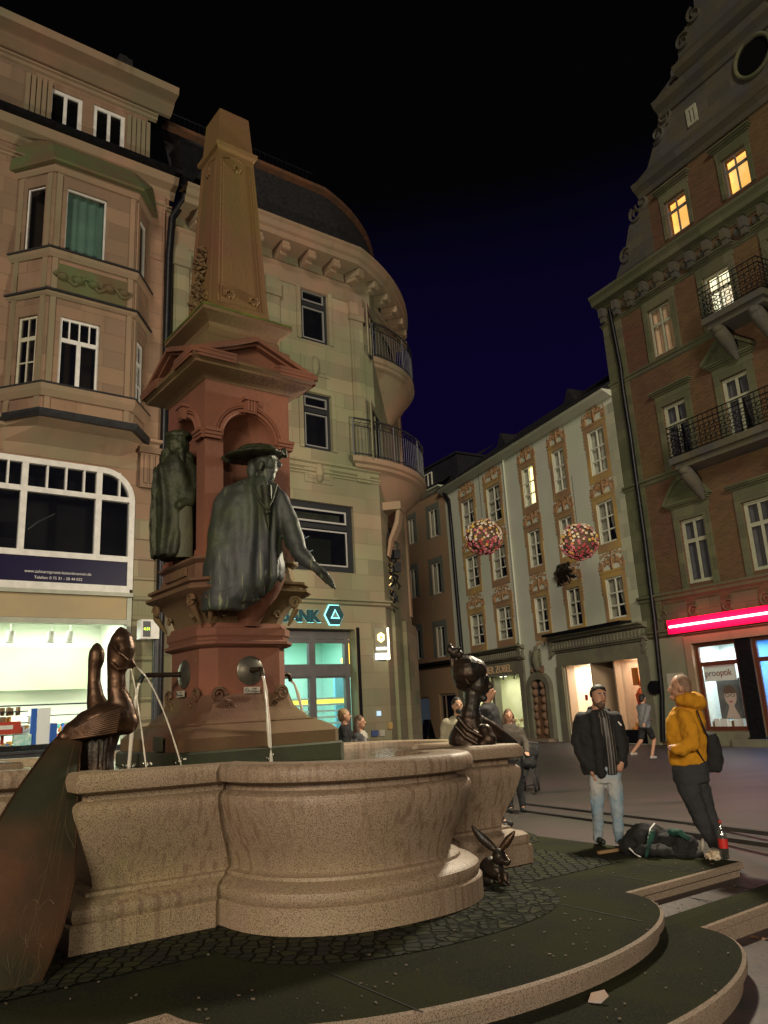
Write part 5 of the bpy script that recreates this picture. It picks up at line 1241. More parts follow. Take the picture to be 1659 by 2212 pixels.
lam=M('gable_sash',(.15,.145,.14),(.12,.115,.11),3)
GWl=Wall(FB,2.95,sEnd,zMC+.4,zA1+1.3)
for a in (*wa,wa[1]+wa[1]-wa[0]):
    r=(a-wwa/2,a+wwa/2,zA0,zA1)
    if r[1]<sEnd: win(BR_,GWl,r,(.5,),((.66,.10),),fr=lam,bw=.06,o=-.04,gl=g_clear,lit=m_la,curt=None); surround(BR_,GWl,r,m_quoin,.16,.06,hood=1)
GWl.build('gable_wall',m_brick,BR_)
zz0=zA1+1.3
GW2=Wall(FB,.0,sEnd,zz0,ztop+.5); 
wt=(wT[0],wT[1],wT[2],wT[3]); 
# stone upper gable as slabs following the outline (tall slices), with its window
b=MB(); rows_=[]
def left_at(z):
    for (a,za),(c,zc) in zip(gp,gp[1:]):
        if za<=z<=zc: return a+(c-a)*(z-za)/max(zc-za,1e-6)
    return gp[-1][0] if z>gp[-1][1] else gp[0][0]
zs_=[zz0+i*(ztop-zz0)/46 for i in range(47)]
for z0,z1 in zip(zs_,zs_[1:]):
    l0,l1=left_at(z0),left_at(z1); zm=(z0+z1)/2
    inw=wt[2]<zm<wt[3]
    segs=[(l0,l1,wt[0]),(wt[1],wt[1],sEnd)] if inw else [(l0,l1,sEnd)]
    for p,q,e_ in segs: b.hexa([FB.P(x,z,o) for o in(-.45,.0) for x,z in((p,z0),(e_,z0),(e_,z1),(q,z1))])
b.out('upper_gable',m_gable,BR_)
b=MB()
zl=[zMC+.4+i*(zz0-zMC-.4)/20 for i in range(21)]
for z0,z1 in zip(zl,zl[1:]):
    l0,l1=left_at(z0),left_at(z1); b.hexa([FB.P(x,z,o) for o in(-.45,.02) for x,z in((l0,z0),(3.0,z0),(3.0,z1),(l1,z1))])
b.out('gable_volute',m_gable,BR_)
f=MB(); frame(f,FB,wt,(.5,),(),.10,.06,d=.3); W_=f.out('window',m_fr2,BR_); g_=MB(); g_.quad(*[FB.P(a,z,-.1) for a,z in((wt[0],wt[2]),(wt[1],wt[2]),(wt[1],wt[3]),(wt[0],wt[3]))]); g_.out('pane',M('black_pane',(.006,.006,.007),None,rough=.1),W_)
b=MB()
for (x,y),h,o in (((1362,407),.5,.45),((1406,228),.55,.45),((1450,150),.45,.4)):
    a,z=FB.px(x,y,o); band(b,FB,a,sEnd,z-h+.1,z+.08,-.02,o,((0,.2),(.3,.4),(.6,.8),(1,1)))
b.out('gable_cornices',m_gable,BR_)
a,z=FB.px(1627,122); R1=FB.px(1659,122)[0]-a
b=MB(); R1=.66
b.tube([FB.P(a+R1*math.cos(math.pi*i/20),z+R1*1.05*math.sin(math.pi*i/20),.04) for i in range(41)],.075,8); O_=b.out('round_window_frame',m_quoin,BR_,sm=60)
b=MB(); b.add([FB.P(a+R1*math.cos(math.pi*i/14),z+R1*1.05*math.sin(math.pi*i/14),.01) for i in range(28)],[tuple(range(28))]); b.out('round_pane',bpy.data.materials['black_pane'],O_)
b=MB(); b.add([FB.P(sEnd,zMC+.4,-.45),FB.P(0,zMC+.4,-.45),FB.P(0,zMC+.4,-8),FB.P(sEnd,zMC+.4,-8),FB.P(sEnd,zMC+9,-4),FB.P(4,zMC+9,-4)],[(0,1,5,4),(1,2,5),(2,3,4,5)]); b.out('roof',m_slate,BR_)
b=MB(); b.quad(FB.P(0,-.5,0),FB.P(0,-.5,-6),FB.P(0,zMC,-6),FB.P(0,zMC,0)); b.out('side_wall',m_brick,BR_)
b=MB(); a0,z0=FB.px(1345,545,-.1); 
for k,(a,z) in enumerate([FB.px(1345,560),FB.px(1366,470),FB.px(1378,445),FB.px(1412,300),FB.px(1426,262),FB.px(1446,195),FB.px(1466,100),FB.px(1490,40)]): scroll(b,FB,max(a,.3)+.22,z,.34,1+k,1,.09,.03)
b.out('scrolls',m_gable,BR_,sm=60)
# balconies with wrought iron
def ibalc(s0,s1,z,h,lab):
    b=MB(); d=1.0; b.pb(FB,s0,s1,z-.22,z,-.02,d); b.pb(FB,s0+.1,s1-.1,z-.40,z-.222,-.02,d-.15)
    B_=b.out('balcony',m_gable,BR_); r=MB(); random.seed(int(z*10))
    def q(t): # along the outside
        L_=d*.95; W_=s1-s0-.06
        if t<L_: return (s0+.03,t)
        if t<L_+W_: return (s0+.03+t-L_,L_)
        return (s1-.03,L_-(t-L_-W_))
    tot=2*d*.95+s1-s0-.06
    for zz_ in(z+.06,z+h,z+h*.82): 
        n=60; r.tube([FB.P(*((lambda k:(k[0],zz_,k[1]))(q(tot*i/n)))) for i in range(n+1)],.02,5)
    t=0
    while t<tot:
        a,o=q(t); r.tube([FB.P(a,z+.03,o),FB.P(a,z+h,o)],.012,4); 
        a2,o2=q(min(t+.11,tot))
        for zc in(.22,.42,.62):
            R0=random.uniform(.07,.10)
            r.tube([FB.P(a2+(R0*math.cos(k*.8) if d*.95<t<tot-d*.95 else 0),z+h*zc+R0*math.sin(k*.8)*(1-.04*k),o2+(0 if d*.95<t<tot-d*.95 else R0*math.cos(k*.8))) for k in range(9)],.014,4)
        t+=.19
    r.out('ironwork',m_black,B_)
    for s in (s0+.45,s1-.45):
        c=MB(); c.tube([FB.P(s,z-.38,d*.8),FB.P(s,z-.60,d*.75),FB.P(s,z-.85,d*.5),FB.P(s,z-1.2,.25),FB.P(s,z-1.45,.12)],[.16,.24,.24,.17,.08],9); c.ell(FB.P(s,z-.52,d*.85),(.2,.2,.16)); c.out('balcony_bracket',m_gable,B_,sm=60)
aR_=FB.px(1466,985,1)[0]
ibalc(cx1[1]-ww/2-1.75,cx1[1]+ww/2+1.75,mid(wC,2)-.12,1.1,'')
ibalc(cx1[1]-.15,cx1[1]+ww/2+1.6,mid(wB,2)-.1,1.1,'')
# optician: neon band, shop windows
nz0=FB.px(1441,1370,.3); nz1=FB.px(1437,1341,.3)
a0=nz1[0]; zn1=nz1[1]; zn0=nz0[1]
NE=root('neon_sign_band',FB.P(a0+3,zn0,.1),'glowing red neon band with a white tube line above the optician shop','neon sign')
b=MB(); b.pb(FB,a0,sEnd,zn0,zn1,.02,.24); b.out('red_box',EM('red_neon',(1,.0,.045),1.15),NE)
b=MB(); b.tube([FB.P(a0+.1,(zn0+zn1)/2,.26),FB.P(sEnd,(zn0+zn1)/2,.26)],.035,8); b.out('white_tube',EM('white_tube',(1,.93,.9),3.2),NE)
for x in(2,6):
    l=bpy.data.lights.new('neon_light','AREA'); l.energy=16; l.color=(1,.05,.10); l.shape='RECTANGLE'; l.size=3.5; l.size_y=.3
    lo_=bpy.data.objects.new('neon_light',l); C.objects.link(lo_); lo_.matrix_world=Matrix((FB.d,V((0,0,1)),FB.n)).transposed().to_4x4(); lo_.location=FB.P(a0+x,(zn0+zn1)/2,.5)
z1=FB.px(1512,1390)[1]; a1=FB.px(1505,1450)[0]; zs2=FB.px(1560,1578)[1]; am=FB.px(1606,1500)[0]; ap=FB.px(1640,1500)[0]
print('optik',a1,am,ap,z1,zs2)
WR.hole((a1,am,zs2,z1)); WR.hole((ap,min(ap+2.6,sEnd-.3),zs2-.45,z1))
m_dred=M('dark_red_frame',(.10,.030,.018),None,rough=.4)
m_cold=M('cool_white_wall',(.62,.66,.66),(.55,.60,.60),1,.7)
zr=FB.px(1550,1432)[1]
for (p,q,zb_,nm,cc,pw,wm) in ((a1,am,zs2,'l',(.88,1,.98),38,m_cold),(ap,min(ap+2.6,sEnd-.3),zs2-.45,'r',(.35,.65,1),55,M('blue_wall',(.25,.45,.7),(.3,.55,.75),1))):
    R4=room(BR_,FB,p,q,zb_,z1,1.3,wm,pw,cc,panels=2,em=1.5)
    b=MB(); frame(b,FB,(p,q,zb_,z1),(),((( zr-zb_)/(z1-zb_),.14),),.12,-.08); W_=b.out('shop_window_frame',m_dred,BR_)
    b=MB(); b.quad(*[FB.P(a,z,-.12) for a,z in((p,zb_),(q,zb_),(q,z1),(p,z1))]); b.out('shop_glass',g_clear,W_)
b=MB(); b.pb(FB,am+.003,ap-.003,-.3,z1+.1,-.3,.02); b.pb(FB,am-.0,ap+.05,-.3,zs2-.2,-.3,.10); b.out('dark_pillar',m_black,BR_)
b=MB(); b.pb(FB,a1-.28,a1-.003,.0,z1+.28,-.02,.10); b.pb(FB,a1-.28,sEnd,z1+.02,z1+.28,-.02,.101); b.pb(FB,a1-.5,sEnd,z1+.35,zn0-.05,-.02,.05); b.out('shop_stone_frame',m_sandtrim,BR_)
b=MB(); b.pb(FB,.6,am-.003,-.4,zs2-.03,-.02,.14); b.pb(FB,am-.5,am+.9,-.4,zs2-.25,-.02,.26); b.out('stone_base',m_greyst,BR_)
b=MB(); b.pb(FB,.0,a1-.3,.0,zn0-.1,-.01,.045); b.out('plastered_pier',M('olive_render',(.20,.21,.145),(.17,.175,.125),1,.9,bs=18,bd=.004),BR_)
WR.build('wall',m_brick,BR_)
o5,r5=board(FB,(1518,1437),(1592,1468),-.22,M('sign_white_board',(.66,.70,.70)),'shop_sign_board','white optician name board hanging in the upper part of the shop window','sign')
c=((r5[0]+r5[1])/2,(r5[2]+r5[3])/2-.02)
h_=(r5[1]-r5[0])/3.75
text('pro',h_,M('grey_letters',(.18,.14,.15)),o5,'grey_lettering',FB.P(FB.px(1522,1450,-.21)[0],c[1],-.21),FB.d,(0,0,1),.004,'LEFT',width=FB.px(1544,1450,-.21)[0]-FB.px(1522,1450,-.21)[0])
text('optik',h_,M('rust_letters',(.22,.055,.02)),o5,'rust_lettering',FB.P(FB.px(1546,1450,-.21)[0],c[1],-.21),FB.d,(0,0,1),.004,'LEFT',width=FB.px(1580,1450,-.21)[0]-FB.px(1546,1450,-.21)[0])
o6,r6=board(FB,(1546,1467),(1610,1552),-.30,M('poster_dark',(.10,.11,.12),(.16,.17,.18),3),'portrait_poster','poster of a face wearing glasses in the optician window','poster')
pc_=((r6[0]+r6[1])/2+.02,r6[2]+(r6[3]-r6[2])*.56); pw_=(r6[1]-r6[0])
b=MB(); b.prism(FB,[(pc_[0]+pw_*.26*math.cos(k*.3142),pc_[1]+pw_*.36*math.sin(k*.3142)) for k in range(20)],-.30,-.295); b.prism(FB,[(pc_[0]-pw_*.3,r6[2]+.02),(pc_[0]+pw_*.3,r6[2]+.02),(pc_[0]+pw_*.12,r6[2]+.35),(pc_[0]+pw_*.12,pc_[1]-.2),(pc_[0]-pw_*.12,pc_[1]-.2),(pc_[0]-pw_*.12,r6[2]+.35)],-.30,-.296); b.out('face',M('poster_skin',(.50,.40,.36)),o6)
b=MB(); b.prism(FB,[(pc_[0]+pw_*.27*math.cos(k*.3142),pc_[1]+pw_*.1+pw_*.30*abs(math.sin(k*.3142))) for k in range(11)],-.2945,-.294)
b.out('hair',M('poster_hair',(.12,.08,.06)),o6)
b=MB()
for s in(-1,1): b.tube([FB.P(pc_[0]+s*pw_*.12+pw_*.085*math.cos(k*.5236),pc_[1]+.03+pw_*.06*math.sin(k*.5236),-.288) for k in range(13)],.008,4)
b.tube([FB.P(pc_[0]-pw_*.04,pc_[1]+.03,-.288),FB.P(pc_[0]+pw_*.04,pc_[1]+.03,-.288)],.007,4); b.out('spectacles',m_ink,o6)
b=MB(); b.ell(FB.P(pc_[0],pc_[1]-pw_*.20,-.292),(pw_*.07,.004,pw_*.035),ax=Matrix((FB.d,FB.n,V((0,0,1)))).transposed(),n=10,k=5); b.out('lips',M('lips',(.35,.08,.07)),o6)
goods(o6,FB,1535,1605,1556,1570,-.4,9,1,(cW,cD),3)
b=MB(); z=FB.px(1545,1570,-.35)[1]
for x,w_ in((1546,.2),(1559,.25),(1588,.34)): 
    a=FB.px(x,1560,-.35)[0]; b.pb(FB,a,a+w_,zs2+.06,zs2+.36,-.45,-.3)
b.out('product_boxes',cW,o6)
# black round lamp box, stickers on the pier
b=MB(); a,z=FB.px(1418,1485,.1); b.lathe((0,0,0),[(0,0)],3) if 0 else None
b.tube([FB.P(a-.05,z,.02),FB.P(a-.05,z,.22)],.24,16); b.out('round_black_sign',m_black,org=FB.P(a,z,0),label='round black sign fixed to the pier left of the optician shop',cat='sign')
b=MB(); a,z=FB.px(1462,1470,.06); b.pb(FB,a-.4,a+.3,z-.45,z+.25,.05,.08); b.out('notice_board',m_plate,org=FB.P(a,z,0),label='pale notice board on the olive pier beside the optician window',cat='notice board')
# ================================================================ figures
class Fg:
    "places body points on an upright plane through a real base point, d metres behind (+) or before (-) it"
    def __init__(s,base):
        s.b=V(base); h=s.b-O; h.z=0; s.D=h.length; s.n=h.normalized(); s.r=V((s.n.y,-s.n.x,0))
    def p(s,x,y,d=0):
        r=ray(x,y); return O+r*((s.D+d)/(r.dot(s.n)))
    def m(s,r,x,y,d=0): return r*(s.p(x,y,d)-O).dot(fw)/F
    def limb(s,mb,pts,n=12,flat=1):
        P_=[s.p(*q[:3]) for q in pts]; R=[s.m(q[3],*q[:3]) for q in pts]
        mb.tube(P_,R,n)
        for p,r in zip(P_,R): mb.ell(p,(r*1.01,)*3,n=12,k=8)
        return mb
    def sect(s,mb,rows,n=22,tw=0):
        "rows: x,y,d,half width px, half depth px"
        R=[]
        for x,y,d,w,dd in rows:
            c=s.p(x,y,d); a=s.m(w,x,y,d); b=s.m(dd,x,y,d)
            R.append([c+s.r*(a*math.cos(2*math.pi*j/n))+s.n*(b*math.sin(2*math.pi*j/n)) for j in range(n)])
        if R[0][0].z>R[-1][0].z: R=R[::-1]
        return mb.loft(R)
    def ell(s,mb,x,y,d,rx,rz,rd=None,tilt=0):
        c=s.p(x,y,d); k=s.m(1,x,y,d); t=Matrix.Rotation(tilt,3,s.n)
        return mb.ell(c,(rx*k,(rd or rx)*k,rz*k),ax=t@Matrix((s.r,s.n,V((0,0,1)))).transposed())
m_skin=M('skin',(.42,.23,.15),(.36,.19,.12),8,.55); m_skin2=M('tan_skin',(.36,.21,.13),(.30,.17,.11),8,.55)
m_hair=M('dark_hair',(.012,.010,.009),(.02,.016,.013),30,.6,bs=60,bd=.004); m_blond=M('fair_hair',(.30,.20,.10),(.22,.14,.07),30,.6); m_brown=M('brown_hair',(.06,.032,.018),(.09,.05,.03),20,.6)
m_blk=M('black_cloth',(.009,.009,.010),(.014,.014,.015),6,.85,bs=24,bd=.01); m_yel=M('mustard_cotton',(.50,.235,.008),(.43,.19,.006),3,.9,bs=30,bd=.006)
m_char=M('charcoal_cloth',(.032,.032,.036),(.025,.027,.03),4,.9,bs=20,bd=.008); m_jean=M('light_denim',(.28,.33,.37),(.40,.39,.36),3,.9,bs=40,bd=.003,c3=(.17,.30,.42),sc3=2.2)
m_shoe=M('dark_shoe',(.02,.02,.02),None,rough=.5); m_wsh=M('pale_shoe',(.35,.33,.3),None,rough=.6)
m_str,t_,b_=newmat('striped_shirt')
g_=t_.nodes.new('ShaderNodeTexCoord'); wv=t_.nodes.new('ShaderNodeTexWave'); wv.inputs['Scale'].default_value=9; wv.inputs['Distortion'].default_value=.6; rp_=t_.nodes.new('ShaderNodeValToRGB')
rp_.color_ramp.elements[0].position=.82; rp_.color_ramp.elements[0].color=(.015,.015,.016,1); rp_.color_ramp.elements[1].position=.93; rp_.color_ramp.elements[1].color=(.17,.16,.14,1)
t_.links.new(g_.outputs['Object'],wv.inputs[0]); t_.links.new(wv.outputs[0],rp_.inputs[0]); t_.links.new(rp_.outputs[0],b_.inputs['Base Color'])
def folds(f,amp,k=1.,ver=True):
    rr,cc=f.r,f.b
    def g(p):
        q=p-cc; a=math.atan2(q.dot(f.n),q.dot(rr)); nn=noise.noise(V((q.x*2.2,q.y*2.2,q.z*1.1)))
        return amp*(.7*math.sin(a*8*k+nn*4)+.3*math.sin(a*15*k+nn*3+q.z*2))+amp*.4*noise.noise(q*9)
    return g
def crumple(amp,sc): 
    return lambda p: amp*(noise.noise(p*sc)+.5*noise.noise(p*sc*2.3))
# ---------------------------------------------------------------- emperor in the front niche
f=Fg(fo+Vv*.86+V((0,0,3.42)))
T=root('emperor_statue',f.b,'green-streaked bronze statue in a wide hat and long cloak with one hand stretched out','statue')
b=MB(); f.sect(b,[(556,1034,-.02,22,20),(550,1046,-.02,40,28),(545,1056,0,60,36),(540,1078,0,72,42),(534,1104,0,73,46),(529,1150,0,77,48),(526,1190,0,79,50),(526,1225,0,86,52),(524,1252,0,86,52),(512,1275,-.02,73,50),(500,1296,-.02,61,47),(482,1319,-.02,44,40)])
f.limb(b,[(606,1078,0,20),(622,1120,-.02,22),(636,1165,-.06,23),(646,1195,-.12,19),(668,1217,-.20,13)])
blob(b,'cloak',m_patina,T,.022,fold=folds(f,.022,1.),it=3)
b=MB(); f.limb(b,[(573,1040,0,15),(573,1020,0,17)])
f.ell(b,570,1000,0,24,27,27); f.ell(b,584,1004,-.03,17,20,19); f.limb(b,[(593,992,-.03,5.5),(604,1004,-.04,5.5),(597,1009,-.03,6)]); f.limb(b,[(594,986,-.05,6),(584,985,-.13,5)],8); f.limb(b,[(595,1016,-.03,5),(590,1017,-.08,5)],8); f.limb(b,[(582,1020,-.03,14),(583,1030,-.04,12),(578,1040,-.05,9)]); f.limb(b,[(566,1002,-.15,5),(562,1012,-.14,4)],8); f.limb(b,[(548,1000,.03,13),(544,1018,.03,12),(546,1030,.02,9)])
blob(b,'head',m_patina,T,.010,it=1,fold=crumple(.004,14)); b=MB()
f.limb(b,[(655,1208,-.15,14),(676,1222,-.22,11),(690,1232,-.26,9)])
for pts in ([(690,1230,-.26,6),(704,1245,-.28,4),(716,1260,-.29,3),(724,1271,-.30,2.4)],[(688,1236,-.25,6),(701,1250,-.25,4),(711,1262,-.26,3.2),(719,1270,-.26,2.4)],[(692,1228,-.29,5),(706,1240,-.32,3.6),(716,1252,-.33,3),(721,1262,-.34,2.3)],[(687,1238,-.22,5),(697,1250,-.21,3.6),(706,1260,-.21,2.6)],[(686,1226,-.28,5),(697,1230,-.33,3.6),(706,1238,-.35,2.8)]): f.limb(b,pts,8)
blob(b,'hand',m_patina,T,.010,it=1,fold=crumple(.004,14))
b=MB(); f.ell(b,550,986,0,68,9,58,tilt=-.05); f.ell(b,556,976,0,46,13,44,tilt=0); f.limb(b,[(492,994,0,9),(484,990,0,7)]); f.limb(b,[(612,975,0,8),(617,985,0,6)])
blob(b,'hat',m_patina2,T,.015,it=3,fold=crumple(.012,7))
b=MB(); f.limb(b,[(546,1046,-.19,2.2),(560,1080,-.235,2.4),(576,1100,-.245,2.4)],8); f.limb(b,[(598,1046,-.17,2.2),(588,1080,-.225,2.4),(578,1100,-.245,2.4)],8); f.ell(b,577,1106,-.25,6,7,4); f.sect(b,[(574,1050,-.15,13,14),(577,1090,-.17,12,15),(579,1125,-.18,7,13),(580,1145,-.18,2,12)]); b.out('chain_and_collar',m_patina2,T,sm=60)
# left niche figure
f=Fg(fo-U*.92+V((0,0,3.42)))
T=root('robed_statue',f.b,'dark green bronze statue of a long-haired robed figure in the left niche','statue')
b=MB(); f.sect(b,[(384,990,0,24,22),(380,1010,0,40,30),(378,1050,0,46,34),(376,1090,0,45,36),(374,1130,0,47,38),(374,1170,0,46,38),(372,1206,0,42,36)])
f.limb(b,[(412,1020,0,16),(422,1055,-.05,15),(405,1085,-.15,13),(388,1092,-.2,11)]); f.limb(b,[(348,1020,0,15),(343,1065,-.05,14),(350,1090,-.1,12)])
blob(b,'robe',m_patina2,T,.020,fold=folds(f,.022,1.0),it=3)
b=MB(); f.ell(b,384,966,0,26,30,28); f.limb(b,[(384,995,0,14),(384,1010,0,16)]); f.limb(b,[(404,985,0,12),(410,1010,.02,11)]); f.limb(b,[(362,980,0,14),(358,1010,0,12),(356,1030,0,9)]); f.ell(b,386,944,0,30,13,28)
f.ell(b,392,972,-.11,5,9,6); f.limb(b,[(392,985,-.10,8),(394,1000,-.10,7),(394,1014,-.1,4)],8); blob(b,'head',m_patina2,T,.012,it=1,fold=crumple(.012,14))
b=MB(); f.sect(b,[(399,1095,-.17,16,8),(399,1150,-.17,18,8),(398,1204,-.17,18,8)]); b.out('apron_panel',M('olive_patina',(.075,.08,.035),(.05,.055,.03),2,.6,bs=18,bd=.02),T,sm=60)
# ---------------------------------------------------------------- peacock on the left pier
f=Fg(uv(2.15,-6.80,1.24+til(2.15)))
T=root('peacock_sculpture',f.b,'polished bronze peacock with crowned heads and a huge feather train hanging to the ground','sculpture')
b=MB()
f.limb(b,[(284,1554,0,16),(272,1560,0,27),(250,1552,0,38),(222,1556,0,37),(190,1566,0,32),(160,1582,-.05,25),(140,1592,-.1,16)],14)
f.limb(b,[(268,1548,0,27),(260,1522,0,27),(252,1490,0,20),(251,1455,0,19),(257,1425,0,26),(262,1402,0,30),(263,1386,0,25),(262,1370,0,15),(261,1356,0,4)],14)
f.limb(b,[(278,1424,0,10),(286,1433,-.01,6),(292,1438,-.01,3.5)],8); f.limb(b,[(282,1440,0,5),(286,1444,0,3)],8); f.limb(b,[(240,1432,-.08,4),(255,1446,-.13,4.5),(272,1444,-.10,4)],8); f.limb(b,[(246,1392,-.1,3.5),(258,1412,-.165,4),(274,1425,-.12,4)],8); f.ell(b,272,1412,0,17,17,17); f.ell(b,280,1407,-.05,6,7,6)
f.limb(b,[(214,1535,.18,26),(206,1505,.2,18),(203,1470,.22,13.5),(204,1445,.22,14),(208,1425,.22,17.5),(209,1412,.22,17),(209,1400,.22,11),(210,1390,.22,3)],12)
blob(b,'body',m_bronze,T,.012,it=4)
b=MB()
for i in range(11):
    t=i/10; b.tube([f.p(262-10*t,1530+50*t,-.19-.03*math.sin(t*3)),f.p(228-10*t,1542+44*t,-.215-.03*math.sin(t*3)),f.p(188-6*t,1560+32*t,-.20),f.p(144+4*t,1583+14*t,-.14)],[f.m(3.4,220,1560)]*3+[f.m(1.5,220,1560)],7)
b.out('wing',m_bronze,T,sm=60)
b=MB(); f.sect(b,[(200,1556,.12,55,30),(208,1580,.08,52,32),(212,1600,.05,44,32),(207,1625,.05,38,32),(206,1650,.05,36,32),(206,1676,.05,38,34)])
blob(b,'draped_base',m_bronzed,T,.016,it=2,fold=folds(f,.007,1.4))
rowsT=[(1578,148,180,-.02),(1600,114,177,-.10),(1640,86,172,-.20),(1700,42,168,-.34),(1768,0,166,-.48),(1850,-48,163,-.64),(1900,-72,160,-.73),(1960,-90,148,-.84),(2021,-98,131,-.95),(2080,-92,108,-1.06),(2133,-70,84,-1.16),(2170,-38,40,-1.23),(2192,-12,4,-1.27)]
b=MB(); R=[]
for y,l,r,d in rowsT[::-1]:
    ring_=[]
    for j in range(24):
        a=2*math.pi*j/24; x=(l+r)/2+(r-l)/2*math.cos(a); bul=.05*(1-(math.cos(a))**2)
        ring_.append(f.p(x,y,d-bul*1.1+(.018 if math.sin(a)>0 else -.004)*abs(math.sin(a))))
    R.append(ring_)
b.loft(R); TL_=b.out('tail_train',m_tail,T,sm=60)
def tpt(t,s): # t along 0..1, s across -1..1
    k=t*(len(rowsT)-1); i=min(int(k),len(rowsT)-2); q=k-i; A=rowsT[i];B2=rowsT[i+1]
    y,l,r,d=[A[n]+(B2[n]-A[n])*q for n in range(4)]; x=(l+r)/2+(r-l)/2*s; return f.p(x,y,d-.055*(1-s*s)-.003)
b=MB(); random.seed(21)
for i in range(34):
    t0=random.uniform(.25,.8); s0_=random.uniform(-.2,.92); L_=random.uniform(.05,.16); dr=random.uniform(-.35,.35)
    b.tube([tpt(min(t0+L_*k/6,.98),max(-.98,min(.97,s0_+dr*(k/6)**2))) for k in range(7)],.0014,4)
b.tube([tpt(.1+.8*k/20,.55-.2*k/20) for k in range(21)],.002,4)
for q in (.62,.75):
    for s in (.35,.62): b.tube([tpt(q+.06*math.sin(k*.45),s+.16*math.cos(k*.45)) for k in range(13)],.0014,4)
b.out('engraved_barbs',M('scratched_bronze',(.15,.10,.055),None,rough=.5,metal=.3),TL_,sm=60)
b=MB(); b.tube([tpt(k/30,-.999)+V((0,0,0)) for k in range(31)],.010,6); b.tube([tpt(k/30,.999) for k in range(31)],.008,6); b.out('polished_edge',m_bronze,TL_,sm=60)
for k,(x0,y0,x1,y1,d0,d1) in enumerate(((283,1436,392,1655,0,.25),(280,1440,316,1662,0,-.05))):
    p0=f.p(x0,y0,d0); p1=f.p(x1,y1,d1); b=MB(); h=.05 if k==0 else .0; pts=[]
    for i in range(17):
        t=i/16; q=p0.lerp(p1,t); q.z=p0.z+(p1.z-p0.z)*(t**1.7 if k==0 else t**1.35); pts.append(q)
    b.tube(pts,[.0065+.0018*math.sin(i*2.3) for i in range(17)],6); b.out('water_jet',m_jet,T,sm=60); splash(pts[-1],T,8,.06)
# ---------------------------------------------------------------- bust on the right pier
f=Fg(uv(5.95,-6.85,1.22+til(5.95)))
T=root('helmeted_bust',f.b,'dark shiny bronze bust of a helmeted figure with a small bird on top','sculpture')
b=MB()
f.ell(b,1010,1452,0,36,36,36); f.ell(b,1026,1444,0,27,22,28,tilt=.3); f.ell(b,1000,1470,.02,20,24,24); 
f.ell(b,1032,1478,-.02,22,27,22); f.limb(b,[(1040,1462,-.02,10),(1050,1464,-.02,7),(1052,1472,-.02,6)],8); f.limb(b,[(1046,1489,-.02,9),(1052,1492,-.02,5)],8); f.limb(b,[(1030,1502,-.02,12),(1044,1508,-.02,9)],8); f.limb(b,[(1050,1468,-.02,5),(1056,1476,-.02,5),(1061,1484,-.02,4.5),(1054,1486,-.02,5)],8); f.limb(b,[(1044,1496,-.02,7),(1049,1494,-.02,4)],8); f.ell(b,1040,1507,-.02,9,7,9)
f.limb(b,[(1022,1500,0,20),(1019,1525,0,18),(1016,1545,0,23)])
f.sect(b,[(1016,1538,0,16,16),(1014,1556,0,27,22),(1013,1575,0,37,26),(1011,1592,0,43,28),(1014,1606,0,44,28),(1026,1616,-.05,28,22)])
f.limb(b,[(1035,1560,.05,16),(1060,1575,.15,17),(1085,1592,.25,15),(1108,1604,.3,10)]); f.limb(b,[(1048,1580,-.1,16),(1056,1598,-.14,17),(1044,1608,-.14,14)])
blob(b,'bust',m_bronzed,T,.009,it=2,fold=crumple(.004,9))
b=MB(); f.limb(b,[(972,1395,0,5),(972,1403,0,9),(981,1410,0,12),(991,1414,0,10),(1000,1424,0,4)]); f.limb(b,[(970,1400,0,4),(968,1409,0,2)],8); f.limb(b,[(986,1406,-.03,7),(992,1400,-.04,3)],8); f.limb(b,[(985,1420,0,5),(988,1436,0,9)])
f.limb(b,[(974,1415,0,3),(977,1440,0,4),(984,1462,0,5)],8)
blob(b,'bird_crest',m_bronzed,T,.008,it=2)
b=MB(); c=f.p(1020,1462,-.17); k=f.m(1,1020,1462)
for t0,rr_,th in((0,13,.014),(2,9,.01)): b.tube([c+f.r*(rr_*k*(1-i/26)*math.cos(i*.5+t0))+V((0,0,rr_*k*(1-i/26)*math.sin(i*.5+t0))) for i in range(22)],[th*(1-i/40) for i in range(22)],6)
f.limb(b,[(1012,1476,-.14,4),(1003,1462,-.15,4),(1008,1446,-.14,3.4),(1026,1438,-.13,3)],8)
f.limb(b,[(990,1550,-.13,5),(1010,1575,-.16,6),(1040,1590,-.18,5)],8); f.limb(b,[(985,1570,-.13,5),(1005,1592,-.16,6),(1030,1606,-.18,5)],8)
b.out('curls_and_folds',m_bronzed,T,sm=60)
# ---------------------------------------------------------------- hare
f=Fg(gpt(1070,1909,-.05))
T=root('hare_sculpture',f.b,'small dark bronze hare with long upright ears crouching between basin lobe and pier','sculpture')
b=MB(); f.limb(b,[(1050,1885,.14,22),(1060,1872,.05,22),(1072,1880,-.02,19),(1080,1892,-.05,13)]); f.ell(b,1078,1850,-.06,15,17,16); f.limb(b,[(1084,1856,-.10,11),(1094,1862,-.14,8),(1100,1860,-.15,5)]); f.limb(b,[(1072,1866,-.02,13),(1072,1882,-.03,15)])
f.limb(b,[(1078,1890,-.09,7),(1080,1905,-.10,5),(1086,1909,-.13,4)],8); f.limb(b,[(1092,1888,-.06,6),(1094,1903,-.08,5),(1099,1908,-.1,4)],8); f.limb(b,[(1045,1898,.1,14),(1062,1904,.02,8)])
blob(b,'body',m_bronzed,T,.009,it=3,fold=crumple(.006,18))
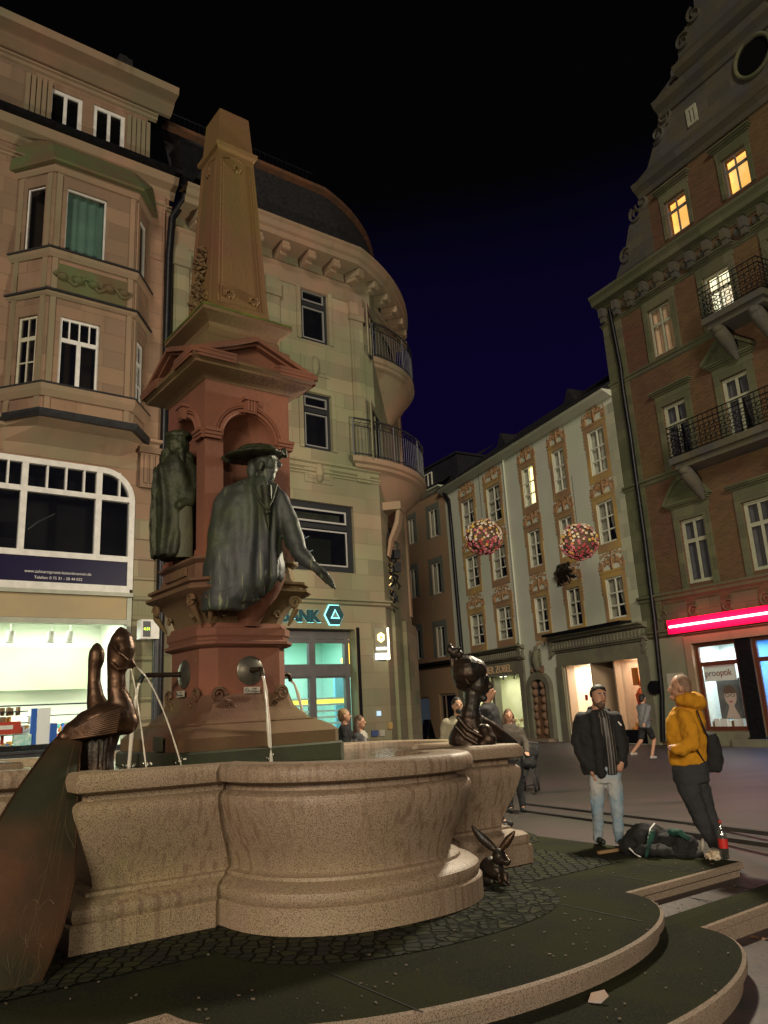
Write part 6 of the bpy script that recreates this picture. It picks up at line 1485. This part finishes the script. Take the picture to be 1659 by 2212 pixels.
for pts in ([(1074,1840,-.05,4),(1058,1826,-.05,7.5),(1040,1810,-.04,8),(1026,1794,-.03,5),(1019,1783,-.02,1.5)],[(1080,1838,-.05,4),(1090,1826,-.05,6.5),(1100,1812,-.05,6.5),(1108,1802,-.05,4),(1112,1795,-.05,1.2)]):
    b=MB(); P_=[f.p(*q[:3]) for q in pts]; R_=[f.m(q[3]*1.25,*q[:3]) for q in pts]; RG=[]
    for k,(p,r) in enumerate(zip(P_,R_)):
        t=(P_[min(k+1,len(P_)-1)]-P_[max(k-1,0)]).normalized(); x=t.cross(f.n).normalized()
        RG.append([p+x*(r*math.cos(j*.6283))+f.n*((r*.28)*math.sin(j*.6283)+.012*abs(math.cos(j*.6283))) for j in range(10)])
    b.loft(RG); b.out('ear',m_bronze if pts[0][0]>1078 else m_bronzed,T,sm=60)
b=MB(); f.limb(b,[(1093,1846,-.17,1.5),(1097,1853,-.18,1.5),(1100,1859,-.19,1.5)],6); b.out('polished_muzzle',M('worn_metal',(.5,.45,.38),None,rough=.2,metal=.9),T,sm=60)
# ================================================================ people
def eyes(f,pts,par):
    b=MB()
    for x,y,d,r in pts: b.ell(f.p(x,y,d),(f.m(r,x,y),)*3,n=8,k=5)
    b.out('eyes',M('eye_dark',(.015,.012,.01),None,rough=.3) if 'eye_dark' not in bpy.data.materials else bpy.data.materials['eye_dark'],par,sm=60)
def fingers(f,b,x,y,d,dx,dy,r=1.9,s=1.):
    for i in range(4):
        o=(i-1.5)*2.9*s; L_=(1,1.12,1.06,.85)[i]*s
        f.limb(b,[(x+o,y,d,r*1.1),(x+o+dx*.5*L_,y+dy*.5*L_,d-.01,r),(x+o*.9+dx*L_,y+dy*L_,d+.01,r*.85)],7)
    f.limb(b,[(x+5.5*s,y-5*s,d-.02,r*1.15),(x+9*s,y+1*s,d-.03,r),(x+9.5*s,y+5*s,d-.03,r*.8)],7)
# man in a black jacket
f=Fg(gpt(1312,1820,-.07))
b=MB(); f.ell(b,1294,1502,0,15.5,20,18); f.ell(b,1296,1514,-.025,12.5,13,14); f.ell(b,1280,1507,.01,3,6,4); f.limb(b,[(1301,1500,-.10,2.6),(1304,1508,-.115,3),(1302,1511,-.105,3)],8); f.ell(b,1301,1518,-.09,5,2,3); f.ell(b,1299,1524,-.07,6,5,6)
f.limb(b,[(1291,1518,.01,11),(1290,1540,.01,13)]); f.sect(b,[(1290,1538,0,16,14),(1289,1548,0,32,20),(1290,1580,0,33,22),(1300,1630,0,28,20),(1306,1670,0,29,21)])
for pts in ([(1256,1552,0,12),(1247,1602,.02,10),(1268,1656,-.05,7),(1282,1670,-.08,7)],[(1326,1553,0,12),(1345,1610,.02,10),(1342,1648,-.08,8),(1338,1660,-.08,8)],[(1292,1668,0,17),(1290,1745,0,11),(1291,1812,.0,7)],[(1322,1668,0,17),(1333,1745,0,11),(1337,1814,0,7)]): f.limb(b,pts)
fingers(f,b,1287,1677,-.09,1,10)
PM=blob(b,'person',m_skin,None,.0095,org=f.b,it=3,label='man in an open black jacket, striped shirt and light jeans beside the heap of bags',cat='person',group=None)
b=MB(); f.ell(b,1292,1491,.025,16.5,13,18.5); f.ell(b,1286,1499,.045,12.5,14,17); blob(b,'hair',m_hair,PM,.011,it=2,fold=crumple(.006,40))
b=MB(); f.ell(b,1298,1523,-.072,9,8.5,8); f.limb(b,[(1282,1512,-.02,4.5),(1287,1521,-.05,5)],8); f.limb(b,[(1297,1514,-.108,1.1),(1306,1515,-.104,1.1)],6); blob(b,'beard',M('stubble',(.10,.058,.040),(.07,.04,.03),20),PM,.008,it=1)
eyes(f,[(1296,1501,-.095,1.5),(1306,1501,-.085,1.3)],PM)
b=MB(); f.limb(b,[(1292,1497.5,-.095,1.1),(1299,1497,-.104,1.1)],6); f.limb(b,[(1303,1497,-.10,1.1),(1308,1498,-.085,1.0)],6); b.out('eyebrows',m_hair,PM,sm=60)
b=MB(); f.sect(b,[(1298,1534,-.04,8,8),(1303,1550,-.07,13,13),(1312,1590,-.07,15,16),(1319,1630,-.06,15,17),(1321,1673,-.05,14,16)]); blob(b,'shirt',m_str,PM,.012,it=1)
b=MB(); f.sect(b,[(1289,1533,.02,17,15),(1288,1541,.02,32,20),(1287,1552,.02,44,25),(1287,1567,.02,46,27),(1290,1600,.02,45,28),(1293,1640,.02,42,28),(1294,1672,.02,34,27)])
f.limb(b,[(1256,1554,0,17),(1247,1602,.02,15),(1262,1640,-.03,13),(1274,1660,-.06,12)]); f.limb(b,[(1328,1554,.0,17),(1343,1606,.02,16),(1340,1648,-.03,15)])
f.limb(b,[(1330,1560,-.02,13),(1341,1610,-.05,14),(1343,1652,-.05,11)]); f.limb(b,[(1282,1545,-.09,10),(1290,1590,-.13,11),(1296,1640,-.13,11),(1298,1674,-.12,9)])
f.limb(b,[(1276,1533,.05,7),(1292,1528,.10,8),(1312,1534,.05,7)])
blob(b,'jacket',m_blk,PM,.012,it=3,fold=crumple(.014,9))
b=MB(); f.sect(b,[(1307,1655,0,34,23),(1307,1676,0,35,23),(1306,1690,0,33,22)]); f.limb(b,[(1290,1682,0,18),(1290,1715,-.02,16),(1290,1748,-.02,13.5),(1292,1780,0,11.5),(1291,1810,0,10)]); f.limb(b,[(1323,1682,0,18),(1330,1715,-.02,16),(1333,1748,-.02,13.5),(1335,1780,0,11.5),(1338,1812,0,10)])
blob(b,'jeans',m_jean,PM,.012,it=3,fold=crumple(.012,12))
for x,y in ((1291,1815),(1338,1819)):
    b=MB(); f.limb(b,[(x-2,y-4,.06,8),(x+5,y+1,-.06,7.5),(x+12,y+4,-.16,6)]); blob(b,'shoe',m_shoe,PM,.010,it=2)
b=MB(); f.limb(b,[(1336,1560,-.11,1.8),(1341,1566,-.11,2.2)],6); b.out('chest_badge',m_white,PM,sm=60)
# man in a yellow hoodie
f=Fg(gpt(1535,1842,-.09))
b=MB(); f.ell(b,1470,1481,0,20,23,23); f.ell(b,1464,1492,0,16,16,17); f.ell(b,1470,1489,-.12,4,6,3); f.limb(b,[(1449,1486,0,4),(1445,1492,0,4),(1448,1495,0,4)],8); f.ell(b,1453,1507,0,7,6,7); f.limb(b,[(1472,1500,0,15),(1478,1530,0,17)])
f.sect(b,[(1480,1530,0,24,17),(1482,1560,0,30,18),(1484,1610,0,28,17),(1492,1655,0,26,17)]); f.limb(b,[(1480,1550,-.10,12),(1490,1605,-.18,11),(1460,1616,-.24,8),(1449,1616,-.24,7)]); f.limb(b,[(1472,1550,.15,12),(1466,1600,.2,11),(1455,1616,.1,8)])
f.limb(b,[(1488,1672,-.0,12),(1508,1745,-.03,13),(1546,1832,0,8)]); f.limb(b,[(1500,1672,.03,12),(1527,1745,.05,13),(1558,1824,.08,8)])

PY=blob(b,'person',m_skin,None,.0098,org=f.b,it=3,label='balding man in a mustard yellow hoodie and charcoal trousers carrying a black bag',cat='person')
b=MB(); f.ell(b,1473,1478,.0,19.5,21.5,23.5); f.ell(b,1482,1488,0,12,15,21); blob(b,'hair',M('short_grey_brown_hair',(.15,.085,.055),(.21,.13,.09),26,.8,bs=60,bd=.006),PY,.010,it=2)
b=MB(); f.sect(b,[(1480,1527,0,26,20),(1480,1540,0,36,24),(1481,1560,0,41,28),(1482,1600,0,41,29),(1486,1635,0,39,28),(1487,1653,0,37,27)])
f.limb(b,[(1480,1550,-.09,20),(1490,1582,-.15,19),(1493,1606,-.18,18),(1474,1617,-.22,15),(1458,1618,-.24,12)]); f.limb(b,[(1470,1552,.12,18),(1460,1600,.16,16),(1456,1618,.1,12)])
blob(b,'hoodie',m_yel,PY,.012,it=2,fold=crumple(.020,8))
b=MB(); f.limb(b,[(1470,1512,-.08,12),(1488,1512,-.1,16),(1506,1514,-.02,17),(1512,1520,.04,15)]); f.limb(b,[(1470,1512,.1,12),(1490,1508,.14,15),(1506,1514,.06,17)]); f.ell(b,1497,1521,0,26,15,26); blob(b,'hood',m_yel,PY,.012,it=3,fold=crumple(.012,9))
b=MB(); f.sect(b,[(1489,1642,0,36,25),(1491,1668,0,39,27),(1494,1690,0,38,26)]); f.limb(b,[(1482,1685,-.05,24),(1494,1720,-.06,22),(1509,1755,-.05,19),(1530,1800,-.02,15),(1545,1828,0,13)]); f.limb(b,[(1504,1685,.06,24),(1518,1720,.06,21),(1528,1755,.06,18),(1546,1795,.06,15),(1557,1822,.06,13)])
blob(b,'trousers',m_char,PY,.013,it=2,fold=crumple(.018,8))
b=MB(); f.limb(b,[(1548,1836,-.02,8),(1532,1841,-.10,7)]); f.limb(b,[(1560,1830,.08,8),(1546,1836,.0,7)]); blob(b,'shoes',m_wsh,PY,.011,it=2)
BG=root('drawstring_bag',f.p(1540,1668,.08),'black drawstring bag hanging at the hip of the man in the yellow hoodie','bag')
b=MB(); f.sect(b,[(1536,1583,.05,9,9),(1537,1594,.05,15,14),(1540,1620,.05,19,16),(1541,1648,.05,21,17),(1540,1664,.05,20,16),(1540,1669,.05,15,12)]); blob(b,'sack',m_blk,BG,.012,it=2,fold=crumple(.014,10))
b=MB(); f.limb(b,[(1506,1535,-.12,1.8),(1514,1556,-.17,1.8),(1524,1582,-.08,1.8),(1530,1592,0,1.8)],6); f.limb(b,[(1500,1590,-.20,1.6),(1506,1620,-.18,1.6),(1524,1650,-.06,1.6)],6); b.out('cord',m_blk,BG,sm=60)
# ------------- generic figures
def person(hx,hy,gx,gy,H,lab,face=0,top=m_blk,leg=m_char,hair=m_hair,skin=m_skin,legs=None,arms=None,lean=0,longhair=False,shorts=False,gz_=-.1,grp=None,dist=None,vox=.016,beard=False,puff=1.):
    if dist is None:
        base=gpt(gx,gy,gz_)
    else:
        r=ray(hx,hy); h=V((r.x,r.y,0)).normalized(); base=O+h*dist; base.z=gz_
    if dist is not None: 
        r=ray(hx,hy); zt=CH+dist*r.z/V((r.x,r.y)).length; H=(zt-gz_)/.94
    s=H/1.75; a=face; d=(base-O); d.z=0; d.normalize(); rt=V((d.y,-d.x,0))
    fv=(-d*math.cos(a)+rt*math.sin(a)); rv=V((-fv.y,fv.x,0))
    L=lambda x,y,z: base+rv*(x*s)+fv*((y+lean*z)*s)+V((0,0,z*s))
    def chain(mb,pts):
        P_=[L(*p[:3]) for p in pts]; R=[p[3]*s for p in pts]; mb.tube(P_,R,10)
        for p,r in zip(P_,R): mb.ell(p,(r*1.01,)*3,n=10,k=6)
    def sec(mb,rows):
        mb.loft([[L(x+w*math.cos(2*math.pi*j/16),y+dd*math.sin(2*math.pi*j/16),z) for j in range(16)] for x,y,z,w,dd in rows])
    legs=legs or [[(-.09,0,.90,.085),(-.10,.01,.50,.055),(-.11,0,.07,.04)],[(.09,0,.90,.085),(.10,.01,.50,.055),(.11,0,.07,.04)]]
    arms=arms or [[(-.19,0,1.40,.055),(-.24,-.02,1.14,.042),(-.22,.06,.90,.03)],[(.19,0,1.40,.055),(.24,-.02,1.14,.042),(.22,.06,.90,.03)]]
    b=MB(); ax=Matrix((rv,fv,V((0,0,1)))).transposed()
    b.ell(L(0,.0,1.645),(.075*s,.095*s,.11*s),ax=ax); b.ell(L(0,.03,1.60),(.058*s,.065*s,.075*s),ax=ax); b.ell(L(0,.105,1.63),(.014*s,.02*s,.022*s),ax=ax); b.ell(L(-.075,0,1.635),(.012*s,.02*s,.03*s),ax=ax); b.ell(L(.075,0,1.635),(.012*s,.02*s,.03*s),ax=ax)
    chain(b,[(0,-.01,1.55,.055),(0,-.01,1.46,.065)]); sec(b,[(0,0,.88,.155,.10),(0,0,1.0,.15,.10),(0,0,1.12,.135,.095),(0,0,1.30,.17,.11),(0,0,1.42,.165,.09),(0,0,1.47,.08,.06)])
    for q in legs+arms: chain(b,q)
    for q in arms:
        x,y,z,_=q[-1]; px_,py_,pz_,_=q[-2]; dv=V((x-px_,y-py_,z-pz_)).normalized(); sd=V((-dv.y,dv.x,.2)).normalized()
        for i in range(5):
            o=sd*((i-2)*.017); e=dv*(.15 if i<4 else .09)
            chain(b,[(x,y,z,.026),(x+o.x+e.x*.5,y+o.y+e.y*.5,z+o.z+e.z*.5,.012),(x+o.x*1.2+e.x,y+o.y*1.2+e.y,z+o.z*1.2+e.z,.009)])
    for q in legs: x,y,z,_=q[-1]; chain(b,[(x,y,z*.9,.04),(x,y+.13,z-.045,.03)])
    B_=blob(b,'person',skin,None,vox*.75,org=base,it=2,label=lab,cat='person',group=grp)
    h=MB(); h.ell(L(0,-.02,1.675),(.083*s,.10*s,.098*s),ax=ax); h.ell(L(0,-.045,1.63),(.075*s,.07*s,.09*s),ax=ax)
    if longhair:
        for sx in(-1,1): chain(h,[(sx*.065,-.03,1.66,.04),(sx*.085,-.02,1.52,.045),(sx*.09,.0,1.36,.035)])
        chain(h,[(0,-.07,1.62,.06),(0,-.08,1.40,.06)])
    blob(h,'hair',hair,B_,vox*.8,it=2,fold=crumple(.008,25))
    if beard: q=MB(); q.ell(L(0,.06,1.57),(.052*s,.05*s,.045*s),ax=ax); blob(q,'beard',m_hair,B_,.012,it=1)
    e_=MB()
    for sx in(-1,1): e_.ell(L(sx*.03,.088,1.655),(.011*s,)*3,n=6,k=4)
    e_.out('eyes',bpy.data.materials['eye_dark'],B_)
    j=MB(); p_=puff; sec(j,[(0,0,.86,.19*p_,.135*p_),(0,0,1.0,.19*p_,.135*p_),(0,0,1.2,.195*p_,.14*p_),(0,0,1.36,.215,.135),(0,0,1.44,.19,.105),(0,0,1.50,.09,.08)])
    for q in arms: chain(j,[(x,y,z,r+.024*p_) for x,y,z,r in q])
    blob(j,'coat',top,B_,vox,it=2,fold=crumple(.014,9))
    t=MB(); sec(t,[(0,0,.80,.165,.12),(0,0,.95,.17,.12)])
    for q in legs: chain(t,[(x,y,z,r+.022) for x,y,z,r in (q if not shorts else [q[0],tuple(q[0][i]*.25+q[1][i]*.75 for i in range(4))])])
    blob(t,'shorts' if shorts else 'trousers',leg,B_,vox,it=2,fold=crumple(.012,10))
    for q in legs: x,y,z,_=q[-1]; w=MB(); chain(w,[(x,y-.03,z-.03,.045),(x,y+.13,z-.04,.04)]); blob(w,'shoe',m_wsh if shorts else m_shoe,B_,.013,it=1)
    return B_,L,s
m_gb=M('grey_blue_shirt',(.13,.14,.16),(.17,.17,.17),5); m_bei=M('beige_shirt',(.30,.28,.20),(.24,.22,.16),8,.9,bs=30,bd=.006)
person(1390,1503,1398,1642,1.72,'walker in a grey top and black shorts striding past the pink-lit shop window',face=2.3,top=m_gb,leg=m_blk,shorts=True,gz_=-.1,
 legs=[[(-.08,0,.90,.085),(-.09,.22,.52,.06),(-.09,.10,.10,.042)],[(.08,0,.90,.085),(.09,-.10,.50,.06),(.09,-.42,.22,.042)]],arms=[[(-.19,0,1.40,.055),(-.30,-.16,1.20,.042),(-.34,-.30,1.02,.03)],[(.19,0,1.40,.055),(.26,.12,1.16,.042),(.22,.34,1.08,.03)]],lean=.08)
person(988,1524,0,0,1.78,'bearded man in a beige overshirt standing behind the fountain left of the helmeted bust',face=.3,top=m_bei,beard=True,skin=m_skin2,dist=12.2)
person(1052,1494,0,0,1.78,'man in a dark coat largely hidden behind the helmeted bust',face=1.3,top=m_blk,dist=11.8,puff=1.15)
B_,Lw,sw=person(1098,1546,0,0,1.6,'woman with long brown hair in a dark coat leaning on a pushchair',face=.2,top=M('dark_brown_coat',(.035,.028,.022),(.05,.04,.03),5),hair=m_brown,longhair=True,dist=13.4,arms=[[(-.19,0,1.36,.055),(-.26,.10,1.12,.042),(-.20,.36,1.02,.03)],[(.19,0,1.36,.055),(.26,.10,1.12,.042),(.20,.36,1.02,.03)]])
person(744,1546,0,0,1.6,'woman with fair pinned-up hair and black top in profile before the bank window',face=1.5,top=m_blk,hair=m_blond,dist=13.5)
person(777,1560,0,0,1.5,'person with light brown hair and pale scarf beside the black-clad woman at the bank',face=1.2,top=M('pale_scarf_coat',(.30,.28,.24),(.03,.03,.035),5,lo=.45,hi=.5),hair=m_brown,longhair=True,dist=13.0)
# pushchair
g0_=gpt(1143,1712,-.1); f=Fg(g0_)
T=root('pushchair',g0_,'black pushchair standing behind the right pier of the fountain','pushchair')
for x,y,d in((1126,1712,.1),(1156,1704,-.25),(1163,1700,.2),(1133,1700,.4)):
    c=f.p(x,y-8,d); b=MB(); r=.115; b.tube([c+f.n*(r*math.cos(k*.3142))+V((0,0,r*math.sin(k*.3142))) for k in range(21)],.024,8); b.tube([c-f.r*.03,c+f.r*.03],.03,8); b.out('wheel',m_blk,T,sm=60)
b=MB()
for pts in ([(1120,1612,.3),(1140,1640,.1),(1156,1690,-.25)],[(1162,1610,.3),(1158,1650,.2),(1161,1692,.2)],[(1126,1704,.1),(1150,1640,0),(1163,1606,.3)],[(1121,1606,.3),(1142,1602,.3),(1163,1606,.3)],[(1126,1700,.1),(1156,1694,-.25)]): b.tube([f.p(*q) for q in pts],.014,7)
b.out('frame',m_zinc,T,sm=60)
b=MB(); f.ell(b,1142,1650,.1,18,12,22); f.ell(b,1147,1630,.2,15,16,20); blob(b,'seat',m_blk,T,.02,it=2,fold=crumple(.02,9))
# ================================================================ things on the steps
g0_=gpt(1440,1848,-.1); f=Fg(g0_+V((0,0,.0)))
T=root('heap_of_bags',f.b,'black and dark green sports bag and clothes heaped on the platform edge','bags')
b=MB(); 
for x,y,d,rx,rz,rd in((1385,1812,.1,34,26,34),(1412,1808,.15,34,28,36),(1440,1818,.1,36,24,34),(1474,1826,.0,34,24,32),(1362,1828,.05,20,16,24),(1420,1836,-.05,60,14,30),(1460,1845,-.1,40,10,22),(1500,1846,-.08,22,12,18),(1396,1796,.1,22,16,20),(1446,1808,.1,20,16,20)): f.ell(b,x,y,d,rx,rz,rd)
blob(b,'bag',m_blk,T,.014,it=2,fold=crumple(.035,7))
b=MB(); f.limb(b,[(1450,1797,-.05,8),(1470,1800,-.12,8),(1486,1810,-.14,6)]); f.limb(b,[(1410,1800,-.16,7),(1400,1830,-.24,6),(1395,1850,-.22,4)]); blob(b,'green_cloth',M('dark_green_cloth',(.012,.07,.05),(.008,.03,.025),6),T,.012,it=2,fold=crumple(.012,12))
b=MB(); 
f.limb(b,[(1414,1779,.02,1.6),(1405,1790,-.12,1.7),(1401,1810,-.2,1.7),(1399,1835,-.22,1.5)],6); f.limb(b,[(1360,1833,-.12,1.7),(1372,1844,-.14,1.8),(1386,1853,-.14,1.6)],6); b.out('white_piping',m_white,T,sm=60)
b=MB(); f.ell(b,1517,1826,-.02,5,14,10,tilt=.2); b.out('grey_cap',m_plate,T,sm=60)
# wooden stick
b=MB(); p=gpt(1292,1845,-.085); q=gpt(1372,1833,-.085); d_=(q-p).normalized(); s_=d_.cross(V((0,0,1)))*.018
b.hexa([p-s_+V((0,0,0)),q-s_,q+s_,p+s_,p-s_+V((0,0,.03)),q-s_+V((0,0,.03)),q+s_+V((0,0,.03)),p+s_+V((0,0,.03))]); b.out('wooden_stick',M('pale_wood',(.30,.19,.09),(.24,.15,.07),6),org=p,label='short flat wooden stick lying on the paving beside the heap of bags',cat='stick')
# cola bottle
c=gpt(1567,1856,-.09); k=(c-O).length/F*1.0; h=66*k
T=root('cola_bottle',c,'half-full plastic cola bottle with red label standing on the platform corner','bottle')
pr=[(.0,0),(.036,.002),(.040,.02),(.038,.05),(.043,.08),(.043,.20),(.040,.22),(.030,.26),(.015,.30),(.013,.33),(.0,.331)]
sc=h/.345
b=MB(); b.lathe(c,[(max(r,.001)*sc,z*sc) for r,z in pr],20); m_pet=glass('clear_plastic',(.75,.78,.75),.18,.05,.12,(.25,.28,.26)); b.out('bottle_body',m_pet,T,sm=50)
b=MB(); b.lathe(c,[(.001,.004*sc),(.034*sc,.006*sc),(.0375*sc,.02*sc),(.0355*sc,.05*sc),(.040*sc,.08*sc),(.040*sc,.125*sc),(.001,.126*sc)],20); b.out('cola',M('cola_brown',(.012,.005,.003),None,rough=.08),T,sm=50)
b=MB(); b.lathe(c,[(.0445*sc,.10*sc),(.0445*sc,.185*sc)],20,False); b.out('label',M('red_label',(.55,.03,.025),(.45,.02,.02),8,.4),T,sm=50)
b=MB(); b.lathe(c,[(.001,.325*sc),(.017*sc,.326*sc),(.017*sc,.348*sc),(.001,.35*sc)],16); b.out('cap',cR,T,sm=40)
# crumpled paper bag, litter, leaf
def crump(x,y,z,rx,rz,mt,name,lab,cat,seed,rd=None):
    g_=gpt(x,y,z); ff=Fg(g_); b=MB(); ff.ell(b,x,y-rz*.75,0,rx,rz,rd or rx); blob(b,name,mt,None,.008,org=g_,it=0,fold=crumple(.035,22+seed),label=lab,cat=cat,sm=25)
crump(1541,1856,-.09,15,10,M('crumpled_bag_paper',(.50,.40,.26),(.6,.52,.4),9),'paper_bag','crumpled pale paper bag lying between the bags and the cola bottle','paper bag',1)
g_=gpt(1294,2163,-.17); ff=Fg(g_); b=MB(); b.add([ff.p(1270,2166,0)+V((0,0,.0)),ff.p(1290,2177,-.02),ff.p(1316,2158,0)+V((0,0,.012)),ff.p(1306,2143,.02)+V((0,0,.01)),ff.p(1278,2158,.01)+V((0,0,.03))],[(0,1,4),(1,2,3,4)])
for v_ in b.v: v_.z+=.004
b.out('crumpled_leaflet',M('litter_paper',(.42,.30,.22),(.35,.33,.35),6),org=g_,label='crumpled cream leaflet lying on the lower step tread',cat='litter')
random.seed(2)
for i,(x,y,lab) in enumerate(((1626,2030,'large dry brown leaf against the lower step riser'),(1648,2034,'smaller dry leaf at the right picture edge beside the larger one'))):
    g_=gpt(x,y,-.44); ff=Fg(g_); b=MB(); n=14
    P_=[ff.p(x+(15-4*i)*math.cos(k*2*math.pi/n)*(1+.3*math.sin(k*2.9)),y+6*math.sin(k*2*math.pi/n),0)+V((0,.06*math.sin(k*2*math.pi/n),.02*random.random())) for k in range(n)]
    b.add([ff.p(x,y,0)+V((0,0,.035))]+P_,[(0,1+k,1+(k+1)%n) for k in range(n)]); b.out('dry_leaf',M('dry_leaf_brown',(.20,.10,.045),(.14,.07,.03),12) if not i else bpy.data.materials['dry_leaf_brown'],org=g_,label=lab,cat='leaf')
# ================================================================ flower balls on a wire across the street
cols_=[('pink_blossom',(.34,.10,.12)),('cream_blossom',(.46,.36,.22)),('orange_blossom',(.42,.19,.06)),('white_blossom',(.48,.42,.36)),('red_blossom',(.26,.03,.04)),('yellow_blossom',(.42,.30,.05))]
fm=[M(n_,c_,tuple(x*.75 for x in c_),30,.8) for n_,c_ in cols_]
m_core=M('brown_moss_core',(.045,.025,.014),(.08,.045,.03),12,.95,bs=40,bd=.03)
for bi,(x,y,r) in enumerate(((1045,1161,39),(1251,1170,40))):
    rd_=ray(x,y); dist=20.; c=O+rd_*(dist/V((rd_.x,rd_.y)).length); R0=r*(c-O).dot(fw)/F
    T=root('flower_ball',c,('ball of pink and cream blossoms hanging before the left windows of the white house' if bi==0 else 'ball of pink and orange blossoms hanging before the fourth window column of the white house'),'flower ball','hanging flower balls')
    b=MB(); b.ell(c,(R0*.9,)*3,n=20,k=14); b.out('core',m_core,T,sm=60)
    bs=[MB() for _ in fm]; random.seed(30+bi); N_=300
    for i in range(N_):
        zc=1-2*(i+.5)/N_; a=i*2.39996+random.uniform(-.15,.15); q=V((math.sqrt(1-zc*zc)*math.cos(a),math.sqrt(1-zc*zc)*math.sin(a),zc))
        low=zc<-.25; k=random.choice((0,0,4,4,2) if low else (0,1,3,1,2,3,5,0)); s=random.uniform(.026,.046)
        if random.random()<.25: continue
        p=c+q*(R0*random.uniform(.93,1.03)); ax=q.to_track_quat('Z','Y').to_matrix()
        mb=bs[k]; mb.ell(p,(s,s,s*.55),ax=ax,n=8,k=5)
        for j in range(4):
            pa=ax@V((math.cos(j*1.57+i),math.sin(j*1.57+i),.4)); mb.ell(p+pa*s*.7,(s*.5,s*.5,s*.3),ax=ax,n=6,k=4)
    for k,mb in enumerate(bs): mb.out(cols_[k][0]+'s',fm[k],T,sm=60,kind='stuff')
    b=MB(); b.tube([c+V((0,0,R0*.9)),c+V((0,0,R0+1.3))],.006,4); b.out('hanging_wire',m_black,T)
